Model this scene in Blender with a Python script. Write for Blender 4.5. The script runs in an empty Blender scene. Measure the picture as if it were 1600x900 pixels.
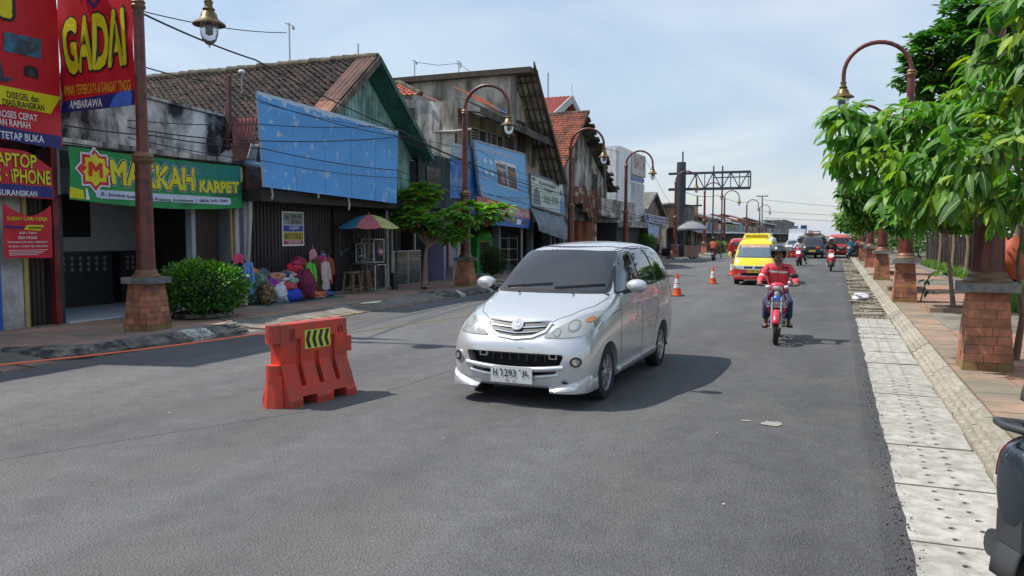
import bpy, bmesh, math, random
from mathutils import Vector, Matrix, noise as mnoise
from mathutils.bvhtree import BVHTree
R = math.radians
SC = bpy.context.scene
COL = SC.collection
random.seed(7)
# ------------------------------------------------------------------ camera
cd = bpy.data.cameras.new('camera')
cam = bpy.data.objects.new('camera', cd)
COL.objects.link(cam)
cam.location = (0, 0, 1.8)
cam.rotation_euler = (R(90 - 3.80), 0, R(21.95))
cd.sensor_width = 36
cd.lens = 36 * 1250 / 1600
cd.clip_start = .05
cd.clip_end = 3000
SC.camera = cam
# ------------------------------------------------------------------ light
SUN_EL, SUN_AZ = R(55), (-0.975, -0.22)        
w = bpy.data.worlds.new('World')
SC.world = w
w.use_nodes = True
nt = w.node_tree
for n in list(nt.nodes):
 nt.nodes.remove(n)
wo = nt.nodes.new('ShaderNodeOutputWorld')
bg = nt.nodes.new('ShaderNodeBackground')
sky = nt.nodes.new('ShaderNodeTexSky')
sky.sky_type = 'NISHITA'
sky.sun_disc = False
sky.sun_elevation = SUN_EL
sky.sun_rotation = math.atan2(SUN_AZ[0], SUN_AZ[1])
sky.air_density = 1.6
sky.dust_density = .5
sky.ozone_density = 3.5
tc = nt.nodes.new('ShaderNodeTexCoord')
mp = nt.nodes.new('ShaderNodeMapping')
mp.inputs['Scale'].default_value = (1.0, 1.0, 3.2)
mp.inputs['Rotation'].default_value = (0.25, 0.12, 0.6)
nz = nt.nodes.new('ShaderNodeTexNoise')
nz.inputs['Scale'].default_value = 1.7
nz.inputs['Detail'].default_value = 9
nz.inputs['Roughness'].default_value = .52
nz.inputs['Distortion'].default_value = .45
rp = nt.nodes.new('ShaderNodeValToRGB')
rp.color_ramp.elements[0].position = .36
rp.color_ramp.elements[0].color = (.42, .42, .42, 1)
rp.color_ramp.elements[1].position = .66
rp.color_ramp.elements[1].color = (.97, .97, .97, 1)
mx = nt.nodes.new('ShaderNodeMix')
mx.data_type = 'RGBA'
mx.inputs[7].default_value = (3.75, 4.45, 5.6, 1) 
n2 = nt.nodes.new('ShaderNodeTexNoise')
n2.inputs['Scale'].default_value = 2.6
n2.inputs['Detail'].default_value = 7
n2.inputs['Distortion'].default_value = .8
r2 = nt.nodes.new('ShaderNodeValToRGB')
r2.color_ramp.elements[0].position = .35
r2.color_ramp.elements[0].color = (3.15, 3.9, 5.15, 1)
r2.color_ramp.elements[1].position = .70
r2.color_ramp.elements[1].color = (4.9, 5.3, 5.95, 1)
nt.links.new(mp.outputs['Vector'], n2.inputs['Vector'])
nt.links.new(n2.outputs['Fac'], r2.inputs['Fac'])
nt.links.new(r2.outputs['Color'], mx.inputs[7])
nt.links.new(tc.outputs['Generated'], mp.inputs['Vector'])
nt.links.new(mp.outputs['Vector'], nz.inputs['Vector'])
nt.links.new(nz.outputs['Fac'], rp.inputs['Fac'])
nt.links.new(rp.outputs['Color'], mx.inputs[0])
nt.links.new(sky.outputs['Color'], mx.inputs[6])
nt.links.new(mx.outputs[2], bg.inputs['Color'])
bg.inputs['Strength'].default_value = .092
nt.links.new(bg.outputs['Background'], wo.inputs['Surface'])
sl = bpy.data.lights.new('sun', 'SUN')
sl.energy = 2.9
sl.angle = R(.6)
sl.color = (1, .955, .88)
so = bpy.data.objects.new('sun', sl)
COL.objects.link(so)
sd = Vector((SUN_AZ[0] * math.cos(SUN_EL), SUN_AZ[1] * math.cos(SUN_EL), math.sin(SUN_EL)))
so.rotation_euler = sd.to_track_quat('Z', 'Y').to_euler()
so.location = (-20, 0, 40)
SC.view_settings.view_transform = 'Standard'
SC.view_settings.look = 'None'
SC.view_settings.exposure = 0.80
SC.view_settings.gamma = 1
SC.cycles.max_bounces = 6
SC.cycles.caustics_reflective = False
SC.cycles.caustics_refractive = False
# ------------------------------------------------------------------ materials
MATS = {}
def srgb(h):
 h = h.lstrip('#')
 out = []
 for i in (0, 2, 4):
  c = int(h[i:i + 2], 16) / 255
  out.append(c / 12.92 if c <= .04045 else ((c + .055) / 1.055) ** 2.4)
 return tuple(out)
def mat(name, col, rough=.6, metal=0., var=.12, scale=5., bump=0., bscale=60., dirt=None, dscale=1.5, damt=.5,
  streak=0., rand=0., coat=0., spec=.5, trans=0., leaf=0., emit=0., var2=None, edge=.12):
 if name in MATS:
  return MATS[name]
 if isinstance(col, str):
  col = srgb(col)
 m = bpy.data.materials.new(name)
 m.use_nodes = True
 t = m.node_tree
 N, L = t.nodes, t.links
 p = N['Principled BSDF']
 out = N['Material Output']
 geo = N.new('ShaderNodeNewGeometry')
 vec = geo.outputs['Position']
 last = None
 def noise(sc, detail=4, v=None, dist=0., rough=.55):
  n = N.new('ShaderNodeTexNoise')
  n.inputs['Scale'].default_value = sc
  n.inputs['Detail'].default_value = detail
  n.inputs['Distortion'].default_value = dist
  n.inputs['Roughness'].default_value = rough
  L.new(v if v is not None else vec, n.inputs['Vector'])
  return n.outputs['Fac']
 def mixc(fac, a, b):
  x = N.new('ShaderNodeMix')
  x.data_type = 'RGBA'
  if isinstance(fac, (int, float)):
   x.inputs[0].default_value = fac
  else:
   L.new(fac, x.inputs[0])
  for i, v in ((6, a), (7, b)):
   if isinstance(v, tuple):
    x.inputs[i].default_value = (*v, 1)
   else:
    L.new(v, x.inputs[i])
  return x.outputs[2]
 def ramp(fac, a, b):
  r = N.new('ShaderNodeMapRange')
  r.inputs['From Min'].default_value = a
  r.inputs['From Max'].default_value = b
  L.new(fac, r.inputs['Value'])
  return r.outputs['Result']
 c1 = tuple(max(0, c * (1 - var)) for c in col)
 c2 = tuple(min(1, c * (1 + var)) for c in col)
 if var2 is not None:
  c2 = srgb(var2) if isinstance(var2, str) else var2
  c1 = col
 last = mixc(ramp(noise(scale, 5), .3, .7), c1, c2)
 if dirt is not None:
  d = srgb(dirt) if isinstance(dirt, str) else dirt
  v = vec
  if streak:
   mpn = N.new('ShaderNodeMapping')
   mpn.inputs['Scale'].default_value = (1, 1, 1 - streak)
   L.new(vec, mpn.inputs['Vector'])
   v = mpn.outputs['Vector']
  f = ramp(noise(dscale, 8, v, .3, .62), .62 - damt * .35 - edge, .62 - damt * .35 + edge)
  last = mixc(f, last, d)
 if rand:
  oi = N.new('ShaderNodeObjectInfo')
  hs = N.new('ShaderNodeHueSaturation')
  rr = N.new('ShaderNodeMapRange')
  rr.inputs['To Min'].default_value = 1 - rand
  rr.inputs['To Max'].default_value = 1 + rand
  L.new(oi.outputs['Random'], rr.inputs['Value'])
  L.new(rr.outputs['Result'], hs.inputs['Value'])
  r2 = N.new('ShaderNodeMapRange')
  r2.inputs['To Min'].default_value = .5 - rand * .03
  r2.inputs['To Max'].default_value = .5 + rand * .03
  mm = N.new('ShaderNodeMath')
  mm.operation = 'FRACT'
  m2 = N.new('ShaderNodeMath')
  m2.operation = 'MULTIPLY'
  m2.inputs[1].default_value = 17.3
  L.new(oi.outputs['Random'], m2.inputs[0])
  L.new(m2.outputs[0], mm.inputs[0])
  L.new(mm.outputs[0], r2.inputs['Value'])
  L.new(r2.outputs['Result'], hs.inputs['Hue'])
  L.new(last, hs.inputs['Color'])
  last = hs.outputs['Color']
 L.new(last, p.inputs['Base Color'])
 p.inputs['Roughness'].default_value = rough
 p.inputs['Metallic'].default_value = metal
 p.inputs['Specular IOR Level'].default_value = spec
 p.inputs['Coat Weight'].default_value = coat
 p.inputs['Coat Roughness'].default_value = .04
 p.inputs['Transmission Weight'].default_value = trans
 if emit:
  L.new(last, p.inputs['Emission Color'])
  p.inputs['Emission Strength'].default_value = emit
 if bump:
  b = N.new('ShaderNodeBump')
  b.inputs['Strength'].default_value = min(1, bump)
  b.inputs['Distance'].default_value = .02
  L.new(noise(bscale, 4), b.inputs['Height'])
  L.new(b.outputs['Normal'], p.inputs['Normal'])
 if leaf:
  tr = N.new('ShaderNodeBsdfTranslucent')
  hv = N.new('ShaderNodeHueSaturation')
  hv.inputs['Saturation'].default_value = 1.15
  hv.inputs['Value'].default_value = 1.5
  L.new(last, hv.inputs['Color'])
  L.new(hv.outputs['Color'], tr.inputs['Color'])
  ms = N.new('ShaderNodeMixShader')
  ms.inputs[0].default_value = leaf
  L.new(p.outputs[0], ms.inputs[1])
  L.new(tr.outputs[0], ms.inputs[2])
  L.new(ms.outputs[0], out.inputs['Surface'])
 MATS[name] = m
 return m
# ------------------------------------------------------------------ mesh helpers
class MB:
 def __init__(s):
  s.v, s.f, s.m = [], [], []
 def add(s, vs, fs, m=0):
  o = len(s.v)
  s.v += [tuple(p) for p in vs]
  s.f += [tuple(i + o for i in q) for q in fs]
  s.m += [m] * len(fs)
  return s
 def box(s, x0, x1, y0, y1, z0, z1, m=0):
  vs = [(x, y, z) for z in (z0, z1) for y in (y0, y1) for x in (x0, x1)]
  return s.add(vs, [(0, 2, 3, 1), (4, 5, 7, 6), (0, 1, 5, 4), (2, 6, 7, 3), (0, 4, 6, 2), (1, 3, 7, 5)], m)
 def obox(s, c, ax, ay, az, m=0):
  c, ax, ay, az = Vector(c), Vector(ax), Vector(ay), Vector(az)
  vs = [c + ax * i + ay * j + az * k for k in (-1, 1) for j in (-1, 1) for i in (-1, 1)]
  return s.add(vs, [(0, 2, 3, 1), (4, 5, 7, 6), (0, 1, 5, 4), (2, 6, 7, 3), (0, 4, 6, 2), (1, 3, 7, 5)], m)
 def beam(s, a, b, wd=.05, ht=None, m=0):
  a, b = Vector(a), Vector(b)
  d = b - a
  up = Vector((0, 0, 1)) if abs(d.normalized().z) < .95 else Vector((1, 0, 0))
  sd_ = d.cross(up).normalized()
  u2 = sd_.cross(d).normalized()
  return s.obox((a + b) / 2, d / 2, sd_ * wd / 2, u2 * (ht or wd) / 2, m)
 def prism(s, pts, ext, m=0):
  n = len(pts)
  e = Vector(ext)
  vs = [Vector(p) for p in pts] + [Vector(p) + e for p in pts]
  fs = [tuple(range(n - 1, -1, -1)), tuple(range(n, 2 * n))]
  fs += [(i, (i + 1) % n, n + (i + 1) % n, n + i) for i in range(n)]
  return s.add(vs, fs, m)
 def tube(s, pts, r, n=8, cap=True, m=0):
  pts = [Vector(p) for p in pts]
  k = len(pts)
  rs = r if isinstance(r, (list, tuple)) else [r] * k
  vs, fs = [], []
  d0 = (pts[1] - pts[0]).normalized()
  ref = Vector((0, 0, 1)) if abs(d0.z) < .9 else Vector((1, 0, 0))
  a = d0.cross(ref).normalized()
  for i, p in enumerate(pts):
   if i == 0:
    d = pts[1] - pts[0]
   elif i == k - 1:
    d = pts[-1] - pts[-2]
   else:
    d = (pts[i + 1] - pts[i]).normalized() + (pts[i] - pts[i - 1]).normalized()
   d = d.normalized()
   a = (a - d * a.dot(d))
   a = a.normalized() if a.length > 1e-6 else d.orthogonal().normalized()
   b = d.cross(a)
   for j in range(n):
    t = 2 * math.pi * j / n
    vs.append(p + (a * math.cos(t) + b * math.sin(t)) * rs[i])
  for i in range(k - 1):
   for j in range(n):
    fs.append((i * n + j, i * n + (j + 1) % n, (i + 1) * n + (j + 1) % n, (i + 1) * n + j))
  if cap:
   fs.append(tuple(range(n - 1, -1, -1)))
   fs.append(tuple((k - 1) * n + j for j in range(n)))
  return s.add(vs, fs, m)
 def lathe(s, prof, n=16, c=(0, 0, 0), axis='z', m=0, cap=True, a0=0., a1=2 * math.pi):
  c = Vector(c)
  vs, fs = [], []
  full = abs(a1 - a0 - 2 * math.pi) < 1e-6
  cols = n if full else n + 1
  for r, h in prof:
   for j in range(cols):
    t = a0 + (a1 - a0) * j / n
    x, y = r * math.cos(t), r * math.sin(t)
    q = {'z': (x, y, h), 'x': (h, x, y), 'y': (y, h, x)}[axis]
    vs.append(c + Vector(q))
  for i in range(len(prof) - 1):
   for j in range(n):
    j2 = (j + 1) % cols
    fs.append((i * cols + j, i * cols + j2, (i + 1) * cols + j2, (i + 1) * cols + j))
  if cap and full:
   fs.append(tuple(range(n - 1, -1, -1)))
   fs.append(tuple((len(prof) - 1) * n + j for j in range(n)))
  return s.add(vs, fs, m)
 def grid(s, fn, nu, nv, m=0):
  vs = [fn(i / nu, j / nv) for j in range(nv + 1) for i in range(nu + 1)]
  fs = [(j * (nu + 1) + i, j * (nu + 1) + i + 1, (j + 1) * (nu + 1) + i + 1, (j + 1) * (nu + 1) + i)
   for j in range(nv) for i in range(nu)]
  return s.add(vs, fs, m)
 def blob(s, c, rx, ry, rz, nu=14, nv=9, wob=0., seed=0., m=0):
  c = Vector(c)
  def fn(u, v):
   t, ph = u * 2 * math.pi, (v - .5) * math.pi
   d = Vector((math.cos(ph) * math.cos(t), math.cos(ph) * math.sin(t), math.sin(ph)))
   k = 1 + (wob * mnoise.noise(d * 1.7 + Vector((seed, seed * .7, 1.3))) if wob else 0)
   return c + Vector((d.x * rx * k, d.y * ry * k, d.z * rz * k))
  return s.grid(fn, nu, nv, m)
 def quad(s, a, b, c, d, m=0):
  return s.add([a, b, c, d], [(0, 1, 2, 3)], m)
 def mesh(s, name, mats, smooth=None):
  me = bpy.data.meshes.new(name)
  me.from_pydata(s.v, [], s.f)
  if not isinstance(mats, (list, tuple)):
   mats = [mats]
  for mm in mats:
   me.materials.append(mm)
  if len(mats) > 1:
   me.polygons.foreach_set('material_index', s.m)
  finish(me, smooth)
  return me
 def build(s, name, mats, parent=None, loc=(0, 0, 0), rot=None, smooth=None, **kw):
  return link(s.mesh(name, mats, smooth), name, parent, loc, rot, **kw)
def finish(me, smooth):
 bm = bmesh.new()
 bm.from_mesh(me)
 bmesh.ops.remove_doubles(bm, verts=bm.verts, dist=1e-5)
 if len(bm.faces) and all(len(e.link_faces) for e in bm.edges):
  bmesh.ops.recalc_face_normals(bm, faces=bm.faces)
 bm.to_mesh(me)
 bm.free()
 if smooth:
  me.polygons.foreach_set('use_smooth', [True] * len(me.polygons))
  if smooth < 180:
   me.set_sharp_from_angle(angle=R(smooth))
 me.update()
def link(me, name, parent=None, loc=(0, 0, 0), rot=None, **kw):
 o = bpy.data.objects.new(name, me)
 COL.objects.link(o)
 o.location = loc
 if rot is not None:
  o.rotation_euler = rot if isinstance(rot, (tuple, list)) else (0, 0, rot)
 if parent is not None:
  o.parent = parent
 for k, v in kw.items():
  o[k] = v
 return o
def tag(o, label, cat, group=None, kind=None):
 o['label'] = label
 o['category'] = cat
 if group:
  o['group'] = group
 if kind:
  o['kind'] = kind
 return o
def thing(name, label, cat, loc=(0, 0, 0), rotz=0., group=None):
 o = bpy.data.objects.new(name, None)
 COL.objects.link(o)
 o.empty_display_size = .1
 o.location = loc
 o.rotation_euler = (0, 0, rotz)
 return tag(o, label, cat, group)
def struct(name, o):
 o['kind'] = 'structure'
 return o
def copy_tree(o, parent=None, loc=None, rotz=None, label=None):
 c = o.copy()
 COL.objects.link(c)
 if parent is not None:
  c.parent = parent
 if loc is not None:
  c.location = loc
 if rotz is not None:
  c.rotation_euler = (0, 0, rotz)
 if label:
  c['label'] = label
 for ch in list(o.children):
  copy_tree(ch, c)
 return c
_FONT = {}
def text_mesh(body, offset=0.):
 key = (body, offset)
 if key in _FONT:
  return _FONT[key]
 cu = bpy.data.curves.new('txt', 'FONT')
 cu.body = body
 cu.size = 1
 cu.resolution_u = 3
 cu.align_x = 'LEFT'
 ob = bpy.data.objects.new('txt', cu)
 COL.objects.link(ob)
 bpy.context.view_layer.update()
 dg = bpy.context.evaluated_depsgraph_get()
 me = bpy.data.meshes.new_from_object(ob.evaluated_get(dg))
 vs = [v.co.copy() for v in me.vertices]
 fs = [tuple(p.vertices) for p in me.polygons]
 bpy.data.objects.remove(ob)
 bpy.data.curves.remove(cu)
 bpy.data.meshes.remove(me)
 if offset:
  v2, f2 = [], []
  for k in range(9):
   o = len(v2)
   a = 2 * math.pi * k / 8
   dx, dy = (offset * math.cos(a), offset * math.sin(a)) if k < 8 else (0, 0)
   v2 += [Vector((v.x + dx, v.y + dy, k * .00035)) for v in vs]
   f2 += [tuple(i + o for i in q) for q in fs]
  vs, fs = v2, f2
 _FONT[key] = (vs, fs)
 return vs, fs
class Plane:
 def __init__(s, o, ex, ey, warp=None):
  s.o, s.ex, s.ey = Vector(o), Vector(ex).normalized(), Vector(ey).normalized()
  s.n = s.ex.cross(s.ey).normalized()
  s.warp = warp
 def p(s, x, y, d=0.):
  if s.warp:
   d = d + s.warp(x, y)
  return s.o + s.ex * x + s.ey * y + s.n * d
def letters(pl, body, x, y, wd, ht, m, parent, d=.004, offset=.012, name='lettering', shear=0., mb=None, warp=None, thick=0.):
 vs, fs = text_mesh(body, offset)
 if not vs:
  return None
 x0, x1 = min(v.x for v in vs), max(v.x for v in vs)
 y0, y1 = min(v.y for v in vs), max(v.y for v in vs)
 q = []
 for v in vs:
  a, b = (v.x - x0) / (x1 - x0), (v.y - y0) / (y1 - y0)
  px, py = x + a * wd + shear * b * ht, y + b * ht
  if warp:
   px, py = warp(px, py)
  q.append(pl.p(px, py, d + v.z))
 own = mb is None
 mb = mb or MB()
 mb.add(q, fs)
 if own:
  return mb.build(name, m, parent)
 return mb
def shape(pl, pts, m, parent, d=.002, name='print', nx=1):
 mb = MB()
 mb.add([pl.p(a, b, d) for a, b in pts], [tuple(range(len(pts)))])
 return mb.build(name, m, parent)
def rect(x0, x1, y0, y1):
 return [(x0, y0), (x1, y0), (x1, y1), (x0, y1)]
def rrect(x0, x1, y0, y1, r, n=5):
 out = []
 for cx, cy, a in ((x1 - r, y0 + r, -90), (x1 - r, y1 - r, 0), (x0 + r, y1 - r, 90), (x0 + r, y0 + r, 180)):
  for i in range(n + 1):
   t = R(a + 90 * i / n)
   out.append((cx + r * math.cos(t), cy + r * math.sin(t)))
 return out
def rounded(poly, r=.05, n=4):
 out = []
 k = len(poly)
 for i in range(k):
  a, b, c = Vector(poly[i - 1]), Vector(poly[i]), Vector(poly[(i + 1) % k])
  la, lc = (a - b).length, (c - b).length
  ra = min(r, la * .45)
  rc = min(r, lc * .45)
  p, q = b + (a - b).normalized() * ra, b + (c - b).normalized() * rc
  for j in range(n + 1):
   t = j / n
   out.append(tuple((p * (1 - t) + b * t) * (1 - t) + (b * (1 - t) + q * t) * t))
 return out
def ellipse(cx, cy, rx, ry, n=20):
 return [(cx + rx * math.cos(2 * math.pi * i / n), cy + ry * math.sin(2 * math.pi * i / n)) for i in range(n)]
def rnd(a, b):
 return random.uniform(a, b)
# ------------------------------------------------------------------ shared materials
m_white = mat('white_paint', (.72, .72, .70), .5, var=.06, dirt=(.35, .33, .3), damt=.15)
m_black = mat('black_plastic', (.018, .018, .02), .45, var=.2)
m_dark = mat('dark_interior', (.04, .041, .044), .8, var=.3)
m_rubber = mat('tyre_rubber', (.022, .022, .023), .85, var=.25, bump=.2)
m_chrome = mat('chrome', (.78, .79, .80), .12, 1, var=.03)
m_steel = mat('galvanised_steel', (.45, .46, .47), .4, .9, var=.15)
m_yellow = mat('yellow_print', '#d8d018', .5, var=.05)
m_redprint = mat('red_print', '#c2182a', .5, var=.06, scale=1.2)
m_blueprint = mat('blue_print', '#23266e', .5, var=.06)
m_whiteprint = mat('white_print', (.74, .74, .75), .5, var=.03)
m_blackprint = mat('black_print', (.015, .015, .018), .5, var=.1)
m_orangeprint = mat('orange_print', '#e09828', .5, var=.05)
m_brick = mat('terracotta_brick', '#b97a5c', .85, var=.18, scale=9, bump=.25, bscale=90, dirt='#6f4f42', dscale=3, damt=.22, rand=.2)
m_brickjoint = mat('brick_joint', '#8f7d6b', .9, var=.25, scale=12, bump=.3)
m_mossbrick = mat('mossy_brick', '#857a48', .9, var=.25, scale=9, bump=.25, bscale=90, dirt='#8a5a40', dscale=5, damt=.35, rand=.15)
m_capstone = mat('grey_cap_stone', '#8b8b8a', .85, var=.18, scale=14, bump=.25, bscale=70, dirt='#4a4a48', damt=.25)
m_pole = mat('brown_red_pole_paint', '#74392e', .38, var=.16, scale=4, dirt='#3b2420', dscale=4, damt=.25, spec=.5)
m_brass = mat('brass_gold_paint', '#6f5c36', .4, .5, var=.2, scale=8)
m_lampglass = mat('lamp_glass', (.75, .78, .80), .08, var=.02, trans=.85)
m_wood = mat('weathered_wood', '#7d6a52', .8, var=.25, scale=9, bump=.2)
m_trunk = mat('tree_bark', '#7d6a5a', .9, var=.3, scale=12, bump=.5, bscale=40)
m_cable = mat('black_cable', (.02, .02, .022), .6)
# ------------------------------------------------------------------ tracing helpers: a photo point on a real plane of the street
_P, _Y = math.atan(83 / 1250), R(21.955)
_FW = Vector((-math.sin(_Y) * math.cos(_P), math.cos(_Y) * math.cos(_P), -math.sin(_P)))
_RT = Vector((math.cos(_Y), math.sin(_Y), 0))
_UP = _RT.cross(_FW)
_EYE = Vector((0, 0, 1.8))
def _ray(u, v):
 return _FW + _RT * ((u - 800) / 1250) - _UP * ((v - 450) / 1250)
def on_x(u, v, X):
 d = _ray(u, v)
 return _EYE + d * (X / d.x)
def on_y(u, v, Y):
 d = _ray(u, v)
 return _EYE + d * (Y / d.y)
def on_z(u, v, Z=0.):
 d = _ray(u, v)
 return _EYE + d * ((Z - 1.8) / d.z)
# ------------------------------------------------------------------ asphalt
def asphalt(name, col, fine=.40):
 m = bpy.data.materials.new(name)
 m.use_nodes = True
 t = m.node_tree
 N, L = t.nodes, t.links
 p = N['Principled BSDF']
 g = N.new('ShaderNodeNewGeometry')
 def nz(sc, det, scale=(1, 1, 1), rough=.6):
  mp_ = N.new('ShaderNodeMapping')
  mp_.inputs['Scale'].default_value = scale
  L.new(g.outputs['Position'], mp_.inputs['Vector'])
  n = N.new('ShaderNodeTexNoise')
  n.inputs['Scale'].default_value = sc
  n.inputs['Detail'].default_value = det
  n.inputs['Roughness'].default_value = rough
  L.new(mp_.outputs['Vector'], n.inputs['Vector'])
  return n.outputs['Fac']
 def rng(f, a, b, c, d):
  r = N.new('ShaderNodeMapRange')
  r.inputs['From Min'].default_value, r.inputs['From Max'].default_value = a, b
  r.inputs['To Min'].default_value, r.inputs['To Max'].default_value = c, d
  L.new(f, r.inputs['Value'])
  return r.outputs['Result']
 def mul(a, b):
  x = N.new('ShaderNodeMath')
  x.operation = 'MULTIPLY'
  L.new(a, x.inputs[0])
  L.new(b, x.inputs[1])
  return x.outputs[0]
 patch = rng(nz(.35, 4, (1.2, .35, 1)), .3, .7, .74, 1.22)        
 track = rng(nz(1.1, 3, (1, .04, 1)), .3, .7, .86, 1.12)           
 mid = rng(nz(4, 5), .3, .7, .87, 1.12)
 grain = rng(nz(95, 3), .3, .7, 1 - fine, 1 + fine)
 vor = N.new('ShaderNodeTexVoronoi')
 vor.inputs['Scale'].default_value = 75
 L.new(g.outputs['Position'], vor.inputs['Vector'])
 stone = rng(vor.outputs['Distance'], .0, .6, 1.13, .80)
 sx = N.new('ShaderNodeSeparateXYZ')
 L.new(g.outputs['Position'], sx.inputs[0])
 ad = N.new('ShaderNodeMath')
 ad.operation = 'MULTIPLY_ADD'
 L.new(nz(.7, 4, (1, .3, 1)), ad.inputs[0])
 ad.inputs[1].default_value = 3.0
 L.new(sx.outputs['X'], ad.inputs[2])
 age_sheen = rng(ad.outputs[0], -6.0, 1.6, 1.26, .84)  # older asphalt plus sky sheen put into the colour, paler towards the left
 f = mul(mul(mul(mul(patch, track), mid), mul(grain, stone)), age_sheen)
 v = N.new('ShaderNodeVectorMath')
 v.operation = 'SCALE'
 v.inputs[0].default_value = col
 L.new(f, v.inputs['Scale'])
 mx_ = N.new('ShaderNodeMix')
 mx_.data_type = 'RGBA'
 L.new(rng(nz(.9, 6, (1, .5, 1)), .48, .72, 0, .55), mx_.inputs[0])
 L.new(v.outputs[0], mx_.inputs[6])
 v2 = N.new('ShaderNodeVectorMath')
 v2.operation = 'SCALE'
 v2.inputs[0].default_value = (.165, .157, .142)
 L.new(mul(grain, stone), v2.inputs['Scale'])
 L.new(v2.outputs[0], mx_.inputs[7])
 L.new(mx_.outputs[2], p.inputs['Base Color'])
 p.inputs['Roughness'].default_value = .8
 p.inputs['Specular IOR Level'].default_value = .35
 b = N.new('ShaderNodeBump')
 b.inputs['Strength'].default_value = .85
 b.inputs['Distance'].default_value = .008
 L.new(vor.outputs['Distance'], b.inputs['Height'])
 b2 = N.new('ShaderNodeBump')
 b2.inputs['Strength'].default_value = .7
 b2.inputs['Distance'].default_value = .012
 L.new(nz(38, 5), b2.inputs['Height'])
 L.new(b.outputs['Normal'], b2.inputs['Normal'])
 L.new(b2.outputs['Normal'], p.inputs['Normal'])
 return m
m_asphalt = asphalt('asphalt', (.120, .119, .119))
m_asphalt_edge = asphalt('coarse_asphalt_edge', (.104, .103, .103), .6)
m_earth = mat('bare_earth', '#6b5f4c', .95, var=.25, scale=4, bump=.6, bscale=30, dirt='#4c5030', dscale=.8, damt=.35)
m_gravel = mat('rubble_dirt', '#8d8577', .95, var=.25, scale=7, bump=.6, bscale=25, dirt='#6a6355', dscale=3, damt=.3)
m_slab = mat('drain_concrete', '#aeaba3', .85, var=.12, scale=3, bump=.22, bscale=80, dirt='#8d887e', dscale=8, damt=.26, rand=.1)
m_kerb = mat('old_kerb_concrete', '#a8a193', .9, var=.2, scale=9, bump=.12, bscale=60, dirt='#8a8273', dscale=14, damt=.30, rand=.12)
m_tile_red = mat('red_paving_tile', '#a4745e', .85, var=.16, scale=3, bump=.15, bscale=80, dirt='#857565', dscale=.9, damt=.3, rand=.10)
m_tile_grey = mat('grey_paving_tile', '#8d8778', .85, var=.15, scale=3, bump=.15, bscale=80, dirt='#6b6459', dscale=.9, damt=.45, rand=.10)
m_tile_pale = mat('pale_edge_tile', '#a3856f', .85, var=.12, scale=3, bump=.15, bscale=80, dirt='#7b7263', dscale=1.5, damt=.4, rand=.08)
m_ramp = mat('dark_ramp_tile', '#918b80', .85, var=.18, scale=3, bump=.2, bscale=60, dirt='#6a645a', dscale=1.1, damt=.45, rand=.10)
m_kerb_black = mat('black_kerb_paint', (.035, .035, .037), .7, var=.4, scale=8, bump=.4, bscale=45, dirt='#8b877b', dscale=4, damt=.22)
m_kerb_white = mat('white_kerb_paint', '#d4d2c8', .8, var=.12, scale=8, bump=.3, bscale=45, dirt='#55534c', dscale=5, damt=.28)
g = MB()
g.box(-320, 420, -60, 1500, -1.2, -.14)
o = struct('ground', g.build('ground', m_earth))
o['kind'] = 'structure'
xr = lambda y: .45 + .035 * mnoise.noise(Vector((y * 1.7, 3, 0))) + .02 * mnoise.noise(Vector((y * 6, 1, 0)))
ys = [-12 + i * .22 for i in range(int(44 / .22))] + [32 + i * 4 for i in range(20)] + [112 + i * 40 for i in range(12)]
g = MB()
n = len(ys)
vs = []
for y in ys:
 e = xr(y)
 vs += [(-10.02, y, -.13), (-10.02, y, 0), (-5, y, .012), (e - .16, y, .004), (e, y, -.006), (e + .01, y, -.13)]
fs, ms = [], []
for i in range(n - 1):
 for k in range(5):
  a = i * 6 + k
  fs.append((a, a + 1, a + 7, a + 6))
  ms.append(1 if k >= 3 else 0)
g.v, g.f, g.m = vs, fs, ms
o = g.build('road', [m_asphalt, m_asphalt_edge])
o['kind'] = 'structure'
road = o
g = MB()
for i in range(550):
 y = 4.2 + 15 * random.random() ** 1.5
 x = xr(y) + random.gauss(-.05, .06)
 s = rnd(.003, .010)
 g.blob((x, y, .002), s, s * rnd(.7, 1.3), s * .7, 5, 3)
o = g.build('asphalt_crumbs', m_asphalt_edge, road, smooth=180)
o['kind'] = 'stuff'
g = MB()
for i in range(32):
 y = 4.5 + 16 * random.random()
 x = rnd(-7.5, .2)
 s = rnd(.005, .014)
 g.blob((x, y, .010), s, s * rnd(.5, 1.6), s * .35, 6, 3, .4, i)
o = g.build('pale_litter', mat('pale_litter', '#c9c4b8', .8), road, smooth=180)
o['kind'] = 'stuff'
def splat(cx, cy, rx, ry, seed, name='dried_mud_patch'):
 g = MB()
 pts = []
 for i in range(40):
  t = 2 * math.pi * i / 40
  k = 1 + .5 * mnoise.noise(Vector((math.cos(t) * 1.6, math.sin(t) * 1.6, seed))) + .25 * mnoise.noise(Vector((math.cos(t) * 5, math.sin(t) * 5, seed)))
  pts.append((cx + rx * k * math.cos(t), cy + ry * k * math.sin(t), .0125))
 g.add(pts, [tuple(range(40))])
 return g.build(name, mat('pale_mud', '#93908a', .95, var=.2, scale=25, bump=.3), road)
for (u, v, rx, ry, s) in ((1207, 662, .10, .09, 1), (1165, 657, .05, .03, 4)):
 c = on_z(u, v, .012)
 splat(c.x, c.y, rx, ry, s)
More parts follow.
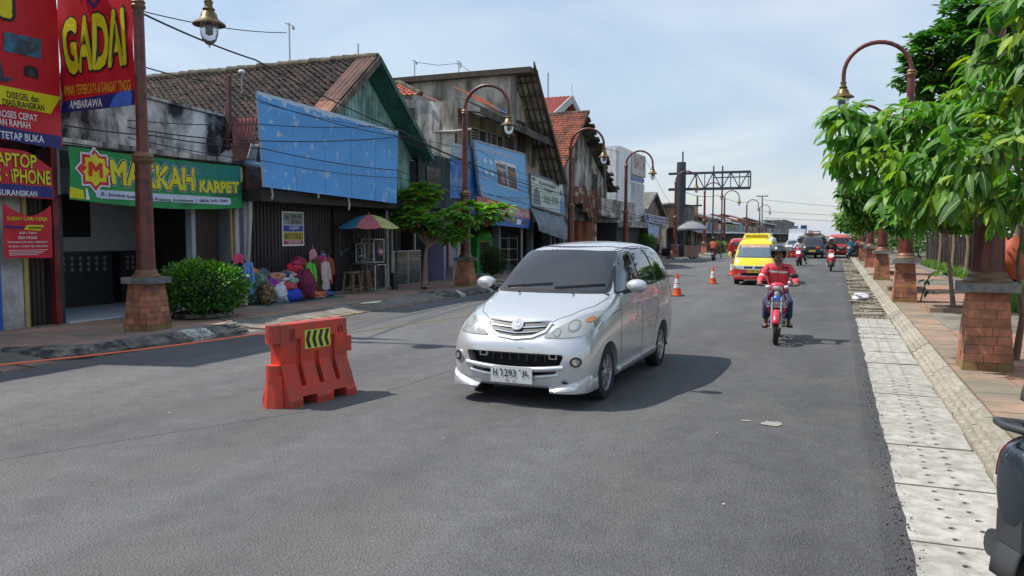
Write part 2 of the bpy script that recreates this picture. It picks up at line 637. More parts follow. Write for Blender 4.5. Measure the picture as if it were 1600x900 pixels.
# ------------------------------------------------------------------ right side: covered drain, kerb, pavement
g = MB()
for (x, y) in [(.28, .1), (.28, .3), (.28, .5), (.45, .1), (.45, .3), (.45, .5)]:
 g.lathe([(.025, -.2), (.025, .1)], 10, (x, y, 0))
cut = g.build('cut', m_slab)
g = MB()
g.box(.0, .70, .006, .592, -.09, 0)
so_ = g.build('slab_src', m_slab)
md = so_.modifiers.new('b', 'BOOLEAN')
md.object = cut
md.solver = 'EXACT'
bpy.context.view_layer.update()
slab_me = bpy.data.meshes.new_from_object(so_.evaluated_get(bpy.context.evaluated_depsgraph_get()))
slab_me.name = 'drain_slab'
bpy.data.objects.remove(cut)
bpy.data.objects.remove(so_)
dr = MB().box(.40, 1.16, 2.2, 19.0, -.40, -.13).build('drain', mat('drain_mud', (.03, .028, .024), .95))
dr['kind'] = 'structure'
for i in range(26):
 y = 3.4 + i * .6
 o = link(slab_me, 'drain_slab', dr, (.425 + rnd(-.012, .012), y, -.014 + rnd(-.008, .006)), (rnd(-.008, .008), rnd(-.008, .008), rnd(-.012, .012)))
g = MB()
for j in range(130):
 y = 19.1 + j * .55
 g.quad((.42, y, -.02), (1.14, y, -.02 + rnd(-.03, .03)), (1.14, y + .55, -.02), (.42, y + .55, -.02 + rnd(-.03, .02)))
for j in range(420):
 y = 19.2 + 45 * random.random() ** 1.7
 s = rnd(.012, .04)
 g.blob((rnd(.5, 1.12), y, -.01), s, s * rnd(.7, 1.4), s * .6, 6, 4, .5, j)
for j in range(7):
 y = 19.8 + j * 1.7
 g.obox((.8 + rnd(-.1, .1), y, .0), (.3, rnd(-.05, .05), rnd(-.02, .02)), (0, rnd(.15, .28), rnd(-.02, .02)), (0, 0, .03))
o = g.build('rubble', m_gravel)
o['kind'] = 'stuff'
g = MB().blob((0, 0, .09), .22, .16, .11, 16, 10, .55, 3.1)
o = g.build('plastic_bag', mat('white_plastic_bag', '#c9cbcf', .35, var=.08), loc=(.72, 24.0, 0), smooth=60)
tag(o, 'crumpled white plastic bag lying in the gutter beside the right kerb', 'bag')
def kerb_mesh(ln, seed):
 prof = [(0, -.12), (0, .028), (.055, .034), (.062, .075), (.105, .082), (.112, .118), (.155, .126), (.165, .152), (.23, .157), (.23, -.12)]
 nn = 9
 vs, fs = [], []
 for j in range(nn):
  y = .006 + (ln - .012) * j / (nn - 1)
  for k, (x, z) in enumerate(prof):
   q = Vector((x, y, z))
   d = .004 * mnoise.noise(Vector((seed, y * 2.2, 0)))
   vs.append((x - d, y, z + d * .7))
 m = len(prof)
 for j in range(nn - 1):
  for k in range(m - 1):
   a = j * m + k
   fs.append((a, a + m, a + m + 1, a + 1))
 fs += [tuple(range(m)), tuple((nn - 1) * m + k for k in range(m - 1, -1, -1))]
 b = MB()
 b.add(vs, fs)
 return b.mesh('kerb_stone', m_kerb, 22)
KM = [kerb_mesh(.75, 3.7 * i) for i in range(6)]
kr = MB().box(1.2, 1.36, -12, 140, -.14, -.03).build('kerb', m_kerb)
kr['kind'] = 'structure'
for i in range(78):
 link(KM[(i * 5 + i // 4) % 6], 'kerb_stone', kr, (1.135 + rnd(-.004, .004), 3 + i * .75, rnd(-.005, .004)), (0, 0, rnd(-.005, .005)))
g = MB()
for i in range(90):
 y = 61.6 + i * .85
 g.add([(1.135, y, -.1), (1.135, y, .03), (1.24, y, .1), (1.37, y, .15), (1.135, y + .83, -.1), (1.135, y + .83, .03), (1.24, y + .83, .1), (1.37, y + .83, .15)],
  [(0, 4, 5, 1), (1, 5, 6, 2), (2, 6, 7, 3)])
o = g.build('far_kerb_stones', m_kerb, kr)
o['kind'] = 'stuff'
sw = MB().box(1.37, 5.4, -12, 160, -.14, .140).build('sidewalk', mat('joint_mortar', '#6e6557', .95, var=.2, bump=.3))
sw['kind'] = 'structure'
TM = {}
for nm, mm in (('r', m_tile_red), ('g', m_tile_grey), ('p', m_tile_pale)):
 TM[nm] = MB().box(.006, .494, .006, .494, -.01, .010).mesh('paving_tile', mm)
rest = {k: MB() for k in TM}
for j in range(90):
 y = 5.0 + j * .5
 for i in range(8):
  x = 1.385 + i * .5
  kind = 'p' if i == 0 else ('g' if (i >= 5 or (j // 7) % 4 == 3) else 'r')
  z = .146 + rnd(-.003, .003)
  if j < 37:
   link(TM[kind], 'paving_tile', sw, (x, y, z), (rnd(-.004, .004), rnd(-.004, .004), 0))
  else:
   rest[kind].box(x + .006, x + .494, y + .006, y + .494, z - .01, z + .008)
for k, b in rest.items():
 o = b.build('far_paving_tiles', {'r': m_tile_red, 'g': m_tile_grey, 'p': m_tile_pale}[k], sw)
 o['kind'] = 'stuff'
# ------------------------------------------------------------------ left side: pavement, ramps and painted kerb islands
LX0, LX1 = -10.02, -10.95
LAMP_Y = [10.52, 23.5, 34.65, 44.9, 60.2, 74.5, 88.6, 112, 132]
isl = [(8.0, 12.3), (20.5, 26.2), (32.2, 37.2), (42.5, 47.4), (57.5, 62.6), (71.8, 77), (86, 91), (109, 115), (129, 135)]
sw2 = MB().box(-13.7, -9.99, -14, 200, -.14, -.012).build('sidewalk', m_ramp)
sw2['kind'] = 'structure'
band = MB()
for j in range(130):
 y = -4 + j * .6
 for i in range(4):
  x = -13.55 + i * .65
  band.box(x + .004, x + .646, y + .004, y + .596, -.02, .118 + rnd(-.002, .002))
o = band.build('paving_tiles', mat('shaded_red_paving', '#b08a76', .85, var=.2, scale=2, bump=.15, bscale=70, dirt='#85796c', dscale=.8, damt=.4), sw2)
o['kind'] = 'stuff'
b = MB().box(-13.55, -10.95, 74, 200, -.02, .118)
o = b.build('far_paving', MATS['shaded_red_paving'], sw2)
o['kind'] = 'stuff'
g = MB().box(-13.60, -13.30, -4, 74, .0, .128)
o = g.build('edge_stones', m_tile_pale, sw2)
rampb = MB()
prev = -6.
es = MB().box(.004, .316, 0, .356, -.03, .022).mesh('edge_stone', m_tile_pale)
for a, b in isl + [(200, 200)]:
 y0, y1 = prev, a
 k = max(1, int((y1 - y0) / .45))
 st = (y1 - y0) / k
 for j in range(k):
  for i in range(3):
   xa, xb = LX1 + .2 * i, LX1 + .2 * (i + 1)
   za, zb = .118 - .031 * i, .118 - .031 * (i + 1)
   q0, q1 = y0 + j * st + .004, y0 + (j + 1) * st - .004
   dz = rnd(-.003, .003)
   rampb.add([(xa + .003, q0, za + dz), (xb - .003, q0, zb + dz), (xb - .003, q1, zb + dz), (xa + .003, q1, za + dz),
     (xa + .003, q0, -.02), (xb - .003, q0, -.02), (xb - .003, q1, -.02), (xa + .003, q1, -.02)],
     [(0, 1, 2, 3), (4, 5, 1, 0), (6, 7, 3, 2), (5, 6, 2, 1), (7, 4, 0, 3)])
  if y0 < 40:
   link(es, 'edge_stone', sw2, (-10.345 + rnd(-.01, .01), y0 + j * st + .02, .002 + rnd(-.004, .004)), (0, 0, rnd(-.02, .02)))
 prev = b
o = rampb.build('ramp_tiles', m_ramp, sw2)
o['kind'] = 'stuff'
for n_, (a, b) in enumerate(isl):
 t = MB()
 zt = .165
 e = .45
 base = [(LX1 - .02, a - .1), (LX1 + .25, a + .15), (-10.42, a + e + .25), (-10.42, b - e - .25), (LX1 + .25, b - .15), (LX1 - .02, b + .1)]
 t.prism([(x, y, -.02) for x, y in base], (0, 0, zt - .01 + .02))
 isn = t.build('kerb_island', MATS['shaded_red_paving'])
 isn['kind'] = 'structure'
 prof = [(0, -.10), (0, .062), (.045, .068), (.06, .092), (.115, .098), (.13, .128), (.19, .135), (.215, .162), (.34, .170), (.34, .0)]
 path = [Vector((LX1 - .02, a - .32, 0)), Vector((-10.55, a - .02, 0)), Vector((-10.06, a + e, 0)), Vector((-10.02, a + e + .3, 0))]
 L_ = b - a - 2 * e - .6
 kk = max(2, int(L_ / .55))
 path += [Vector((-10.02, a + e + .3 + L_ * i / kk, 0)) for i in range(1, kk + 1)]
 path += [Vector((-10.06, b - e, 0)), Vector((-10.55, b + .02, 0)), Vector((LX1 - .02, b + .32, 0))]
 nrm = []
 for i in range(len(path)):
  d = (path[min(i + 1, len(path) - 1)] - path[max(i - 1, 0)]).normalized()
  nrm.append(Vector((-d.y, d.x, 0)))
 for i in range(len(path) - 1):
  bb = MB()
  m_ = len(prof)
  vs = []
  for q, nn in ((path[i].lerp(path[i + 1], .006), nrm[i]), (path[i].lerp(path[i + 1], .994), nrm[i + 1])):
   vs += [q + nn * px + Vector((0, 0, pz)) for px, pz in prof]
  fs = [(k, m_ + k, m_ + k + 1, k + 1) for k in range(m_ - 1)] + [tuple(range(m_)), tuple(range(2 * m_ - 1, m_ - 1, -1))]
  bb.add(vs, fs)
  wh = (n_ == 0 and i == len(path) - 6) or (n_ == 1 and i in (6, 2)) or (n_ > 1 and i % 2)
  bb.build('kerb_stone', m_kerb_white if wh else m_kerb_black, isn)
# ------------------------------------------------------------------ shop fronts along the left pavement
XF = -13.4
m_conc = mat('stained_concrete', '#dbd7cd', .9, var=.10, scale=2, bump=.3, bscale=30, dirt='#4b4843', dscale=2.2, damt=.36, streak=.8)
m_conc2 = mat('grey_old_plaster', '#b7b2a8', .9, var=.10, scale=2, bump=.3, bscale=30, dirt='#5a564f', dscale=1.2, damt=.35, streak=.6)
m_stainwall = mat('mouldy_white_plaster', '#dedcd6', .9, var=.06, scale=2, bump=.3, bscale=30, dirt='#2c2c30', dscale=1.3, damt=.40, streak=.35, edge=.10)
m_cream = mat('cream_plaster', '#ddd5c2', .9, var=.1, scale=2, bump=.2, bscale=40, dirt='#5f584c', dscale=1.1, damt=.35, streak=.6)
m_wallwhite = mat('white_wall', '#b9b9b8', .8, var=.06, dirt='#77746d', damt=.2)
m_rooftile = mat('dark_old_roof_tile', '#4f3c34', .9, var=.32, scale=4, bump=.25, bscale=60, dirt='#221d1b', dscale=1.3, damt=.48, rand=.28)
m_orangetile = mat('orange_roof_tile', '#b4583a', .85, var=.2, scale=4, bump=.2, dirt='#5b3a2c', dscale=1.5, damt=.3, rand=.15)
m_browntile = mat('brown_orange_roof_tile', '#9a5238', .85, var=.25, scale=4, bump=.2, dirt='#4a2f26', dscale=1.2, damt=.4)
m_teal = mat('faded_teal_boards', '#98c4bb', .75, var=.15, scale=4, dirt='#4f6b66', dscale=2, damt=.25, streak=.5, rand=.14)
m_tealdark = mat('teal_eave_paint', '#3c7266', .7, var=.2, scale=4, dirt='#27463f', damt=.25)
m_rust = mat('rusty_iron_sheet', '#8a5b4b', .7, .2, var=.2, scale=3, dirt='#5a2f22', dscale=1.4, damt=.5, bump=.1)
m_rustpink = mat('pale_rusty_sheet', '#b07f68', .7, .1, var=.15, scale=3, dirt='#7a4a3a', dscale=1.4, damt=.35)
m_shutter = mat('brown_black_shutter', '#474040', .55, .2, var=.12, scale=3, dirt='#24201f', dscale=1, damt=.35, streak=.8)
m_bluebill = mat('flaking_blue_paint', '#5aa4e6', .6, var=.08, scale=1.2, dirt='#b5cbe0', dscale=4.5, damt=.0, streak=.25, edge=.03)
m_bluecor = mat('blue_corrugated', '#2872c4', .5, .1, var=.1, scale=2, dirt='#8fa7bd', dscale=2, damt=.2)
m_darkcor = mat('dark_corrugated', '#43565a', .55, .25, var=.2, scale=2, dirt='#2c3535', dscale=1.8, damt=.3, streak=.8)
m_timber = mat('dark_roof_timber', '#4d433a', .9, var=.3, scale=6)
m_soffit = mat('smoky_underside', '#8a847a', .9, var=.25, scale=3, dirt='#25221f', damt=.45)
m_bill2 = mat('light_blue_vinyl', '#69b0e6', .45, var=.05, scale=1)
m_tarp = mat('grey_tarpaulin', '#73818c', .6, var=.1, scale=2, dirt='#555f68', damt=.3)
m_purple = mat('purple_panel', '#3d3558', .6, var=.1)
m_floor = mat('pale_shop_floor', '#c0c8d2', .35, var=.06)
m_greenban = mat('green_vinyl', '#0f8a45', .5, var=.06, scale=1)
m_green2 = mat('dark_green_vinyl', '#17603f', .5, var=.06, scale=1)
m_doorbrown = mat('dark_brown_door', '#33211d', .5, var=.2)
m_redpost = mat('dark_red_post_paint', '#7d2426', .5, var=.12, dirt='#4a1a1c', damt=.25)
m_pvc = mat('white_pvc_pipe', '#b4b2ac', .5, var=.08, dirt='#7f7c74', damt=.25)
def corrugated(pl, x0, x1, y0, y1, pitch, amp, mb, lip=None, m=0, skewtop=0.):
 n = max(2, int(abs(x1 - x0) / pitch * 4))
 vs = []
 for t in (0, 1):
  for i in range(n + 1):
   x = x0 + (x1 - x0) * i / n
   yy = (y0 if t == 0 else y1) + (skewtop * i / n if t else 0)
   if lip:
    yy += lip(i, t)
   vs.append(pl.p(x, yy, amp * math.sin(i * math.pi / 2)))
 mb.add(vs, [(i, i + 1, n + 2 + i, n + 1 + i) for i in range(n)], m)
 return mb
def front(X=XF, d=0.):
 return Plane((X + d, 0, 0), (0, 1, 0), (0, 0, 1))
def sheet_warp(amp, f, seed, fold=0.):
 return lambda x, y: amp * mnoise.noise(Vector((x * f, y * f * .6, seed))) + fold * mnoise.noise(Vector((x * f * 3 + y * 2, seed, y * .5)))
def cloth(pl, x0, x1, y0, y1, m, name, parent=None, nx=24, ny=12, top=None, bot=None, thick=.006):
 b = MB()
 def fn(d):
  def f(u, v):
   x = x0 + (x1 - x0) * u
   a = bot(u) if bot else y0
   c = top(u) if top else y1
   return pl.p(x, a + (c - a) * v, d)
  return f
 b.grid(fn(0), nx, ny)
 b.grid(fn(-thick), nx, ny)
 return b.build(name, m, parent, smooth=50)
# ---------------- A: pawn shop at the near left
t = thing('pawn_shop', 'low red and blue pawn shop front with a white column, behind red banners', 'shop', (0, 0, 0))
MB().box(-20, -13.9, -2, 10.55, -.1, 6.6).build('wall', mat('maroon_wall', '#4a2023', .8, var=.1), t)
MB().box(-14.2, -13.3, -2, 10.4, 2.75, 3.05).build('canopy', m_dark, t)
p = front(-13.56)
b = MB().box(-13.9, -13.55, 7.0, 9.52, .1, 1.15)
b.build('lower_panel', mat('blue_painted_panel', '#1d3f86', .5, var=.1), t)
MB().box(-13.9, -13.555, 7.0, 9.52, 1.153, 2.8).build('upper_panel', mat('red_painted_panel', '#8f1f28', .5, var=.1), t)
MB().box(-13.9, -13.52, 9.52, 9.62, .1, 2.8).build('trim_strip', mat('bright_blue_trim', '#3a63c0', .5), t)
MB().box(-13.9, -13.5, 9.62, 10.02, .1, 2.8).build('white_column', m_wallwhite, t)
MB().tube([(-13.5, 10.08, .1), (-13.5, 10.08, 2.75)], .045, 10).build('yellow_pipe', mat('faded_yellow_pipe', '#a79a5c', .6, var=.15), t, smooth=40)
b = MB()
corrugated(front(-13.72), 10.12, 10.62, .1, 2.8, .09, .015, b)
b.build('folding_door', m_doorbrown, t)
MB().box(-13.55, -13.42, 10.60, 10.72, .1, 3.9).build('red_post', m_redpost, t)
MB().box(-13.53, -13.45, 10.74, 10.80, 2.55, 3.9).build('white_post', m_pvc, t)
wp = sheet_warp(.06, .9, 2., .03)
pl = Plane((-13.22, 0, 0), (0, 1, 0), (0, 0, 1), wp)
ban = cloth(pl, 7.2, 10.66, 3.42, 7.6, m_redprint, 'pawn_banner', nx=36, ny=24)
tag(ban, 'tall red banner at the left edge with pictures of a screen and a camera', 'banner')
def band(pl, pts, m, parent, name='print', d=.006, res=10):
 bm = bmesh.new()
 vs = [bm.verts.new((a, b_, 0)) for a, b_ in pts]
 bm.faces.new(vs)
 for ax in (0, 1):
  lo, hi = min(q[ax] for q in pts), max(q[ax] for q in pts)
  st = .12
  k = int((hi - lo) / st)
  for i in range(1, k + 1):
   co, no = [0, 0, 0], [0, 0, 0]
   co[ax] = lo + i * st
   no[ax] = 1
   bmesh.ops.bisect_plane(bm, geom=bm.verts[:] + bm.edges[:] + bm.faces[:], plane_co=co, plane_no=no)
 b = MB()
 bm.verts.index_update()
 b.add([pl.p(v.co.x, v.co.y, d) for v in bm.verts], [tuple(v.index for v in f.verts) for f in bm.faces])
 bm.free()
 return b.build(name, m, parent)
def yz(u, v, X=-13.22):
 q = on_x(u, v, X)
 return q.y, q.z
band(pl, [yz(-40, 188), yz(60, 208), yz(93, 213), yz(93, 233), yz(60, 228), yz(-40, 209)], m_blueprint, ban, d=.010)
band(pl, [yz(-40, 124), yz(94, 152), yz(78, 178), yz(-40, 154)], m_yellow, ban, d=.010)
band(pl, [yz(8, 49), yz(62, 62), yz(62, 92), yz(8, 79)], mat('blue_sea_picture', '#2b8fb5', .4, var=.3, scale=5, dirt='#3b4550', dscale=5, damt=.5), ban, 'screen_picture', d=.012)
band(pl, [(a, c) for a, c in (yz(-12, 88), yz(2, 92), yz(9, 120), yz(24, 122), yz(14, 128), yz(-12, 124))], mat('laptop_picture', '#3a3450', .4, var=.3, scale=9), ban, 'laptop_picture', d=.012)
cx, cz = yz(49, 113)
band(pl, rounded([(cx - .13, cz - .08), (cx + .12, cz - .1), (cx + .13, cz + .07), (cx + .05, cz + .11), (cx - .03, cz + .12), (cx - .12, cz + .09)], .03), m_blackprint, ban, 'camera_picture', d=.012)
band(pl, ellipse(cx, cz - .01, .06, .065, 14), mat('lens_grey', '#3b4148', .3), ban, 'camera_picture', d=.015)
def txt(pl, body, u0, v0, u1, v1, m, parent, plane, d=.016, offset=.01, back=None, backoff=.05, backm=None, hfix=None):
 a = plane(u0, v0)
 c = plane(u1, v1)
 ht = hfix or (c[1] - a[1])
 if backm:
  letters(pl, body, a[0] - .01 * ht, a[1] - .02 * ht, (c[0] - a[0]) * 1.02, ht * 1.04, backm, parent, d - .004, backoff)
 letters(pl, body, a[0], a[1], c[0] - a[0], ht, m, parent, d, offset)
txt(pl, 'DISEGEL dan', 12, 152.5, 60, 151, m_blackprint, ban, yz, hfix=.115)
txt(pl, 'DIASURANSIKAN', 5, 164, 68, 169 - 8, m_blackprint, ban, yz, hfix=.115, offset=.015)
txt(pl, 'PROSES CEPAT', -8, 181, 57, 186 - 8, m_whiteprint, ban, yz, hfix=.12, offset=.02)
txt(pl, 'DAN RAMAH', -10, 194, 46, 190, m_whiteprint, ban, yz, hfix=.12, offset=.02)
txt(pl, 'LIBUR TETAP BUKA', -36, 212, 66, 205, m_whiteprint, ban, yz, hfix=.13, offset=.02)
a = yz(-30, 22)
letters(pl, 'I', a[0] + .28, yz(0, 25)[1] - .05, .34, 1.4, m_blackprint, ban, .012, .05)
letters(pl, 'I', a[0] + .32, yz(0, 25)[1], .24, 1.4, m_yellow, ban, .016, .03)
wp2 = sheet_warp(.05, 1.3, 5., .04)
pl2 = Plane((-13.12, 0, 0), (0, 1, 0), (0, 0, 1), wp2)
yz2 = lambda u, v: (on_x(u, v, -13.12).y, on_x(u, v, -13.12).z)
a, c = yz2(84, 318), yz2(76, 228)
b2 = cloth(pl2, 7.3, a[0], 2.45, 3.36, m_redprint, 'pawn_banner', nx=30, ny=10, top=lambda u: 3.36 - .12 * u - .25 * max(0, u - .85) / .15, bot=lambda u: 2.50 - .06 * u)
tag(b2, 'red banner strip with yellow lettering about phones, sagging below the tall red banner', 'banner')
band(pl2, [(7.4, 2.52), (a[0] - .02, 2.46), (a[0] - .02, 2.66), (7.4, 2.70)], m_blueprint, b2, d=.010)
txt(pl2, 'LAPTOP', -14, 258, 56, 236, m_yellow, b2, yz2, hfix=.24, backm=m_blackprint, offset=.02)
txt(pl2, 'S · iPHONE', -6, 284, 78, 264, m_yellow, b2, yz2, hfix=.25, backm=m_blackprint, offset=.02)
txt(pl2, 'DIASURANSIKAN', -20, 304, 58, 300, m_whiteprint, b2, yz2, hfix=.10, offset=.02)
pl3 = Plane((-13.05, 0, 0), (0, 1, 0), (0, 0, 1), sheet_warp(.04, 1.5, 9., .03))
yz3 = lambda u, v: (on_x(u, v, -13.05).y, on_x(u, v, -13.05).z)
a, c, e = yz3(5, 324), yz3(80, 318), yz3(82, 403)
b3 = cloth(pl3, a[0], c[0], e[1], c[1], m_redprint, 'pawn_banner', nx=22, ny=16, top=lambda u: c[1] - .02 - .22 * math.sin(math.pi * min(1, u * .93)) ** 1.2 + .02 * u, bot=lambda u: e[1] + .02 * (1 - u))
tag(b3, 'small red notice tied at its corners, lowest of the red banners on the left', 'banner')
w3 = c[0] - a[0]
X3 = lambda f: a[0] + f * w3
h3 = c[1] - e[1]
Z3 = lambda f: e[1] + f * h3
band(pl3, [(X3(.02), Z3(.595)), (X3(.48), Z3(.565)), (X3(.40), Z3(.53)), (X3(.02), Z3(.55))], m_blueprint, b3, d=.008)
band(pl3, [(X3(.47), Z3(.60)), (X3(.82), Z3(.60)), (X3(.74), Z3(.50)), (X3(.40), Z3(.52))], m_yellow, b3, d=.009)
letters(pl3, 'SUSAH CARI KERJA', X3(.06), Z3(.66), .84 * w3, .085 * h3, m_yellow, b3, .014, .02)
letters(pl3, 'KARYAWAN', X3(.5), Z3(.53), .26 * w3, .045 * h3, m_blackprint, b3, .014, .02)
letters(pl3, 'JASA / TOKO', X3(.3), Z3(.43), .36 * w3, .05 * h3, m_whiteprint, b3, .014, .02)
letters(pl3, 'BISA MULAI', X3(.28), Z3(.35), .38 * w3, .05 * h3, m_whiteprint, b3, .014, .02)
letters(pl3, 'PENDIDIKAN MIN SMA / SEDERAJAT', X3(.06), Z3(.27), .82 * w3, .04 * h3, m_whiteprint, b3, .014, .02)
letters(pl3, 'FC BARU / SURAT IJIN MELAMAR', X3(.08), Z3(.195), .82 * w3, .04 * h3, m_whiteprint, b3, .014, .02)
for k in range(4):
 band(pl3, rect(X3(.08), X3(.9 - .07 * k), Z3(.15 - .028 * k), Z3(.158 - .028 * k)), m_whiteprint, b3, d=.01)
YG = 10.80
wpg = sheet_warp(.05, 1.1, 14., .05)
plg = Plane((0, YG, 0), (1, 0, 0), (0, 0, 1), wpg)
xzg = lambda u, v: (on_y(u, v, YG).x, on_y(u, v, YG).z)
gl, gr = xzg(97, 177), xzg(211, 164)
wg = gr[0] - gl[0]
GX = lambda f: gl[0] + f * wg
gb = lambda f: gl[1] + (gr[1] - gl[1]) * f
bg_ = cloth(plg, gl[0], gr[0], 4.05, 7.2, m_redprint, 'pawn_banner', nx=26, ny=26, bot=lambda u: gb(u))
tag(bg_, 'red banner with huge yellow letters tied across to the near left lamp post', 'banner')
GZ = lambda f, u=0.: gb(u) + f
band(plg, [(GX(0), gb(0)), (GX(1), gb(1)), (GX(1), gb(1) + .27), (GX(0), gb(0) + .20)], m_blueprint, bg_, d=.010)
band(plg, [(GX(.66), gb(.66)), (GX(.97), gb(.97)), (GX(.97), gb(1) + .27), (GX(.76), gb(.7) + .25)], mat('mid_blue_print', '#3f72d0', .5), bg_, d=.013)
letters(plg, 'AMBARAWA', GX(.14), gb(.14) + .05, .44 * wg, .15, m_whiteprint, bg_, .018, .02)
letters(plg, 'AMAN TERPERCAYA & SANGAT TINGGI', GX(0.055), gb(.1) + .30, .90 * wg, .19, m_orangeprint, bg_, .016, .02)
up = lambda px, py: (px, py + .09 * (px - GX(.05)) / wg)
letters(plg, 'GADAI', GX(.055), gb(.2) + .62, .87 * wg, 1.10, m_blackprint, bg_, .012, .085, warp=up)
letters(plg, 'GADAI', GX(.075), gb(.2) + .66, .83 * wg, 1.02, m_yellow, bg_, .018, .045, warp=up)
letters(plg, 'KSP', GX(.26), gb(.2) + 2.02, .33 * wg, .24, m_whiteprint, bg_, .016, .03, warp=up)
band(plg, [(GX(.40), gb(.4) + 1.98), (GX(.49), gb(.4) + 1.78), (GX(.60), gb(.4) + 2.0), (GX(.56), gb(.4) + 2.0), (GX(.49), gb(.4) + 1.86), (GX(.44), gb(.4) + 1.98)], m_blueprint, bg_, d=.013)
# ---------------- B: open carpet shop
t = thing('carpet_shop', 'open dark carpet shop under a mould stained white parapet, behind the near left lamp', 'shop')
B0, B1 = 10.85, 16.0
MB().box(-17.0, -16.8, B0, B1, .0, 3.4).build('back_wall', mat('bluish_inner_wall', '#d3d9de', .8, var=.08), t)
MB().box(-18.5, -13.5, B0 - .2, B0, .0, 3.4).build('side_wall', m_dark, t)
MB().box(-18.5, -13.55, B1 - .1, B1 + .1, .0, 3.4).build('side_wall', mat('inner_side_wall', '#a9aeb3', .8), t)
MB().box(-18.5, -13.5, B0, B1, 3.38, 3.48).build('ceiling', MATS['inner_side_wall'], t)
MB().box(-18.5, -13.38, B0, B1, -.05, .16).build('floor', m_floor, t)
MB().box(-16.78, -16.72, 12.0, 14.2, 1.75, 2.75).build('dark_board', m_black, t)
q0, q1 = on_x(228, 156, -14.0), on_x(366, 187, -14.0)
MB().prism([(-14.3, B0, 3.5), (-14.3, B0, 4.85), (-14.3, q1.y, q1.z - .02), (-14.3, q1.y, 3.5)], (.3, 0, 0)).build('parapet', m_stainwall, t)
MB().prism([(-14.36, B0, 4.86), (-14.36, B0, 4.93), (-14.36, q1.y + .04, q1.z + .06), (-14.36, q1.y + .04, q1.z - .0)], (.42, 0, 0)).build('coping', m_conc, t)
MB().box(-14.28, -13.97, q1.y + .005, q1.y + .45, 3.5, q1.z - .5).build('parapet_pier', m_conc, t)
MB().box(-14.35, -13.28, B0 - .1, B1 + .55, 3.48, 3.60).build('canopy_slab', m_conc, t)
MB().prism([(-13.9, 15.35, 3.602), (-13.9, 16.35, 3.602), (-13.9, 15.8, 3.95)], (.45, 0, 0)).build('plaster_hump', m_wallwhite, t)
d0, d1 = 14.55, 15.32
dd = MB().box(-13.95, -13.85, d0, d1, .16, 2.6).build('door', m_doorbrown, t)
MB().box(-13.85, -13.80, d0 + .1, d0 + .16, 1.0, 1.25).build('handle', m_steel, dd)
MB().box(-13.96, -13.78, d0 - .14, d0 - .02, .16, 2.7).build('door_frame', mat('pale_blue_frame', '#9fa8b2', .6), t)
MB().tube([(-13.42, 15.33, .12), (-13.45, 15.33, 2.7)], .035, 8).build('bamboo_pole', mat('bamboo', '#a08c52', .6, var=.2, scale=20), t, smooth=40)
MB().tube([(-13.46, 15.52, .12), (-13.46, 15.52, 2.75)], .075, 12).build('drain_pipe', m_pvc, t, smooth=40)
MB().tube([(-13.40, 15.74, .12), (-13.30, 15.84, 2.2), (-13.30, 15.86, 2.75)], .055, 12).build('drain_pipe', m_pvc, t, smooth=40)
mtr = MB().box(-18.4, -18.3, 16.2, 16.5, 1.5, 2.1)
q = on_x(300, 372, -16.0)
mt = MB().box(-16.0, -15.9, q.y - .2, q.y + .15, q.z - .25, q.z + .28).build('electric_meter', mat('meter_grey', '#6b6f70', .5), None)
MB().lathe([(.1, 0), (.1, .05), (.06, .07)], 14, (-15.9, q.y, q.z + .08), 'x').build('meter_dial', m_black, mt, smooth=40)
tag(mt, 'grey electric meter on the inner wall beside the dark brown door', 'meter')
MB().box(-16.1, -16.0, q.y - .6, B1, .16, 3.38).build('meter_wall', mat('inner_light_wall', '#c3cad0', .8), t)
mcab = mat('black_cabinet', (.025, .024, .026), .4)
mpat = mat('pale_carving', '#7d8084', .7)
for i, (y, w_) in enumerate(((11.9, 1.4), (13.4, 1.5), (15.0, 1.2))):
 lb = ('near left', 'middle', 'far right')[i]
 c = thing('cabinet', ('dark low cabinet nearest the red post inside the open shop', 'dark low cabinet directly left of the lamp shaft inside the open shop', 'dark low cabinet directly right of the lamp shaft inside the open shop')[i], 'cabinet', (-16.3, y, .16), 0, 'cabinets in the open shop')
 MB().box(-.3, .3, -w_ / 2, w_ / 2, 0, 1.25).build('body', mcab, c)
 b = MB()
 for k in range(6):
  for j in range(3):
   yy = -w_ / 2 + .15 + k * (w_ - .3) / 5.5
   zz = .82 + j * .13
   b.box(.3, .308, yy, yy + .09, zz, zz + .05)
   b.box(.3, .309, yy + .03, yy + .06, zz - .03, zz + .08)
 b.build('carved_panel', mpat, c)
wpk = sheet_warp(.05, .8, 21., .05)
plk = Plane((-13.2, 0, 0), (0, 1, 0), (0, 0, 1), lambda x, y: wpk(x, y) - (1.1 * max(0, x - 15.35) ** 1.5))
yk = lambda u, v: (on_x(u, v, -13.2).y, on_x(u, v, -13.2).z)
k0, k1 = 10.80, 15.98
zt = lambda u: 3.44 - .03 * math.sin(math.pi * u)
zb = lambda u: 2.46 - .10 * math.sin(math.pi * min(1, u * 1.06)) + .55 * max(0, u - .93) / .07
kb = cloth(plk, k0, k1, 0, 0, m_greenban, 'shop_banner', nx=48, ny=14, top=zt, bot=zb)
tag(kb, 'green banner with yellow lettering under the canopy of the open shop', 'banner')
KU = lambda f: k0 + (k1 - k0) * f
KZ = lambda f, g_: zb(f) + (zt(f) - zb(f)) * g_
def kpoly(pts, m, d=.010, name='print'):
 return band(plk, [(KU(a_), KZ(a_, b_)) for a_, b_ in pts], m, kb, name, d)
kpoly([(.0, .03), (.055, .03), (.05, .2), (.0, .24)], m_yellow)
kpoly([(.06, .03), (.075, .03), (.068, .24), (.06, .24)], m_whiteprint)
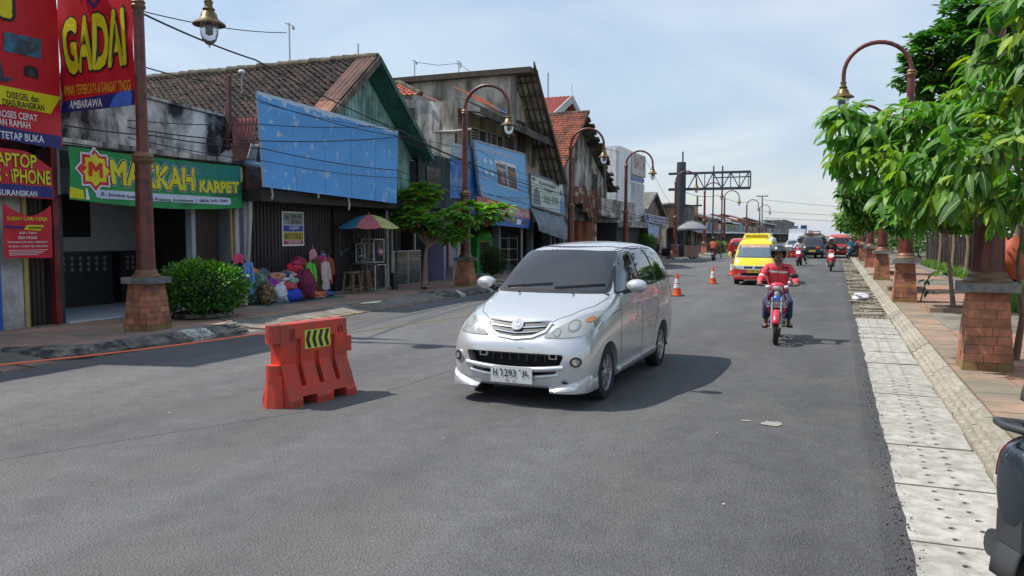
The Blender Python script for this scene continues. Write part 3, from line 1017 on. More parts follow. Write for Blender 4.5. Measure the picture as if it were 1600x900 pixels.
kpoly([(.40, .96), (.93, .96), (.93, .66), (.55, .70), (.45, .8)], mat('teal_vinyl', '#1c7a72', .5), d=.009)
kpoly([(.5, .04), (.97, .04), (.97, .6), (.7, .3), (.6, .2)], m_green2, d=.009)
kpoly([(.905, .62), (.975, .62), (.985, .97), (.90, .97)], m_yellow, d=.012)
kpoly([(.885, .97), (.892, .62), (.902, .62), (.896, .97)], m_whiteprint, d=.012)
pill = rrect(.105, .825, .085, .25, .03)
kpoly(pill, mat('pale_lilac_print', '#c3cbe0', .5), d=.012)
def kletters(body, f0, f1, g0, g1, m, d, off, tilt=0.):
 wv = lambda px, py: (KU(px), KZ(px, py + tilt * (px - f0)))
 vs, fs = text_mesh(body, off)
 x0, x1 = min(v.x for v in vs), max(v.x for v in vs)
 y0, y1 = min(v.y for v in vs), max(v.y for v in vs)
 b = MB()
 b.add([plk.p(*wv(f0 + (v.x - x0) / (x1 - x0) * (f1 - f0), g0 + (v.y - y0) / (y1 - y0) * (g1 - g0)), d + v.z) for v in vs], fs)
 return b.build('lettering', m, kb)
kletters('JL. Jendral Sudirman 96 Kupang, Ambarawa  |  0858 7695 1044', .125, .80, .13, .21, m_blackprint, .016, .012)
for off, m, d, e in ((.11, m_whiteprint, .012, .018), (.085, m_blackprint, .016, .012), (.045, m_yellow, .021, .0)):
 kletters('MAKKAH', .172 - e * .5, .60 + e * .5, .38 - e * 2, .86 + e * 2, m, d, off)
 kletters('KARPET', .625 - e * .3, .875 + e * .3, .36 - e, .62 + e, m, d, off)
EF = .105
for rr_, m, d in ((1.12, m_whiteprint, .012), (1.0, m_redprint, .015), (.80, m_yellow, .019)):
 pts = []
 for i in range(16):
  t_ = math.pi / 2 + i * math.pi / 8
  r_ = (.40 if i % 2 == 0 else .30) * rr_
  pts.append((KU(EF) + r_ * math.cos(t_), KZ(.147, .62) + r_ * math.sin(t_)))
 band(plk, pts, m, kb, 'emblem', d)
kletters('M', EF - .03, EF + .03, .48, .76, mat('bright_red_print', '#d0281c', .5), .023, .05)
MB().tube([(-13.2, 10.7, 3.5), (-13.18, 13.4, 3.46), (-13.2, 16.1, 3.5)], .012, 6).build('banner_rope', m_cable, kb)
# ---------------- C: gabled house with tiled roof
t = thing('gabled_house', 'house with a long dark tiled roof, teal plank gable and dark shutters', 'house')
apx = on_x(593, 88, -12.75)
AY, AZ = apx.y, apx.z
er = on_x(675, 243, -12.75)
EY1, EZ = er.y, er.z
sl = (AZ - EZ) / (EY1 - AY)
EY0 = AY - (EY1 - AY) * 1.14
EZ0 = AZ - sl * (AY - EY0)
XB = -29.0
zl = lambda y: AZ - sl * (AY - y)
zr = lambda y: AZ - sl * (y - AY)
MB().box(XB + .5, -13.46, 15.75, 24.0, 2.95, EZ0 - .25).build('upper_wall', m_dark, t)
MB().box(XB + .5, XF - .95, 15.75, 24.0, 0, 2.95).build('wall', m_dark, t)
MB().prism([(XB, EY0, EZ0 - .14), (XB, AY, AZ - .14), (XB, AY, AZ - .06), (XB, EY0, EZ0 - .06)], (-12.78 - XB, 0, 0)).build('roof_deck', m_timber, t)
MB().prism([(XB, AY, AZ - .12), (XB, EY1, EZ - .12), (XB, EY1, EZ - .02), (XB, AY, AZ - .02)], (-12.78 - XB, 0, 0)).build('roof_slope', m_rooftile, t)
ln = math.hypot(AY - EY0, AZ - EZ0)
rows, tw = 24, .235
tl = ln / rows
dY, dZ = (AY - EY0) / ln, (AZ - EZ0) / ln
def tile_mesh(tw, tl, amp, m, name='roof_tile', up=.035):
 prof = [(0, .2), (.18, .95), (.36, .75), (.58, -.35), (.8, -.6), (1.04, .1)]
 vs, fs = [], []
 for zz, yy in ((up, 0), (0, tl * 1.12)):
  for a_, b_ in prof:
   vs.append((a_ * tw, yy, b_ * amp + zz))
 for a_, b_ in prof:
  vs.append((a_ * tw, .002, b_ * amp + up - .022))
 k = len(prof)
 for i in range(k - 1):
  fs.append((i, i + 1, k + i + 1, k + i))
  fs.append((2 * k + i, 2 * k + i + 1, i + 1, i))
 b = MB()
 b.add(vs, fs)
 return b.mesh(name, m, 60)
tme = tile_mesh(tw, tl, .044, m_rooftile)
Rm = Matrix(((1, 0, 0), (0, dY, -dZ), (0, dZ, dY)))
rest = MB()
cand = []
X0 = -13.55
for r in range(rows):
 for c_ in range(int((X0 - XB) / tw)):
  x = X0 - (c_ + 1) * tw
  base = Vector((x, EY0 + dY * r * tl, EZ0 + dZ * r * tl - .03))
  cand.append(((base - _EYE).length, base))
cand.sort(key=lambda q_: q_[0])
seen = []
for d_, base in cand:
 q_ = base - _EYE
 w_ = q_.dot(_FW)
 u_, v_ = 800 + 1250 * q_.dot(_RT) / w_, 450 - 1250 * q_.dot(_UP) / w_
 hid = (v_ > 150 + (u_ - 402) * .29 and u_ > 402) or (v_ > 160 + (u_ - 230) * .23 and u_ <= 402) or u_ < 225
 seen.append((hid, d_, base))
seen.sort(key=lambda q_: (q_[0], q_[1]))
tvs = [v.co.copy() for v in tme.vertices]
tfs = [tuple(p_.vertices) for p_ in tme.polygons]
for i, (h_, d_, base) in enumerate(seen):
 jit = Vector((rnd(-.012, .012), rnd(-.012, .012), rnd(-.006, .010)))
 if i < 300:
  o = link(tme, 'roof_tile', t, base + jit)
  o.rotation_euler = (math.atan2(dZ, dY) + rnd(-.02, .02), rnd(-.04, .04), rnd(-.03, .03))
 else:
  M3 = Rm @ Matrix.Rotation(rnd(-.05, .05), 3, 'Y') @ Matrix.Rotation(rnd(-.03, .03), 3, 'Z')
  rest.add([base + jit + M3 @ v for v in tvs], tfs)
o = rest.build('roof_tiles', mat('dark_old_roof_tile_mass', '#4f3c34', .9, var=.5, scale=6, bump=.25, bscale=60, dirt='#28221f', dscale=1.6, damt=.48), t, smooth=60)
o['kind'] = 'stuff'
rt = MB()
rt.tube([(0, 0, 0), (-.42, 0, .015)], [.13, .145], 10)
rme = rt.mesh('ridge_tile', mat('mossy_ridge_tile', '#6d6255', .95, var=.3, scale=7, bump=.4, bscale=30, dirt='#38342c', damt=.4, rand=.12), 60)
for i in range(40):
 link(rme, 'ridge_tile', t, (-12.8 - i * .40, AY, AZ - .02 + rnd(-.012, .012)), (0, rnd(-.02, .02), 0))
for (f0, f1, m) in ((0.0, .55, mat('dark_rust_sheet', '#6b463a', .75, .1, var=.2, scale=3, dirt='#3f2a24', damt=.4)), (.53, .84, m_rustpink), (.82, 1.0, m_rust)):
 b = MB()
 pa = Plane((-13.46, AY - (AY - EY0) * f0, zl(AY - (AY - EY0) * f0) + .05 + .02 * (f0 < .5)), (1, 0, 0), (0, -dY, -dZ))
 n_ = 16
 L1 = ln * (f1 - f0)
 vs = []
 for s_ in (0, 1):
  for i in range(n_ + 1):
   vs.append(pa.p(.70 * i / n_, L1 * s_, -.015 * math.sin(i * math.pi / 2) - .0))
 b.add(vs, [(i, i + 1, n_ + 2 + i, n_ + 1 + i) for i in range(n_)])
 b.build('verge_sheet', m, t)
b = MB()
b.prism([(-12.76, EY0, EZ0 - .26), (-12.76, AY, AZ - .24), (-12.76, AY, AZ + .02), (-12.76, EY0, EZ0)], (.05, 0, 0))
b.build('verge_board', mat('weathered_grey_board', '#7d7468', .9, var=.2, scale=5, dirt='#4a4238', damt=.4), t)
b = MB()
b.prism([(-12.755, AY, AZ - .17), (-12.755, EY1 + .05, EZ - .20), (-12.755, EY1 + .05, EZ + .0), (-12.755, AY, AZ + .015)], (.055, 0, 0))
b.build('verge_board', m_tealdark, t)
yy = EY0 + 1.2
while yy < EY1 - .3:
 w_ = .19
 zt1 = min(zl(yy), zr(yy)) - .2
 zt2 = min(zl(yy + w_), zr(yy + w_)) - .2
 if min(zt1, zt2) > 4.0:
  b = MB()
  b.prism([(XF - .06 + rnd(-.015, .015), yy + .012, 3.2), (XF - .06, yy + w_ - .006, 3.2), (XF - .06, yy + w_ - .006, zt2), (XF - .06, yy + .006, zt1)], (.03, 0, 0))
  b.build('gable_plank', m_teal, t)
 yy += w_
for i in range(9):
 f = (i + .5) / 9
 y = AY + (EY1 - AY) * f
 MB().beam((-13.4, y, zr(y) - .17), (-12.76, y, zr(y) - .17), .05, .06).build('batten', m_tealdark, t)
MB().prism([(-13.42, AY, AZ - .2), (-13.42, EY1, EZ - .2), (-13.42, EY1, EZ - .16), (-13.42, AY, AZ - .16)], (.64, 0, 0)).build('eave_lining', m_tealdark, t)
MB().prism([(-13.42, EY0, EZ0 - .2), (-13.42, AY, AZ - .2), (-13.42, AY, AZ - .16), (-13.42, EY0, EZ0 - .16)], (.64, 0, 0)).build('eave_lining', m_tealdark, t)
S0, S1 = 15.98, 23.75
MB().box(XF - .55, -12.9, S0 - .2, S1 + .3, 2.62, 2.90).build('canopy_beam', mat('dark_soffit', '#3b352f', .8, var=.15), t)
MB().box(-13.9, -13.3, S0 - .1, S1 + .2, -.02, .15).build('door_step', m_conc2, t)
for a_, c_ in ((S0, 19.75), (19.88, S1)):
 b = MB()
 pz = front(-13.62)
 n_ = int((c_ - a_) / .14)
 for i in range(n_):
  y0 = a_ + i * .14
  b.prism([(-13.64, y0 + .012, .15), (-13.58, y0 + .035, .15), (-13.58, y0 + .105, .15), (-13.64, y0 + .128, .15)], (0, 0, 2.5))
 b.box(-13.70, -13.635, a_, c_, .15, 2.64)
 b.build('folding_shutter', m_shutter, t)
MB().box(-13.7, -13.56, 19.76, 19.87, .15, 2.64).build('shutter_post', m_black, t)
MB().tube([(-13.3, 22.3, .15), (-13.3, 22.3, 2.65)], .06, 10).build('drain_pipe', m_pvc, t, smooth=40)
MB().tube([(-13.26, 22.52, .15), (-13.26, 22.52, 2.65)], .045, 10).build('drain_pipe', m_pvc, t, smooth=40)
pg = front(-13.57)
for pts in ([(20.05, 1.75), (20.1, 1.9), (20.3, 2.05), (20.6, 2.1)], [(20.05, 1.75), (20.08, 1.2), (20.2, 1.15)], [(20.1, 1.2), (20.4, 1.38), (20.6, 1.36)], [(20.85, 2.1), (20.83, 1.45)], [(21.0, 1.85), (21.2, 1.7)], [(21.35, 1.85), (21.45, 1.25)]):
 b = MB()
 pp = [pg.p(x, y) for x, y in pts]
 for q1_, q2_ in zip(pp, pp[1:]):
  d_ = (q2_ - q1_).normalized()
  n2 = Vector((0, -d_.z, d_.y)) * .022
  b.quad(q1_ - n2, q2_ - n2, q2_ + n2, q1_ + n2)
 b.build('spray_mark', mat('pale_spray', '#5f6a70', .7, var=.2), t)
def sheet_px(pts, Xa, Xb, m):
 a, c = on_x(*pts[0], Xa), on_x(*pts[1], Xa)
 e, f = on_x(*pts[2], Xb), on_x(*pts[3], Xb)
 n_ = 28
 vs = []
 for p0, p1 in ((a, c), (e, f)):
  for i in range(n_ + 1):
   vs.append(p0.lerp(p1, i / n_) + Vector((.02 * math.sin(i * math.pi / 2), 0, 0)))
 b_ = MB()
 b_.add(vs, [(i, i + 1, n_ + 2 + i, n_ + 1 + i) for i in range(n_)])
 b_.build('patch_sheet', m, t)
sheet_px([(362, 185), (404, 184), (364, 224), (396, 222)], -13.95, -13.5, mat('red_rust_sheet', '#8c4a44', .7, .1, var=.15, dirt='#5f3029', damt=.3))
sheet_px([(360, 224), (398, 222), (366, 252), (392, 248)], -13.5, -13.25, m_rust)
sheet_px([(392, 224), (404, 226), (386, 247), (400, 250)], -13.2, -13.1, mat('torn_grey_sheet', '#b5aea3', .7, var=.2, dirt='#6a5648', damt=.3))
MB().box(-13.9, -13.3, 15.75, 16.4, 2.9, 3.48).build('rusty_fascia', m_rust, t)
pt = thing('bracket_post', 'rusty square post with a white insulator arm in front of the dark tiled roof', 'post')
a0, a1 = on_x(357, 255, -13.8), on_x(357, 118, -13.8)
MB().beam(a0 - Vector((0, 0, .8)), a1, .10).build('post', mat('rust_brown', '#5a3a33', .7, var=.2), pt)
q = on_x(378, 112, -13.8)
q2 = on_x(378, 148, -13.8)
MB().beam(a1 - Vector((0, 0, .08)), q - Vector((0, 0, .03)), .03).build('arm', m_black, pt)
MB().tube([q2, q], .012, 6).build('rod', m_pvc, pt)
MB().blob(q, .09, .09, .05, 10, 6).build('insulator', m_white, pt, smooth=180)
MB().blob(q2, .05, .05, .05, 10, 6).build('insulator', m_wood, pt, smooth=180)
XBB = -12.62
bp = [on_x(u, v, XBB) for u, v in ((402, 142), (622, 205), (620, 318), (413, 292))]
bt = thing('blue_billboard', 'big blank sky blue billboard with flaking paint over dark shutters', 'billboard', (XBB, bp[3].y, 2.8))
off = Vector(bt.location)
for i in range(5):
 f0, f1 = i / 5 + .0012, (i + 1) / 5 - .0012
 b = MB()
 q = [bp[3].lerp(bp[2], f0), bp[3].lerp(bp[2], f1), bp[0].lerp(bp[1], f1), bp[0].lerp(bp[1], f0)]
 b.prism([v - off for v in q], (-.03, 0, 0))
 b.build('sheet', m_bluebill, bt)
b = MB()
for z0, z1 in ((0, 1), (.33, .33), (.66, .66)):
 pass
for f in (.02, .35, .68, .97):
 q0, q1 = bp[3].lerp(bp[0], f), bp[2].lerp(bp[1], f)
 b.beam(q0 - off + Vector((-.06, 0, 0)), q1 - off + Vector((-.06, 0, 0)), .05)
b.build('back_frame', m_timber, bt)
b = MB()
for f in (.06, .34, .66, .94):
 q0 = bp[3].lerp(bp[2], f) - off
 b.beam(q0 + Vector((-.06, 0, .1)), q0 + Vector((-.75, 0, .35)), .05)
b.build('bracket', m_timber, bt)
b = MB().prism([bp[0] - off + Vector((.002, -.03, -.0)), bp[3] - off + Vector((.002, -.03, 0)), bp[3] - off + Vector((.002, .0, 0)), bp[0] - off + Vector((.002, 0, 0))], (-.034, 0, 0))
b.build('edge_strip', mat('pale_edge', '#9aa7b5', .7), bt)
b = MB()
fe = [bp[0].lerp(bp[1], f / 60) - off for f in range(61)]
fd = [p_.lerp(bp[3].lerp(bp[2], i / 60) - off, .035 + .05 * max(0, mnoise.noise(Vector((i * .21, 4, 0)))) + .09 * max(0, mnoise.noise(Vector((i * .6, 9, 0)))) * (1.6 - i / 60)) for i, p_ in enumerate(fe)]
dx = Vector((.003, 0, 0))
b.add([p_ + dx for p_ in fe] + [p_ + dx for p_ in fd], [(i, i + 1, 62 + i, 61 + i) for i in range(60)])
b.build('flaked_edge', mat('flaked_pale_paint', '#bcd0e2', .7, var=.1), bt)
b = MB()
for f, l_ in ((.04, .28), (.34, .12), (.57, .35)):
 q0 = bp[3].lerp(bp[2], f) - off
 b.tube([q0 + Vector((.01, 0, 0)), q0 + Vector((.02, .03, -l_ * .6)), q0 + Vector((.015, .0, -l_))], .022, 6)
b.build('torn_strip', m_wallwhite, bt)
ps = [on_x(u, v, -13.56) for u, v in ((440, 330), (474, 332), (475, 384), (442, 386))]
ptl, pbr = ps[0], ps[2]
po = MB().box(-.004, .004, 0, pbr.y - ptl.y, 0, ptl.z - pbr.z).build('poster', m_whiteprint, loc=(-13.555, ptl.y, pbr.z))
tag(po, 'faded white, blue and yellow rental poster on the dark shutter', 'poster')
pp = Plane((.006, 0, 0), (0, 1, 0), (0, 0, 1))
W_, H_ = pbr.y - ptl.y, ptl.z - pbr.z
m_grp = mat('grey_poster_tone', '#8f9290', .6, var=.15)
shape(pp, rect(.05 * W_, .96 * W_, .62 * H_, .96 * H_), m_grp, po, .001)
shape(pp, rect(.05 * W_, .96 * W_, .42 * H_, .60 * H_), mat('poster_blue', '#2a4f9a', .5), po, .001)
shape(pp, rect(.05 * W_, .96 * W_, .17 * H_, .41 * H_), mat('poster_yellow', '#b8a63c', .5), po, .001)
shape(pp, rect(.05 * W_, .96 * W_, .05 * H_, .16 * H_), mat('poster_red', '#b04048', .5), po, .001)
letters(pp, 'DIJUAL', .4 * W_, .78 * H_, .5 * W_, .13 * H_, m_blackprint, po, .003)
letters(pp, 'SEWA', .38 * W_, .63 * H_, .45 * W_, .13 * H_, m_blackprint, po, .003)
letters(pp, 'A', .1 * W_, .76 * H_, .2 * W_, .14 * H_, mat('poster_navy', '#22356b', .5), po, .003, .03)
letters(pp, 'SUJAKY', .32 * W_, .45 * H_, .48 * W_, .13 * H_, m_whiteprint, po, .003)
letters(pp, '0813 2170 671', .09 * W_, .2 * H_, .83 * W_, .17 * H_, m_blackprint, po, .003)
letters(pp, 'HUB. PEMILIK', .25 * W_, .07 * H_, .62 * W_, .07 * H_, m_whiteprint, po, .003)
# ---------------- D: low kiosk with dark corrugated front
t = thing('corrugated_kiosk', 'dark kiosk with a green black corrugated front beside the big blue billboard', 'kiosk')
D0, D1 = 24.05, 28.4
b = MB()
corrugated(front(-13.1), D0, D1, 2.75, 4.62, .17, .035, b, skewtop=-.12)
b.build('corrugated_front', m_darkcor, t)
MB().box(-18, -13.2, D0, D1, 2.7, 4.3).build('upper_wall', m_dark, t)
MB().box(-18, -17.8, D0, D1, 0, 2.7).build('back_wall', m_dark, t)
MB().box(-18, -13.3, D0 - .04, D0 + .06, 0, 2.7).build('side_wall', m_dark, t)
MB().box(-14.1, -13.32, 26.35, 26.5, .1, 2.7).build('door_post', mat('lilac_post', '#8f8fb5', .6), t)
MB().box(-13.55, -13.35, D0 + .3, 26.3, 2.15, 2.68).build('purple_valance', m_purple, t)
MB().box(-15.6, -15.5, 24.9, 26.3, .9, 1.9).build('inner_panel', mat('inner_grey_panel', '#7b8088', .7), t)
MB().box(-13.42, -13.3, D0 + .02, D0 + .14, .1, 2.7).build('corner_post', m_pvc, t)
pn = MB()
q = on_x(676, 275, -13.05)
pn.box(-.012, .012, 0, 1.0, 0, .62)
o = pn.build('old_notice_board', mat('grey_peeling_board', '#6d6a62', .8, var=.2, scale=3, dirt='#3a3834', damt=.4), loc=(-13.04, q.y - .45, q.z - .32))
tag(o, 'small grey peeling notice board on the dark corrugated front', 'sign')
pb = Plane((.014, 0, 0), (0, 1, 0), (0, 0, 1))
letters(pb, 'SEDIA', .12, .36, .55, .13, m_blackprint, o, .002)
letters(pb, 'PULSA', .14, .14, .6, .15, m_blackprint, o, .002)
t = thing('passage_wall', 'grey and white plastered wall stub beside the tree, left of the second lamp', 'wall', (-13.4, 27.6, .12))
MB().box(-1.2, .0, -1.05, .9, 0, 2.4).build('wall', mat('smooth_grey_plaster', '#8e9094', .8, var=.08), t)
b = MB()
b.prism([(.005, -.35, 0), (.005, .45, 0), (.005, .45, 2.4), (.005, -.05, 2.4), (.005, -.05, .9), (.005, -.15, .4)], (.05, 0, 0))
b.build('white_buttress', m_wallwhite, t)
MB().box(.0, .35, -1.05, -.1, 0, .5).build('step_block', m_conc2, t)
MB().tube([(.1, -.98, 0), (.1, -.98, 2.3)], .05, 8).build('red_pipe', m_redpost, t, smooth=40)
MB().box(.02, .08, .52, .60, .4, 2.2).build('yellow_strip', mat('yellow_strip', '#b99b2c', .5), t)
MB().box(.0, .07, .62, .72, .1, 2.4).build('blue_strip', mat('blue_strip', '#3050a0', .5), t)
# ---------------- E: two-storey concrete house with half a gable
t = thing('concrete_house', 'stained grey two storey house with half a gable roof above light blue billboards', 'house')
E0, EM, E1 = 27.15, 32.9, 40.6
zt = on_x(703, 158, -13.4).z
tl_ = on_y(612, 135, E0)
MB().prism([(-22, E0, 2.4), (-13.75, E0, 2.4), (-13.75, E0, zt), (-16.5, E0, zt + .35), (-22, E0, zt + .5)], (0, .2, 0)).build('side_wall', m_conc, t)
MB().box(-13.75, -13.3, E0 - .06, E0 + .38, 2.4, zt + .02).build('corner_pier', m_cream, t)
q = on_y(642, 180, E0)
MB().box(q.x - .18, q.x + .18, E0 - .03, E0 + .02, q.z - .26, q.z + .26).build('side_window', m_dark, t)
MB().box(-14.3, -13.55, E0 + .38, EM, 2.4, zt - .1).build('front_wall', m_conc2, t)
hp = MB()
h0 = on_y(608, 135, E0)
hz0 = zt + .30
A_, B_, C_ = Vector((-21.5, E0 - .1, hz0 + .2)), Vector((-14.6, E0 - .1, hz0)), Vector((-21.5, E0 + 1.5, hz0 + .95))
D_ = Vector((-16.4, E0 + 1.5, hz0 + .8))
hp.add([A_, B_, D_, C_], [(0, 1, 2, 3)])
hp.add([B_, Vector((-14.5, E0 + 3.0, hz0 - .1)), D_], [(0, 1, 2)])
hp.build('hip_roof_deck', m_orangetile, t)
tb = MB()
def lay_tiles(mb, a, b, c, d, nr, nc, amp):
 nrm = (b - a).cross(d - a).normalized()
 if nrm.z < 0:
  nrm = -nrm
 for r in range(nr):
  f0, f1 = r / nr, min(1, (r + 1.12) / nr)
  for k in range(nc):
   g0, g1 = k / nc, (k + 1) / nc
   pts = []
   for f, up_ in ((f0, amp * .9), (f1, amp * .1)):
    for gg, hh in ((0, 0.), (.3, 1.), (.62, .35), (1, -.3)):
     gx = g0 + (g1 - g0) * gg
     lo, hi = a.lerp(b, gx), d.lerp(c, gx)
     pts.append(lo.lerp(hi, f) + nrm * (hh * amp + up_ + rnd(0, amp * .25)))
   pts += [p_ - nrm * amp * .9 for p_ in pts[:4]]
   mb.add(pts, [(0, 1, 5, 4), (1, 2, 6, 5), (2, 3, 7, 6), (8, 9, 1, 0), (9, 10, 2, 1), (10, 11, 3, 2)])
lay_tiles(tb, A_, B_, D_, C_, 7, 30, .03)
o = tb.build('roof_tiles', mat('orange_roof_tile_mass', '#b4583a', .85, var=.4, scale=6, bump=.2, dirt='#6b4030', dscale=2.5, damt=.3), t)
o['kind'] = 'stuff'
b = MB()
for a_, c_ in ((C_, D_), (D_, B_)):
 b.tube([a_ + Vector((0, 0, .05)), c_ + Vector((0, 0, .05))], .1, 8)
b.build('ridge_cap', mat('mossy_ridge_tile', '#6d6255'), t)
rz = on_y(780, 118, EM).z
MB().box(-24, -13.3, EM, EM + .25, 2.4, rz).build('half_gable_wall', m_conc2, t)
MB().box(-13.3, -13.12, EM - .04, EM + .22, 5.2, rz).build('wall_post', mat('grey_post', '#6f6b66', .8), t)
ap = on_x(818, 112, -12.3)
EV = on_x(884, 288, -12.3)
MB().box(-24, -12.3, EM - .3, EM + .7, rz - .02, rz + .22).build('ridge_beam', m_timber, t)
YA, ZA = EM + .6, rz + .18
rs = MB()
rs.prism([(-24, YA, ZA), (-24, EV.y, EV.z), (-24, EV.y, EV.z + .08), (-24, YA, ZA + .08)], (24 - 12.3, 0, 0))
rs.build('roof_slope', mat('pale_grey_underside', '#b5b0a8', .9, var=.2, scale=3, dirt='#6d675f', damt=.3), t)
n_ = 4
for i in range(n_):
 x = -13.2 + i * .27
 MB().beam((x, YA + .1, ZA - .08), (x, EV.y, EV.z - .08), .05, .1).build('rafter', m_timber, t)
for i in range(9):
 f = (i + .5) / 9
 y, z = YA + (EV.y - YA) * f, ZA + (EV.z - ZA) * f - .16
 MB().beam((-13.35, y, z), (-12.28, y, z), .06, .05).build('batten', m_timber, t)
MB().prism([(-12.3, YA - .5, ZA + .1), (-12.3, EV.y + .1, EV.z - .15), (-12.3, EV.y + .1, EV.z + .1), (-12.3, YA - .5, ZA + .32)], (.06, 0, 0)).build('verge_board', m_timber, t)
MB().prism([(-13.55, EM + .25, 2.4), (-13.55, E1, 2.4), (-13.55, E1, EV.z - .1), (-13.55, EM + .25, ZA - .3)], (.15, 0, 0)).build('front_gable', m_cream, t)
for y in (34.6, 35.7):
 MB().box(-13.42, -13.36, y, y + .42, 5.0, 6.7).build('tall_window', mat('green_grey_window', '#4d5c5a', .4), t)
b = MB()
for k in range(5):
 b.box(-13.38, -13.2, 33.15 + k * .28, 33.27 + k * .28, 4.9, 6.9)
b.build('dark_timber_strips', m_timber, t)
l0, l1 = on_x(716, 150, -12.4), on_x(870, 208, -12.4)
MB().prism([(-12.4, 27.6, 6.55), (-12.4, 36.0, 6.18), (-13.6, 36.0, 6.75), (-13.6, 27.6, 7.1)], (0, 0, .06)).build('balcony_roof', m_soffit, t)
MB().prism([(-12.42, 27.6, 6.30), (-12.42, 36.0, 5.93), (-12.42, 36.0, 6.20), (-12.42, 27.6, 6.57)], (.05, 0, 0)).build('fascia', mat('grey_fascia', '#5d5852', .85, var=.2, dirt='#2f2b28', damt=.4), t)
for i in range(6):
 y = 27.9 + i * 1.6
 MB().beam((-13.5, y, 6.55), (-12.42, y, 6.38 - i * .055), .06).build('joist', m_timber, t)
b = MB()
lay_tiles(b, Vector((-12.5, 28.0, 6.75)), Vector((-12.5, 31.0, 6.6)), Vector((-13.7, 31.0, 7.4)), Vector((-13.7, 28.0, 7.45)), 5, 12, .03)
o = b.build('fallen_tiles', MATS['orange_roof_tile_mass'], t)
o['kind'] = 'stuff'
MB().prism([(-12.38, 29.8, 6.66), (-12.38, 30.9, 6.60), (-12.9, 30.9, 6.9), (-12.9, 29.8, 6.95)], (0, 0, .04)).build('blue_tarp', m_bluecor, t)
for (y0, y1) in ((29.0, 30.6), (31.0, 32.4)):
 w_ = MB().box(-13.56, -13.50, y0, y1, 4.95, 6.05).build('window', m_dark, t)
 fr = MB()
 for y in (y0, (y0 + y1) / 2 - .03, y1 - .06):
  fr.box(-13.52, -13.44, y, y + .06, 4.95, 6.05)
 for z in (4.92, 6.02):
  fr.box(-13.52, -13.43, y0 - .02, y1 + .02, z, z + .06)
 fr.build('frame', mat('pale_green_frame', '#9aa79f', .7, var=.1), w_)
 sl_ = MB()
 for k in range(9):
  sl_.box(-13.5, -13.45, y0 + .08, (y0 + y1) / 2 - .05, 5.02 + k * .11, 5.05 + k * .11)
 sl_.build('louvre', m_cream, w_)
MB().tube([(-13.3, E0 + .2, 2.4), (-13.3, E0 + .2, 5.6)], .07, 8).build('brown_pipe', mat('rust_brown', '#5a3a33'), t, smooth=40)
q0_, q1_ = on_y(683, 212, E0 - .08), on_y(683, 145 + 46, E0 - .08)
b = MB()
b.tube([(-14.1, E0 - .1, zt - .3), (-14.1, E0 - .1, zt - 1.1), (-13.2, E0 - .1, zt - 1.12), (-12.6, E0 + .1, zt - 1.05)], .05, 8)
b.build('drain_pipe', m_pvc, t, smooth=40)
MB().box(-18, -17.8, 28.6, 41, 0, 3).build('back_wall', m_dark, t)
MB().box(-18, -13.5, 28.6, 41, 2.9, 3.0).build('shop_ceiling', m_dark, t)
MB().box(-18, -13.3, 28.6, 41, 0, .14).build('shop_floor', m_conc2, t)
for y in (28.5, 31.6, 35.6, 40.4):
 MB().box(-13.6, -13.35, y, y + .25, .1, 2.9).build('pillar', mat('grey_smooth_pillar', '#6b7076', .7), t)
for y in (33.4, 37.4, 38.0):
 MB().tube([(-13.0, y, .12), (-13.0, y, 2.6)], .05, 8).build('awning_post', m_pvc, t, smooth=40)
q = on_x(760, 400, -14.2)
ks = thing('green_stall', 'bright green shop stall half hidden behind the clipped bush near the car', 'stall', (-14.2, q.y, .14))
MB().box(-.5, 0, -1.0, 1.0, 0, 1.55).build('body', mat('bright_green_paint', '#1f9a3c', .5), ks)
MB().box(.0, .02, -.75, .35, .5, 1.4).build('frame', mat('wood_frame_yellow', '#a07c35', .6), ks)
MB().box(.02, .03, -.68, .28, .57, 1.33).build('dark_panel', m_dark, ks)
MB().blob((-.2, .1, 1.62), .35, .6, .25, 12, 6).build('green_bundle', mat('lime_green', '#4ec23a', .5), ks, smooth=180)
rk = thing('wire_rack', 'thin wire rack in the dark shop opening directly above the silver car roof', 'rack', (-14.0, 34.8, .14))
b = MB()
for z in (.5, 1.0, 1.5):
 b.beam((0, -.6, z), (0, .6, z), .03)
 b.beam((-.4, -.6, z), (-.4, .6, z), .03)
b.build('shelf', m_steel, rk)
b = MB()
for y in (-.6, .6):
 for x in (0, -.4):
  b.beam((x, y, 0), (x, y, 1.6), .035)
b.build('upright', m_steel, rk)
c0, c1 = on_x(703, 232, -13.05), on_x(746, 300, -13.05)
cs = MB()
corrugated(front(-13.05), c0.y, c1.y + .35, 3.15, 4.72, .17, .02, cs)
o = cs.build('blue_corrugated_sheet', m_bluecor)
tag(o, 'bright blue corrugated sheet between the concrete pier and the light blue billboard', 'sheet')
hd = MB().box(-13.03, -13.0, c0.y + .0, c1.y + .35, 4.6, 5.15).build('head_panel', mat('pale_blue_head', '#6fa6cf', .6, var=.2, scale=2, dirt='#a6b4b5', damt=.3), o)
X2 = -12.75
bb = [on_x(u, v, X2) for u, v in ((741, 219), (820, 241), (829, 330), (751, 306))]
bt = thing('paint_shop_billboard', 'light blue billboard with white lettering and two dark product panels', 'billboard', (X2, bb[3].y, bb[3].z))
off = Vector(bt.location)
b = MB()
b.prism([v - off for v in (bb[3], bb[2], bb[1], bb[0])], (-.1, 0, 0))
b.build('panel', m_bill2, bt)
b = MB()
ins = [bb[0].lerp(bb[1], .5).lerp(bb[3].lerp(bb[2], .5), .5)]
for i in range(4):
 b.beam(bb[i] - off, bb[(i + 1) % 4] - off, .06)
b.build('frame', m_wallwhite, bt)
def bil(fx, fz, q4=bb):
 return q4[3].lerp(q4[2], fx).lerp(q4[0].lerp(q4[1], fx), fz)
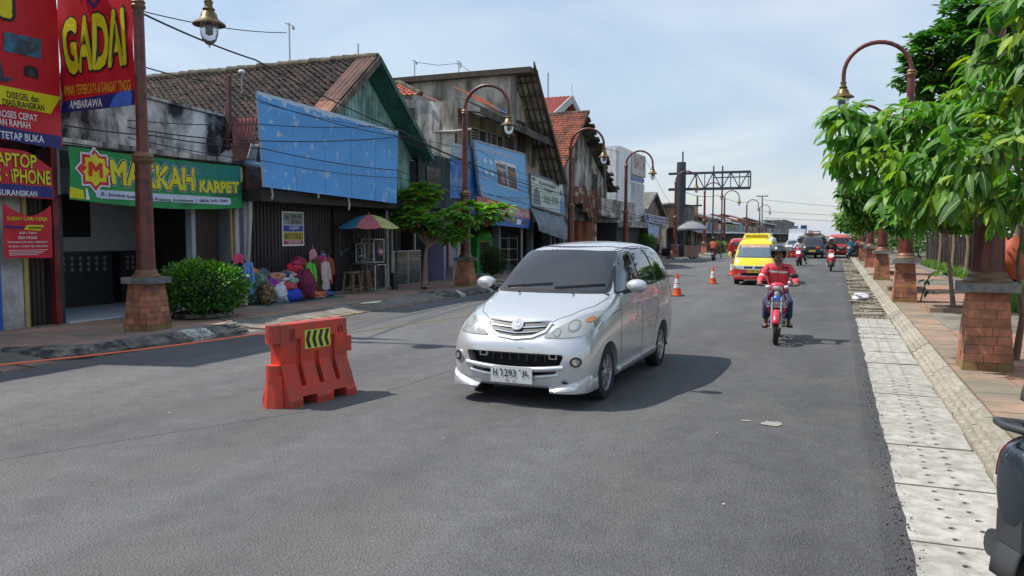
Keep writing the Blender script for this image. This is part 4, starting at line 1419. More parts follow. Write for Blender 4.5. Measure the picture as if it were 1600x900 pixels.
def bprint(pts, m, q4, off, parent, d=.006, name='print'):
 b_ = MB()
 b_.add([bil(x, z, q4) - off + Vector((d, 0, 0)) for x, z in pts], [tuple(range(len(pts)))])
 return b_.build(name, m, parent)
def btext(body, x0, x1, z0, z1, m, q4, off, parent, d=.012, offset=.015):
 vs, fs = text_mesh(body, offset)
 xa, xb = min(v.x for v in vs), max(v.x for v in vs)
 ya, yb = min(v.y for v in vs), max(v.y for v in vs)
 b_ = MB()
 b_.add([bil(x0 + (v.x - xa) / (xb - xa) * (x1 - x0), z0 + (v.y - ya) / (yb - ya) * (z1 - z0), q4) - off + Vector((d + v.z, 0, 0)) for v in vs], fs)
 return b_.build('lettering', m, parent)
btext('TOKO CAT BIMA BARU', .08, .66, .84, .91, m_whiteprint, bb, off, bt)
mdk = mat('product_dark', '#3b3f4c', .5, var=.2, scale=4, dirt='#7a6a70', dscale=3, damt=.3)
bprint(rect(.34, .545, .30, .76), m_whiteprint, bb, off, bt, .004)
bprint(rect(.56, .76, .30, .76), m_whiteprint, bb, off, bt, .004)
bprint(rect(.35, .54, .32, .70), mdk, bb, off, bt, .007)
bprint(rect(.57, .75, .32, .70), mdk, bb, off, bt, .007)
btext('Nippe', .37, .52, .56, .65, m_whiteprint, bb, off, bt)
btext('Pilihan', .59, .73, .56, .63, m_orangeprint, bb, off, bt)
bprint(ellipse(.46, .44, .04, .08), mat('pale_pink_print', '#c07a80', .5), bb, off, bt, .010)
for i in range(2):
 for j in range(2):
  bprint(ellipse(.15 + .11 * i, .68 - .2 * j, .025, .045), m_whiteprint, bb, off, bt, .008)
  bprint(rect(.11 + .11 * i, .19 + .11 * i, .57 - .2 * j, .59 - .2 * j), mat('pale_cyan_print', '#a9cce0', .5), bb, off, bt, .008)
btext('www.catbima.co.id  0298 591 234', .3, .88, .115, .155, mat('pale_cyan_print', '#a9cce0', .5), bb, off, bt)
rb = [on_x(u, v, -12.7) for u, v in ((745, 306), (829, 331), (829, 345), (745, 322))]
o = MB().prism([rb[3], rb[2], rb[1], rb[0]], (-.03, 0, 0)).build('red_strip_sign', mat('faded_red_strip', '#b9484c', .5, var=.1, dirt='#cfb0b0', damt=.2))
tag(o, 'faded red strip sign directly under the light blue billboard', 'sign')
btext('SEDIA CAT TEMBOK KAYU BESI', .3, .97, .2, .7, m_whiteprint, rb, Vector(), o)
bl = [on_x(u, v, -12.65) for u, v in ((742, 326), (829, 346), (829, 357), (742, 350))]
bl = [on_x(u, v, -12.65) for u, v in ((720, 318), (829, 344), (826, 357), (722, 346))]
o = MB().prism([bl[3], bl[2], bl[1], bl[0]], (-.03, 0, 0)).build('blue_strip_sign', mat('blue_strip_vinyl', '#2f62b0', .5, var=.1))
tag(o, 'narrow blue strip sign with product pictures, lowest above the shop opening', 'sign')
for i, fx in enumerate((.42, .66, .78, .88)):
 bprint(rect(fx, fx + .07, .3, .8), (m_whiteprint, mdk, m_whiteprint, mdk)[i], bl, Vector(), o, .004)
bprint(rect(.1, .3, .15, .4), m_yellow, bl, Vector(), o, .004)
btext('CAT & BESI', .5, .74, .55, .85, m_yellow, bl, Vector(), o)
X3b = -12.75
b4 = [on_x(u, v, X3b) for u, v in ((828, 271), (880, 288), (883, 337), (830, 321))]
bt = thing('pale_billboard', 'pale yellow green billboard with a grey figure, above the grey awning', 'billboard', (X3b, b4[3].y, b4[3].z))
off = Vector(bt.location)
MB().prism([v - off for v in (b4[3], b4[2], b4[1], b4[0])], (-.1, 0, 0)).build('panel', mat('pale_green_vinyl', '#d3dfc0', .5, var=.12, scale=1.2, var2='#c0d4dc'), bt)
b = MB()
for i in range(4):
 b.beam(b4[i] - off, b4[(i + 1) % 4] - off, .08)
b.build('frame', mat('grey_frame', '#70747a', .6), bt)
m_fig = mat('faded_grey_print', '#6b7a86', .5)
bprint([(.06, .08), (.26, .08), (.25, .5), (.18, .62), (.1, .56), (.06, .3)], m_fig, b4, off, bt)
bprint([(.84, .03), (.97, .03), (.97, .4), (.93, .62), (.86, .45)], mat('soft_blue_print', '#5f8fc0', .5), b4, off, bt)
bprint(ellipse(.91, .70, .045, .08), m_fig, b4, off, bt)
bprint(ellipse(.1, .86, .05, .07), m_fig, b4, off, bt)
btext('Rumah Busana', .25, .72, .76, .86, m_fig, b4, off, bt)
btext('Muslim', .4, .62, .6, .68, m_fig, b4, off, bt)
bprint(rect(.36, .56, .22, .46), mat('soft_green_print', '#86a38c', .5, var=.2, scale=6), b4, off, bt)
bprint(rect(.6, .8, .28, .5), mat('soft_green_print', '#86a38c', .5), b4, off, bt)
aw0, aw1 = on_x(828, 322, -12.7), on_x(882, 340, -12.7)
aw = MB()
def awf(u, v):
 y = aw0.y + (aw1.y - aw0.y) * u
 z = aw0.z + (aw1.z - aw0.z) * u - .05 - v * (1.05 + .1 * u)
 return Vector((-12.7 + .35 * math.sin(v * 1.6) + .10 * mnoise.noise(Vector((y * 1.1 + v * 1.5, v * .6, 2))) + .05 * math.sin(y * 5 + v * 3) * v, y, z))
aw.grid(awf, 40, 10)
o = aw.build('grey_awning', m_tarp, smooth=60)
tag(o, 'drooping grey tarpaulin awning under the pale yellow green billboard', 'awning')
# ---------------- F: torn gable house
t = thing('torn_gable_house', 'house with a brown orange tiled roof and torn white gable beyond the billboards', 'house')
F = on_x(921, 178, -12.6)
fl, fr = on_x(870, 272, -12.6), on_x(945, 300, -12.6)
FYA, FZA = F.y, F.z
F0, F1 = 38.2, 50.0
sF = (FZA - 5.0) / (FYA - F0)
MB().prism([(-24, F0, 5.0), (-24, FYA, FZA), (-24, FYA, FZA + .08), (-24, F0, 5.08)], (24 - 12.6, 0, 0)).build('roof_deck', m_timber, t)
b = MB()
lay_tiles(b, Vector((-22, F0, 5.1)), Vector((-12.62, F0, 5.1)), Vector((-12.62, FYA, FZA + .1)), Vector((-22, FYA, FZA + .1)), 24, 40, .035)
o = b.build('roof_tiles', m_browntile, t)
o['kind'] = 'stuff'
MB().prism([(-24, FYA, FZA), (-24, F1, 4.5), (-24, F1, 4.6), (-24, FYA, FZA + .08)], (24 - 13.0, 0, 0)).build('roof_slope', m_soffit, t)
MB().tube([(-22, FYA, FZA + .1), (-12.6, FYA, FZA + .1)], .11, 8).build('ridge_cap', MATS['mossy_ridge_tile'], t, smooth=40)
MB().prism([(-13.5, F0 + .8, 2.6), (-13.5, F1 - .8, 2.6), (-13.5, F1 - .8, 4.8), (-13.5, FYA, FZA - .3), (-13.5, F0 + .8, 5.3)], (.12, 0, 0)).build('gable_wall', mat('grey_white_plaster', '#ccc9bf', .9, var=.1, scale=2, dirt='#4f4b44', dscale=.9, damt=.5, streak=.5), t)
for (y0, y1, z0, z1) in ((46.0, 46.9, 3.6, 5.4), (41.6, 42.2, 4.6, 6.0)):
 MB().box(-13.38, -13.34, y0, y1, z0, z1).build('window', m_dark, t)
MB().beam((-12.9, 46.9, 3.2), (-12.9, 46.9, 6.2), .12).build('thin_post', mat('grey_post', '#6f6b66'), t)
rg = MB()
random.seed(3)
for i in range(26):
 f = i / 26
 y = FYA + (F1 - FYA) * f
 z = FZA + (4.55 - FZA) * f
 wdt = .75 + rnd(-.3, .15) - .2 * (f > .6) * rnd(0, 2)
 dyy = (F1 - FYA) / 26
 dzz = (4.55 - FZA) / 26
 rg.add([(-13.4, y, z), (-13.4 + wdt, y, z - rnd(0, .12)), (-13.4 + wdt, y + dyy, z + dzz - rnd(0, .12)), (-13.4, y + dyy, z + dzz),
   (-13.4, y, z + .05), (-13.4 + wdt, y, z + .03), (-13.4 + wdt, y + dyy, z + dzz + .03), (-13.4, y + dyy, z + dzz + .05)],
  [(0, 1, 2, 3), (7, 6, 5, 4), (1, 0, 4, 5), (2, 1, 5, 6), (3, 2, 6, 7)])
rg.build('ragged_eave', m_soffit, t)
MB().box(-18, -17.8, 41, 52, 0, 3.2).build('back_wall', m_dark, t)
MB().box(-14, -13.45, 40.6, 41.5, .1, 2.7).build('dark_jamb', m_dark, t)
tc_ = thing('torn_canopy', 'rusty torn canopy sheets hanging above the brick coloured shop wall', 'canopy', (-13.0, 41.0, 2.6))
tor = mat('peeling_white_sheet', '#a8a294', .8, var=.1, scale=2, dirt='#6e4632', dscale=1.6, damt=.5, edge=.05)
seg = [(0.0, 1.5, .9, .15), (1.5, 2.4, .5, .4), (2.4, 3.4, .2, -.2), (3.4, 4.3, -.9, .1), (4.3, 5.0, .35, .0)]
for i, (a_, c_, lo, tp) in enumerate(seg):
 b = MB()
 n_ = 12
 vs = []
 for s_ in (0, 1):
  for k in range(n_ + 1):
   y = a_ + (c_ - a_) * k / n_
   z = (lo + .22 * mnoise.noise(Vector((y * 5, i, 0))) + .1 * mnoise.noise(Vector((y * 13, i, 0)))) if s_ == 0 else 1.75 + tp * .4
   vs.append((.05 * math.sin(k * 2) + .1 * (1 - s_), y, z))
 b.add(vs, [(k, k + 1, n_ + 2 + k, n_ + 1 + k) for k in range(n_)])
 b.build('torn_sheet', tor, tc_)
fb = thing('fascia_board', 'long dented grey white fascia board right of the torn rusty canopy', 'fascia', (-12.9, 46.0, 2.9))
fw = mat('dirty_white_fascia', '#c9c7c0', .75, var=.08, scale=2, dirt='#5f5a50', dscale=1.2, damt=.4, streak=.3)
for i in range(5):
 a_ = i * 1.75
 b = MB()
 zz = .0 - .0 * i
 b.prism([(0, a_ + .02, zz + rnd(-.06, .06)), (0, a_ + 1.72, zz + rnd(-.06, .06)), (0, a_ + 1.72, zz + 1.05 + rnd(-.05, .05)), (0, a_ + .02, zz + 1.08 + rnd(-.05, .05))], (.05, 0, 0))
 b.build('board', fw, fb)
MB().box(-.55, -.02, -.1, 8.8, -.02, .06).build('underside', m_dark, fb)
t = thing('brick_shopfront', 'shop front with bare orange brick wall and blue box under the torn canopy', 'shop')
MB().box(-13.9, -13.5, 43.6, 46.4, .1, 3.0).build('brick_wall', mat('bare_brick_wall', '#8e5238', .9, var=.3, scale=6, bump=.3), t)
MB().box(-13.5, -13.35, 44.9, 45.9, .1, 1.3).build('blue_panel', mat('dull_blue_panel', '#2c4a80', .6), t)
MB().box(-13.7, -13.3, 46.4, 46.6, .1, 3.0).build('post', m_cream, t)
MB().box(-17, -16.8, 46.6, 55, 0, 3).build('back_wall', m_dark, t)
MB().box(-17, -13.4, 46.6, 55, 2.9, 3.0).build('ceiling', m_dark, t)
# ---------------- G: red roofed house further back
t = thing('red_roofed_house', 'red tiled gable roof with pale verge boards rising behind the brown orange roof', 'house')
gA = on_x(893, 150, -20)
gR = on_x(908, 180, -20)
G0 = gA.y - 5
slg = (gA.z - gR.z) / (gR.y - gA.y)
zG = lambda y: gA.z - slg * abs(y - gA.y)
m_redtile = mat('dull_red_roof_tile', '#8f453c', .85, var=.2, scale=3, bump=.2)
b = MB()
lay_tiles(b, Vector((-34, G0, zG(G0))), Vector((-20, G0, zG(G0))), Vector((-20, gA.y, gA.z)), Vector((-34, gA.y, gA.z)), 16, 40, .04)
o = b.build('roof_tiles', m_redtile, t)
o['kind'] = 'stuff'
MB().prism([(-34, gA.y, gA.z - .1), (-34, gA.y + 5, zG(gA.y + 5)), (-34, gA.y + 5, zG(gA.y + 5) + .1), (-34, gA.y, gA.z)], (14, 0, 0)).build('roof_slope', m_redtile, t)
MB().prism([(-20.6, G0, 2), (-20.6, gA.y + 4.6, 2), (-20.6, gA.y + 4.6, zG(gA.y + 4.6) - .3), (-20.6, gA.y, gA.z - .4), (-20.6, G0, zG(G0) - .3)], (.1, 0, 0)).build('gable_wall', mat('brown_gable', '#5d4238', .8), t)
for s_ in (-1, 1):
 b = MB()
 b.prism([(-19.98, gA.y, gA.z - .55), (-19.98, gA.y + 5 * s_, zG(gA.y + 5) - .55), (-19.98, gA.y + 5 * s_, zG(gA.y + 5) + .05), (-19.98, gA.y, gA.z + .08)], (.1, 0, 0))
 b.build('verge_board', mat('pale_grey_verge', '#a9aaa8', .7), t)
MB().beam((-22, gA.y, gA.z), (-22, gA.y, gA.z + 2.0), .06).build('lightning_rod', m_black, t)
# ---------------- H: tall white clad building
t = thing('white_clad_building', 'tall white ribbed metal building with a grey louvred front', 'building')
h0, h1, hm = on_x(966, 230, -13.1), on_x(1005, 345, -13.1), on_x(985, 240, -13.1)
HZ = h0.z
m_clad = mat('white_cladding', '#e9ebec', .5, var=.04, scale=2, dirt='#b5babd', damt=.1, streak=.6)
MB().box(-22, -13.1, h0.y, h1.y, 2.6, HZ + .1).build('core', m_clad, t)
n_ = 22
for i in range(n_):
 x0 = -20.5 + i * (7.3 / n_)
 MB().box(x0 + .01, x0 + 7.3 / n_ - .03, h0.y - .05, h0.y - .002, 2.8, HZ + .1).build('side_rib', m_clad, t)
n_ = 9
for i in range(n_):
 y0 = h0.y + i * (hm.y - h0.y) / n_
 MB().box(-13.098, -13.04, y0 + .02, y0 + (hm.y - h0.y) / n_ - .03, 2.7, HZ + .12).build('front_rib', m_clad, t)
MB().box(-13.098, -12.95, hm.y, h1.y, 5.95, HZ + .05).build('sign_band', mat('pale_sign_band', '#b9b4ad', .5), t)
letters(Plane((-12.945, 0, 0), (0, 1, 0), (0, 0, 1)), 'BATA', hm.y + .5, 6.4, 3.6, 1.0, mat('bronze_letters', '#8d6a58', .5), t, .0, .03)
b = MB().box(-13.09, -13.02, hm.y + .1, h1.y - .1, 5.6, 5.85).build('blue_strip', mat('dull_blue_strip', '#5a7fae', .5), t)
for i in range(26):
 z = 2.75 + i * .105
 b = MB()
 b.prism([(-13.09, hm.y + .1, z), (-12.99, hm.y + .1, z + .02), (-12.99, hm.y + .1, z + .07), (-13.09, hm.y + .1, z + .09)], (0, h1.y - hm.y - .2, 0))
 b.build('louvre', m_clad, t)
MB().box(-22, -13.15, h0.y, h1.y, 0, 2.6).build('ground_floor', m_dark, t)
MB().box(-13.5, -12.6, h0.y + .4, h1.y - .2, 2.3, 2.68).build('canopy', fw, t)
q = on_x(905, 263, -13.2)
MB().beam((-14, h0.y - 1.2, HZ - .1), (-13.0, h0.y - .06, HZ - .3), .06).build('stay', m_steel, t)
# ---------------- I: small gabled house and blue lettered board
t = thing('small_gable_house', 'small gabled house with a grey roof, between the white clad building and the gantry', 'house')
i0 = on_x(1021, 304, -13.2)
IY, IZ = i0.y, i0.z
MB().prism([(-20, IY - 4.5, 3.1), (-20, IY + 4.2, 3.1), (-20, IY, IZ)], (6.7, 0, 0)).build('body', mat('pinkish_plaster', '#a5968c', .9, var=.1, dirt='#6a5b50', damt=.35), t)
for s_, e_ in ((-1, 4.8), (1, 4.5)):
 b = MB()
 b.prism([(-20, IY, IZ + .02), (-20, IY + s_ * e_, 2.95), (-20, IY + s_ * e_, 3.1), (-20, IY, IZ + .2)], (7.1, 0, 0))
 b.build('roof', mat('grey_sheet_roof', '#77766f', .7, var=.15, dirt='#55504a', damt=.3), t)
MB().box(-19, -13.3, h1.y + .1, IY + 6, 0, 3.1).build('wall', m_cream, t)
MB().box(-13.29, -13.2, IY + 1.5, IY + 3.1, .1, 2.1).build('wooden_door', mat('orange_wood_door', '#8a5a35', .6, var=.2), t)
MB().box(-13.29, -13.25, IY - 2.4, IY + .8, .1, 2.2).build('shop_opening', m_dark, t)
MB().box(-13.28, -12.7, h1.y + .2, IY + 3.6, 2.3, 3.25).build('fascia', fw, t)
s4 = [on_x(u, v, -12.6) for u, v in ((1008, 333), (1041, 341), (1041, 352), (1009, 346))]
o = MB().prism([s4[3], s4[2], s4[1], s4[0]], (-.06, 0, 0)).build('blue_lettered_sign', mat('pale_sign_white', '#bcc4d0', .5))
tag(o, 'long white shop sign with deep blue lettering behind the round green bush', 'sign')
btext('CV TIRTO MULYO', .2, .98, .55, .9, mat('deep_blue_letters', '#2a3f8c', .5), s4, Vector(), o)
btext('TOKO BESI', .2, .98, .1, .45, MATS['deep_blue_letters'], s4, Vector(), o)
bprint(rect(.02, .15, .1, .9), MATS['deep_blue_letters'], s4, Vector(), o)
s5 = [on_x(u, v, -12.55) for u, v in ((1012, 350), (1030, 354), (1029, 372), (1014, 370))]
o = MB().prism([s5[3], s5[2], s5[1], s5[0]], (-.03, 0, 0)).build('hanging_banner', mat('cyan_white_vinyl', '#9fc0dc', .5, var=.2, scale=2))
tag(o, 'small pale blue hanging banner below the deep blue lettered sign', 'banner')
# ---------------- far row of low shops on the left
random.seed(11)
specs = [
 (74.0, 84.0, 4.6, '#7c7266', '#8c8678', 'flat'), (84.0, 92.0, 3.9, '#9a8f80', '#a9a294', 'shed'),
 (92.0, 101.0, 3.7, '#8c857c', '#8a3a3c', 'flat'), (101., 111., 3.8, '#a5a398', '#b0a878', 'sheet'),
 (111., 124., 3.7, '#9da38f', '#c0c4a0', 'sheet'), (124., 136., 3.9, '#8c8c80', '#a6ab90', 'tile'),
 (136., 150., 4.2, '#98948a', '#8b8a80', 'tile'), (150., 172., 4.0, '#9a9a98', '#8f9698', 'flat'),
 (172., 200., 4.4, '#8a8c8c', '#9aa4a8', 'sheet'), (200., 240., 5.2, '#94928c', '#7c8288', 'flat'),
 (240., 300., 6.0, '#8c8f90', '#7c858c', 'flat')]
lab = ['long grey stained concrete shop just behind the black gantry column', 'low shop with a brown awning, right of the gantry column base',
 'low shop with a dull red fascia among the far shops', 'low shop with a mustard fascia among the far shops',
 'low shop with a wide pale green fascia, behind the red car', 'far shop with a rusty brown tiled roof above a green grey fascia',
 'far shop with a brown tiled roof and grey fascia, behind the yellow minivan', 'far flat roofed pale grey shop above the yellow minivan roof',
 'far shop with pale sheet roof behind the plastic barriers', 'far grey flat roofed block behind the dark pickup',
 'farthest grey block at the end of the left row']
for i, (y0, y1, h, wc, fc, rf) in enumerate(specs):
 t = thing('far_shop', lab[i], 'shop', (-13.4, y0, 0), 0, 'low shops far along the left side')
 L_ = y1 - y0
 MB().box(-8, 0, .05, L_ - .05, 2.5, h).build('wall', mat('far_wall_' + wc[1:], wc, .9, var=.12, scale=1, dirt='#4a453e', dscale=.5, damt=.4, streak=.4), t)
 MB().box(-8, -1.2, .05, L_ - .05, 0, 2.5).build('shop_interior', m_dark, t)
 f_ = MB().box(.02, .75, .2, L_ - .2, 2.35, 3.15)
 f_.build('fascia', mat('far_fascia_' + fc[1:], fc, .7, var=.12, scale=1.2, dirt='#5c574c', damt=.25), t)
 for k in range(int(L_ / 3) + 1):
  yy = min(L_ - .2, .1 + 3 * k)
  MB().box(-.3, .0, yy, yy + .18, .1, 2.5).build('pillar', m_cream, t)
 for k in range(int(L_ / 3.2)):
  c_ = random.choice(['#8f3030', '#3f6aa8', '#b8a83c', '#7b8a90', '#3c7a52', '#b9b7b0'])
  MB().box(.752, .80, .5 + 3.2 * k, .5 + 3.2 * k + rnd(1.5, 2.6), 2.45, 3.05).build('sign_panel', mat('panel_' + c_[1:], c_, .6, var=.15, scale=3), t)
 if rf in ('sheet', 'shed', 'tile'):
  m = {'sheet': mat('far_sheet_roof', '#8c8f90', .6, var=.15), 'shed': m_rust, 'tile': m_browntile}[rf]
  MB().prism([(.6, 0, h - .3), (-4, 0, h + 1.1), (-8, 0, h - .1), (-8, 0, h - .2), (-4, 0, h + .98), (.6, 0, h - .42)], (0, L_, 0)).build('roof', m, t)
 else:
  MB().box(-8.1, .1, -.0, L_, h, h + .14).build('coping', m_conc, t)
 b = MB()
 b.prism([(.75, .4, 2.35), (1.9, .4, 1.95), (1.9, .4, 1.99), (.75, .4, 2.40)], (0, L_ - .8, 0))
 b.build('awning', mat(random.choice(['awning_a', 'awning_b', 'awning_c']), random.choice([(.12, .10, .08), (.2, .22, .24), (.3, .26, .2)]), .8, var=.2), t)
random.seed(5)
def far_board(u0, v0, u1, v1, D, m, label, legs=True, name='far_billboard'):
 a_, c_ = on_y(u0, v1, D), on_y(u1, v0, D)
 t = thing(name, label, 'billboard', (a_.x, D, 0))
 MB().box(0, c_.x - a_.x, -.15, .15, a_.z, c_.z).build('panel', m, t)
 b = MB()
 for f in (.2, .8):
  x = (c_.x - a_.x) * f
  b.box(x - .15, x + .15, .16, .4, 0, a_.z + .5)
 b.build('post', m_steel, t)
 return t
far_board(1238, 353, 1247, 375, 210, mat('far_grey_board', '#7c828c', .6), 'narrow grey board far off, left of the blue billboards')
far_board(1247, 357, 1251, 374, 205, mat('far_blue_board', '#3f68a5', .6), 'slim mid blue board far off, left of the dark navy billboard')
far_board(1251, 352, 1261, 369, 200, mat('far_navy_board', '#33507c', .6, var=.3, scale=.6), 'dark navy billboard above the dark pickup cab')
t = far_board(1263, 360, 1269, 369, 195, mat('far_pink_board', '#b5868f', .6), 'small pink and white board right of the navy billboard')
b = MB()
a_, c_ = on_y(1269, 378, 194), on_y(1282, 361, 194)
t2 = thing('board_frame', 'empty red edged board frame far off above the white car', 'billboard', (a_.x, 194, 0))
wd = c_.x - a_.x
for (x0, x1, z0, z1) in ((0, .25, 0, c_.z), (wd - .25, wd, 0, c_.z), (0, wd, c_.z - .25, c_.z)):
 b.box(x0, x1, -.1, .1, z0, z1)
b.build('frame', mat('faded_pink_frame', '#b07a82', .6), t2)
q = on_z(1250, 372, 1.2)
# ------------------------------------------------------------------ street lamps on brick pedestals
def frustum_bricks(hb, ht, z0, z1, courses, parent):
 for c in range(courses):
  za, zb = z0 + (z1 - z0) * c / courses, z0 + (z1 - z0) * (c + 1) / courses
  zb -= .008
  ra = hb + (ht - hb) * (za - z0) / (z1 - z0)
  rb = hb + (ht - hb) * (zb - z0) / (z1 - z0)
  for f in range(4):
   cut = [0, .40 + rnd(-.05, .05), 1] if (c + f) % 2 else [0, .60 + rnd(-.05, .05), 1]
   if (c + f) % 3 == 0:
    cut = [0, .3, .68, 1]
   for k in range(len(cut) - 1):
    s0 = cut[k] + (.008 if k else 0)
    s1 = cut[k + 1] - (.008 if cut[k + 1] < 1 else 0)
    pr = rnd(-.003, .005)
    vs = []
    for r_, z in ((ra, za), (rb, zb)):
     for s_, d in ((s0, 0), (s1, 0), (s1, -.05), (s0, -.05)):
      R_ = r_ + pr + d
      x = -R_ + 2 * R_ * s_
      p = (x, -R_)
      for _ in range(f):
       p = (-p[1], p[0])
      vs.append((p[0], p[1], z))
    b = MB()
    b.add(vs, [(0, 1, 5, 4), (1, 2, 6, 5), (2, 3, 7, 6), (3, 0, 4, 7), (4, 5, 6, 7), (3, 2, 1, 0)])
    b.build('brick', m_mossbrick if c == 0 else m_brick, parent)
def lamp(x, y, z0, d, label, ped, bricks=0, pr=.143, capz=1.07, upper=True):
 hb, ht, hc = ped
 t = thing('street_lamp', label, 'street lamp', (x, y, z0), 0, 'arched street lamps on brick pedestals')
 ch = .11
 zc = capz - z0
 pd_ = MB()
 k = .006 if bricks else 0
 r0, r1 = hb - k, ht - k
 vs = [(-r0, -r0, -.1), (r0, -r0, -.1), (r0, r0, -.1), (-r0, r0, -.1), (-r1, -r1, zc - ch), (r1, -r1, zc - ch), (r1, r1, zc - ch), (-r1, r1, zc - ch)]
 pd_.add(vs, [(3, 2, 1, 0), (0, 1, 5, 4), (1, 2, 6, 5), (2, 3, 7, 6), (3, 0, 4, 7), (4, 5, 6, 7)])
 pdo = pd_.build('pedestal', m_brickjoint if bricks else m_brick, t)
 if bricks:
  frustum_bricks(hb, ht, 0, zc - ch, bricks, pdo)
 cp = MB().box(-hc, hc, -hc, hc, zc - ch, zc)
 cp.build('cap_stone', m_capstone, t)
 s = pr / .143
 MB().lathe([(.235 * s, zc), (.235 * s, zc + .02), (.215 * s, zc + .045), (.195 * s, zc + .06), (.19 * s, zc + .10), (.165 * s, zc + .13)], 20, cap=False).build('base_ring', mat('worn_bronze_ring', '#7d5c43', .5, .3, var=.2), t, smooth=35)
 MB().lathe([(.165 * s, zc + .10), (.155 * s, zc + .3), (.145 * s, zc + 1.0), (.132 * s, 3.10 - z0)], 20).build('lower_shaft', m_pole, t, smooth=35)
 co = MB()
 co.lathe([(.132 * s, 3.02 - z0), (.165, 3.05 - z0), (.175, 3.09 - z0), (.16, 3.11 - z0), (.178, 3.14 - z0), (.165, 3.18 - z0), (.12, 3.22 - z0)], 20)
 co.build('collar', mat('worn_bronze_ring', '#7d5c43'), t, smooth=35)
 MB().lathe([(.098, 3.18 - z0), (.088, 5.7 - z0)], 16).build('upper_shaft', m_pole, t, smooth=35)
 co = MB()
 co.lathe([(.088, 5.62 - z0), (.115, 5.65 - z0), (.12, 5.69 - z0), (.1, 5.72 - z0), (.118, 5.75 - z0), (.085, 5.8 - z0)], 16)
 co.build('collar', mat('worn_bronze_ring', '#7d5c43'), t, smooth=35)
 pts = [(0, 0, 5.75 - z0)]
 for i in range(17):
  a = math.pi * (1 - i / 16)
  pts.append((d * (.76 + .76 * math.cos(a)), 0, 5.78 - z0 + .74 * math.sin(a)))
 pts.append((d * 1.52, 0, 5.52 - z0))
 MB().tube(pts, .052, 10).build('arch', m_pole, t, smooth=40)
 hx, hz = d * 1.52, 5.5 - z0
 h = MB()
 h.lathe([(.03, .12), (.075, .10), (.06, .04), (.07, 0), (.10, -.02), (.085, -.06), (.12, -.09), (.14, -.16), (.17, -.20), (.255, -.255), (.262, -.28), (.24, -.285), (.14, -.24)], 20, (hx, 0, hz))
 ho = h.build('lamp_head', m_brass, t, smooth=40)
 h = MB()
 h.lathe([(.135, -.25), (.145, -.32), (.14, -.42), (.11, -.52), (.06, -.58), (.02, -.60)], 18, (hx, 0, hz))
 h.build('glass_globe', m_lampglass, ho, smooth=60)
 h = MB()
 h.lathe([(.025, -.25), (.04, -.30), (.04, -.42), (.01, -.44)], 10, (hx, 0, hz))
 h.lathe([(.012, -.59), (.02, -.61), (.008, -.64)], 8, (hx, 0, hz))
 h.build('bulb', m_white, ho, smooth=60)
 return t
LP, RP = (.275, .205, .285), (.275, .205, .31)
llab = ['arched street lamp in front of the open carpet shop, nearest on the left pavement', 'arched street lamp beside the spreading tree, second on the left pavement',
  'arched street lamp behind the silver car in front of the torn gable house', 'arched street lamp in front of the tall white clad building',
  'arched street lamp directly left of the dark gantry column', 'arched street lamp right of the leaning rider in orange, under the gantry truss',
  'arched street lamp beside the red car on the left pavement', 'arched street lamp just above the yellow minivan roof, left of the concrete pole',
  'farthest arched street lamp on the left pavement, right of the concrete pole']
for i, y in enumerate(LAMP_Y):
 lamp(-11.1, y, .165, 1, llab[i], LP, bricks=(8 if i == 0 else 7 if i == 1 else 0))
rlab = ['arched street lamp whose shaft rises through the big leaved near tree on the right', 'arched street lamp with its arch showing above the leaves on the right pavement',
  'arched street lamp behind the tied string, third on the right pavement', 'arched street lamp fourth along the right pavement, under leaves',
  'arched street lamp fifth along the right pavement', 'arched street lamp sixth along the right pavement', 'arched street lamp seventh along the right pavement']
RL = [(1.75, 11.3), (1.62, 21.9), (1.62, 32.3), (1.68, 44.3), (1.7, 56), (1.72, 66), (1.72, 77)]
for i, (x, y) in enumerate(RL):
 lamp(x, y, .155, -1, rlab[i], RP, bricks=(9 if i == 0 else 8 if i < 3 else 0), pr=(.165 if i == 0 else .155), capz=1.22)
b = MB()
pts = [(RL[1][0] + .155 * math.cos(a), RL[1][1] + .155 * math.sin(a), 1.72 + .08 * math.sin(a * 1.0)) for a in [i * math.pi / 8 for i in range(17)]]
b.tube(pts, .008, 6)
o = b.build('tied_string', m_whiteprint)
tag(o, 'white string tied round the second right lamp shaft', 'string')
# ------------------------------------------------------------------ gantry and poles
m_gan = mat('dark_gantry_steel', (.07, .074, .088), .55, .4, var=.2)
gq = on_x(1063, 395, -11.0)
t = thing('billboard_gantry', 'big dark empty billboard gantry with a truss arm over the street', 'gantry', (-11.0, gq.y, .12))
GY = gq.y
a0, a1 = on_y(1045, 271, GY), on_y(1173, 269, GY)
b0, b1 = on_y(1045, 296, GY), on_y(1173, 294, GY)
ox = -11.0
MB().lathe([(.37, 0), (.35, 7.2)], 16).build('column', m_gan, t, smooth=40)
MB().tube([(.1, 0, 7.1), (.1, 0, 8.0)], .06, 8).build('mast', m_gan, t)
b = MB()
zt, zbm = (a0.z + a1.z) / 2 - .12, (b0.z + b1.z) / 2 - .12
xl, xr_ = a0.x - ox, a1.x - ox
b.beam((xl, 0, zt), (xr_, 0, zt), .14, .18)
b.beam((xl, 0, zbm), (xr_, 0, zbm), .14, .2)
b.build('chord', m_gan, t)
b = MB()
for i in range(7):
 f0, f1 = .24 + i * .105, .24 + (i + 1) * .105
 x0, x1 = xl + (xr_ - xl) * f0, xl + (xr_ - xl) * f1
 b.beam((x0, 0, zbm if i % 2 == 0 else zt), (x1, 0, zt if i % 2 == 0 else zbm), .07)
 b.beam((x1, 0, zbm), (x1, 0, zt), .06)
b.beam((xr_, 0, zbm), (xr_, 0, zt), .09)
b.beam((xl + (xr_ - xl) * .55, 0, zbm + (zt - zbm) * .68), (xr_, 0, zbm + (zt - zbm) * .70), .08)
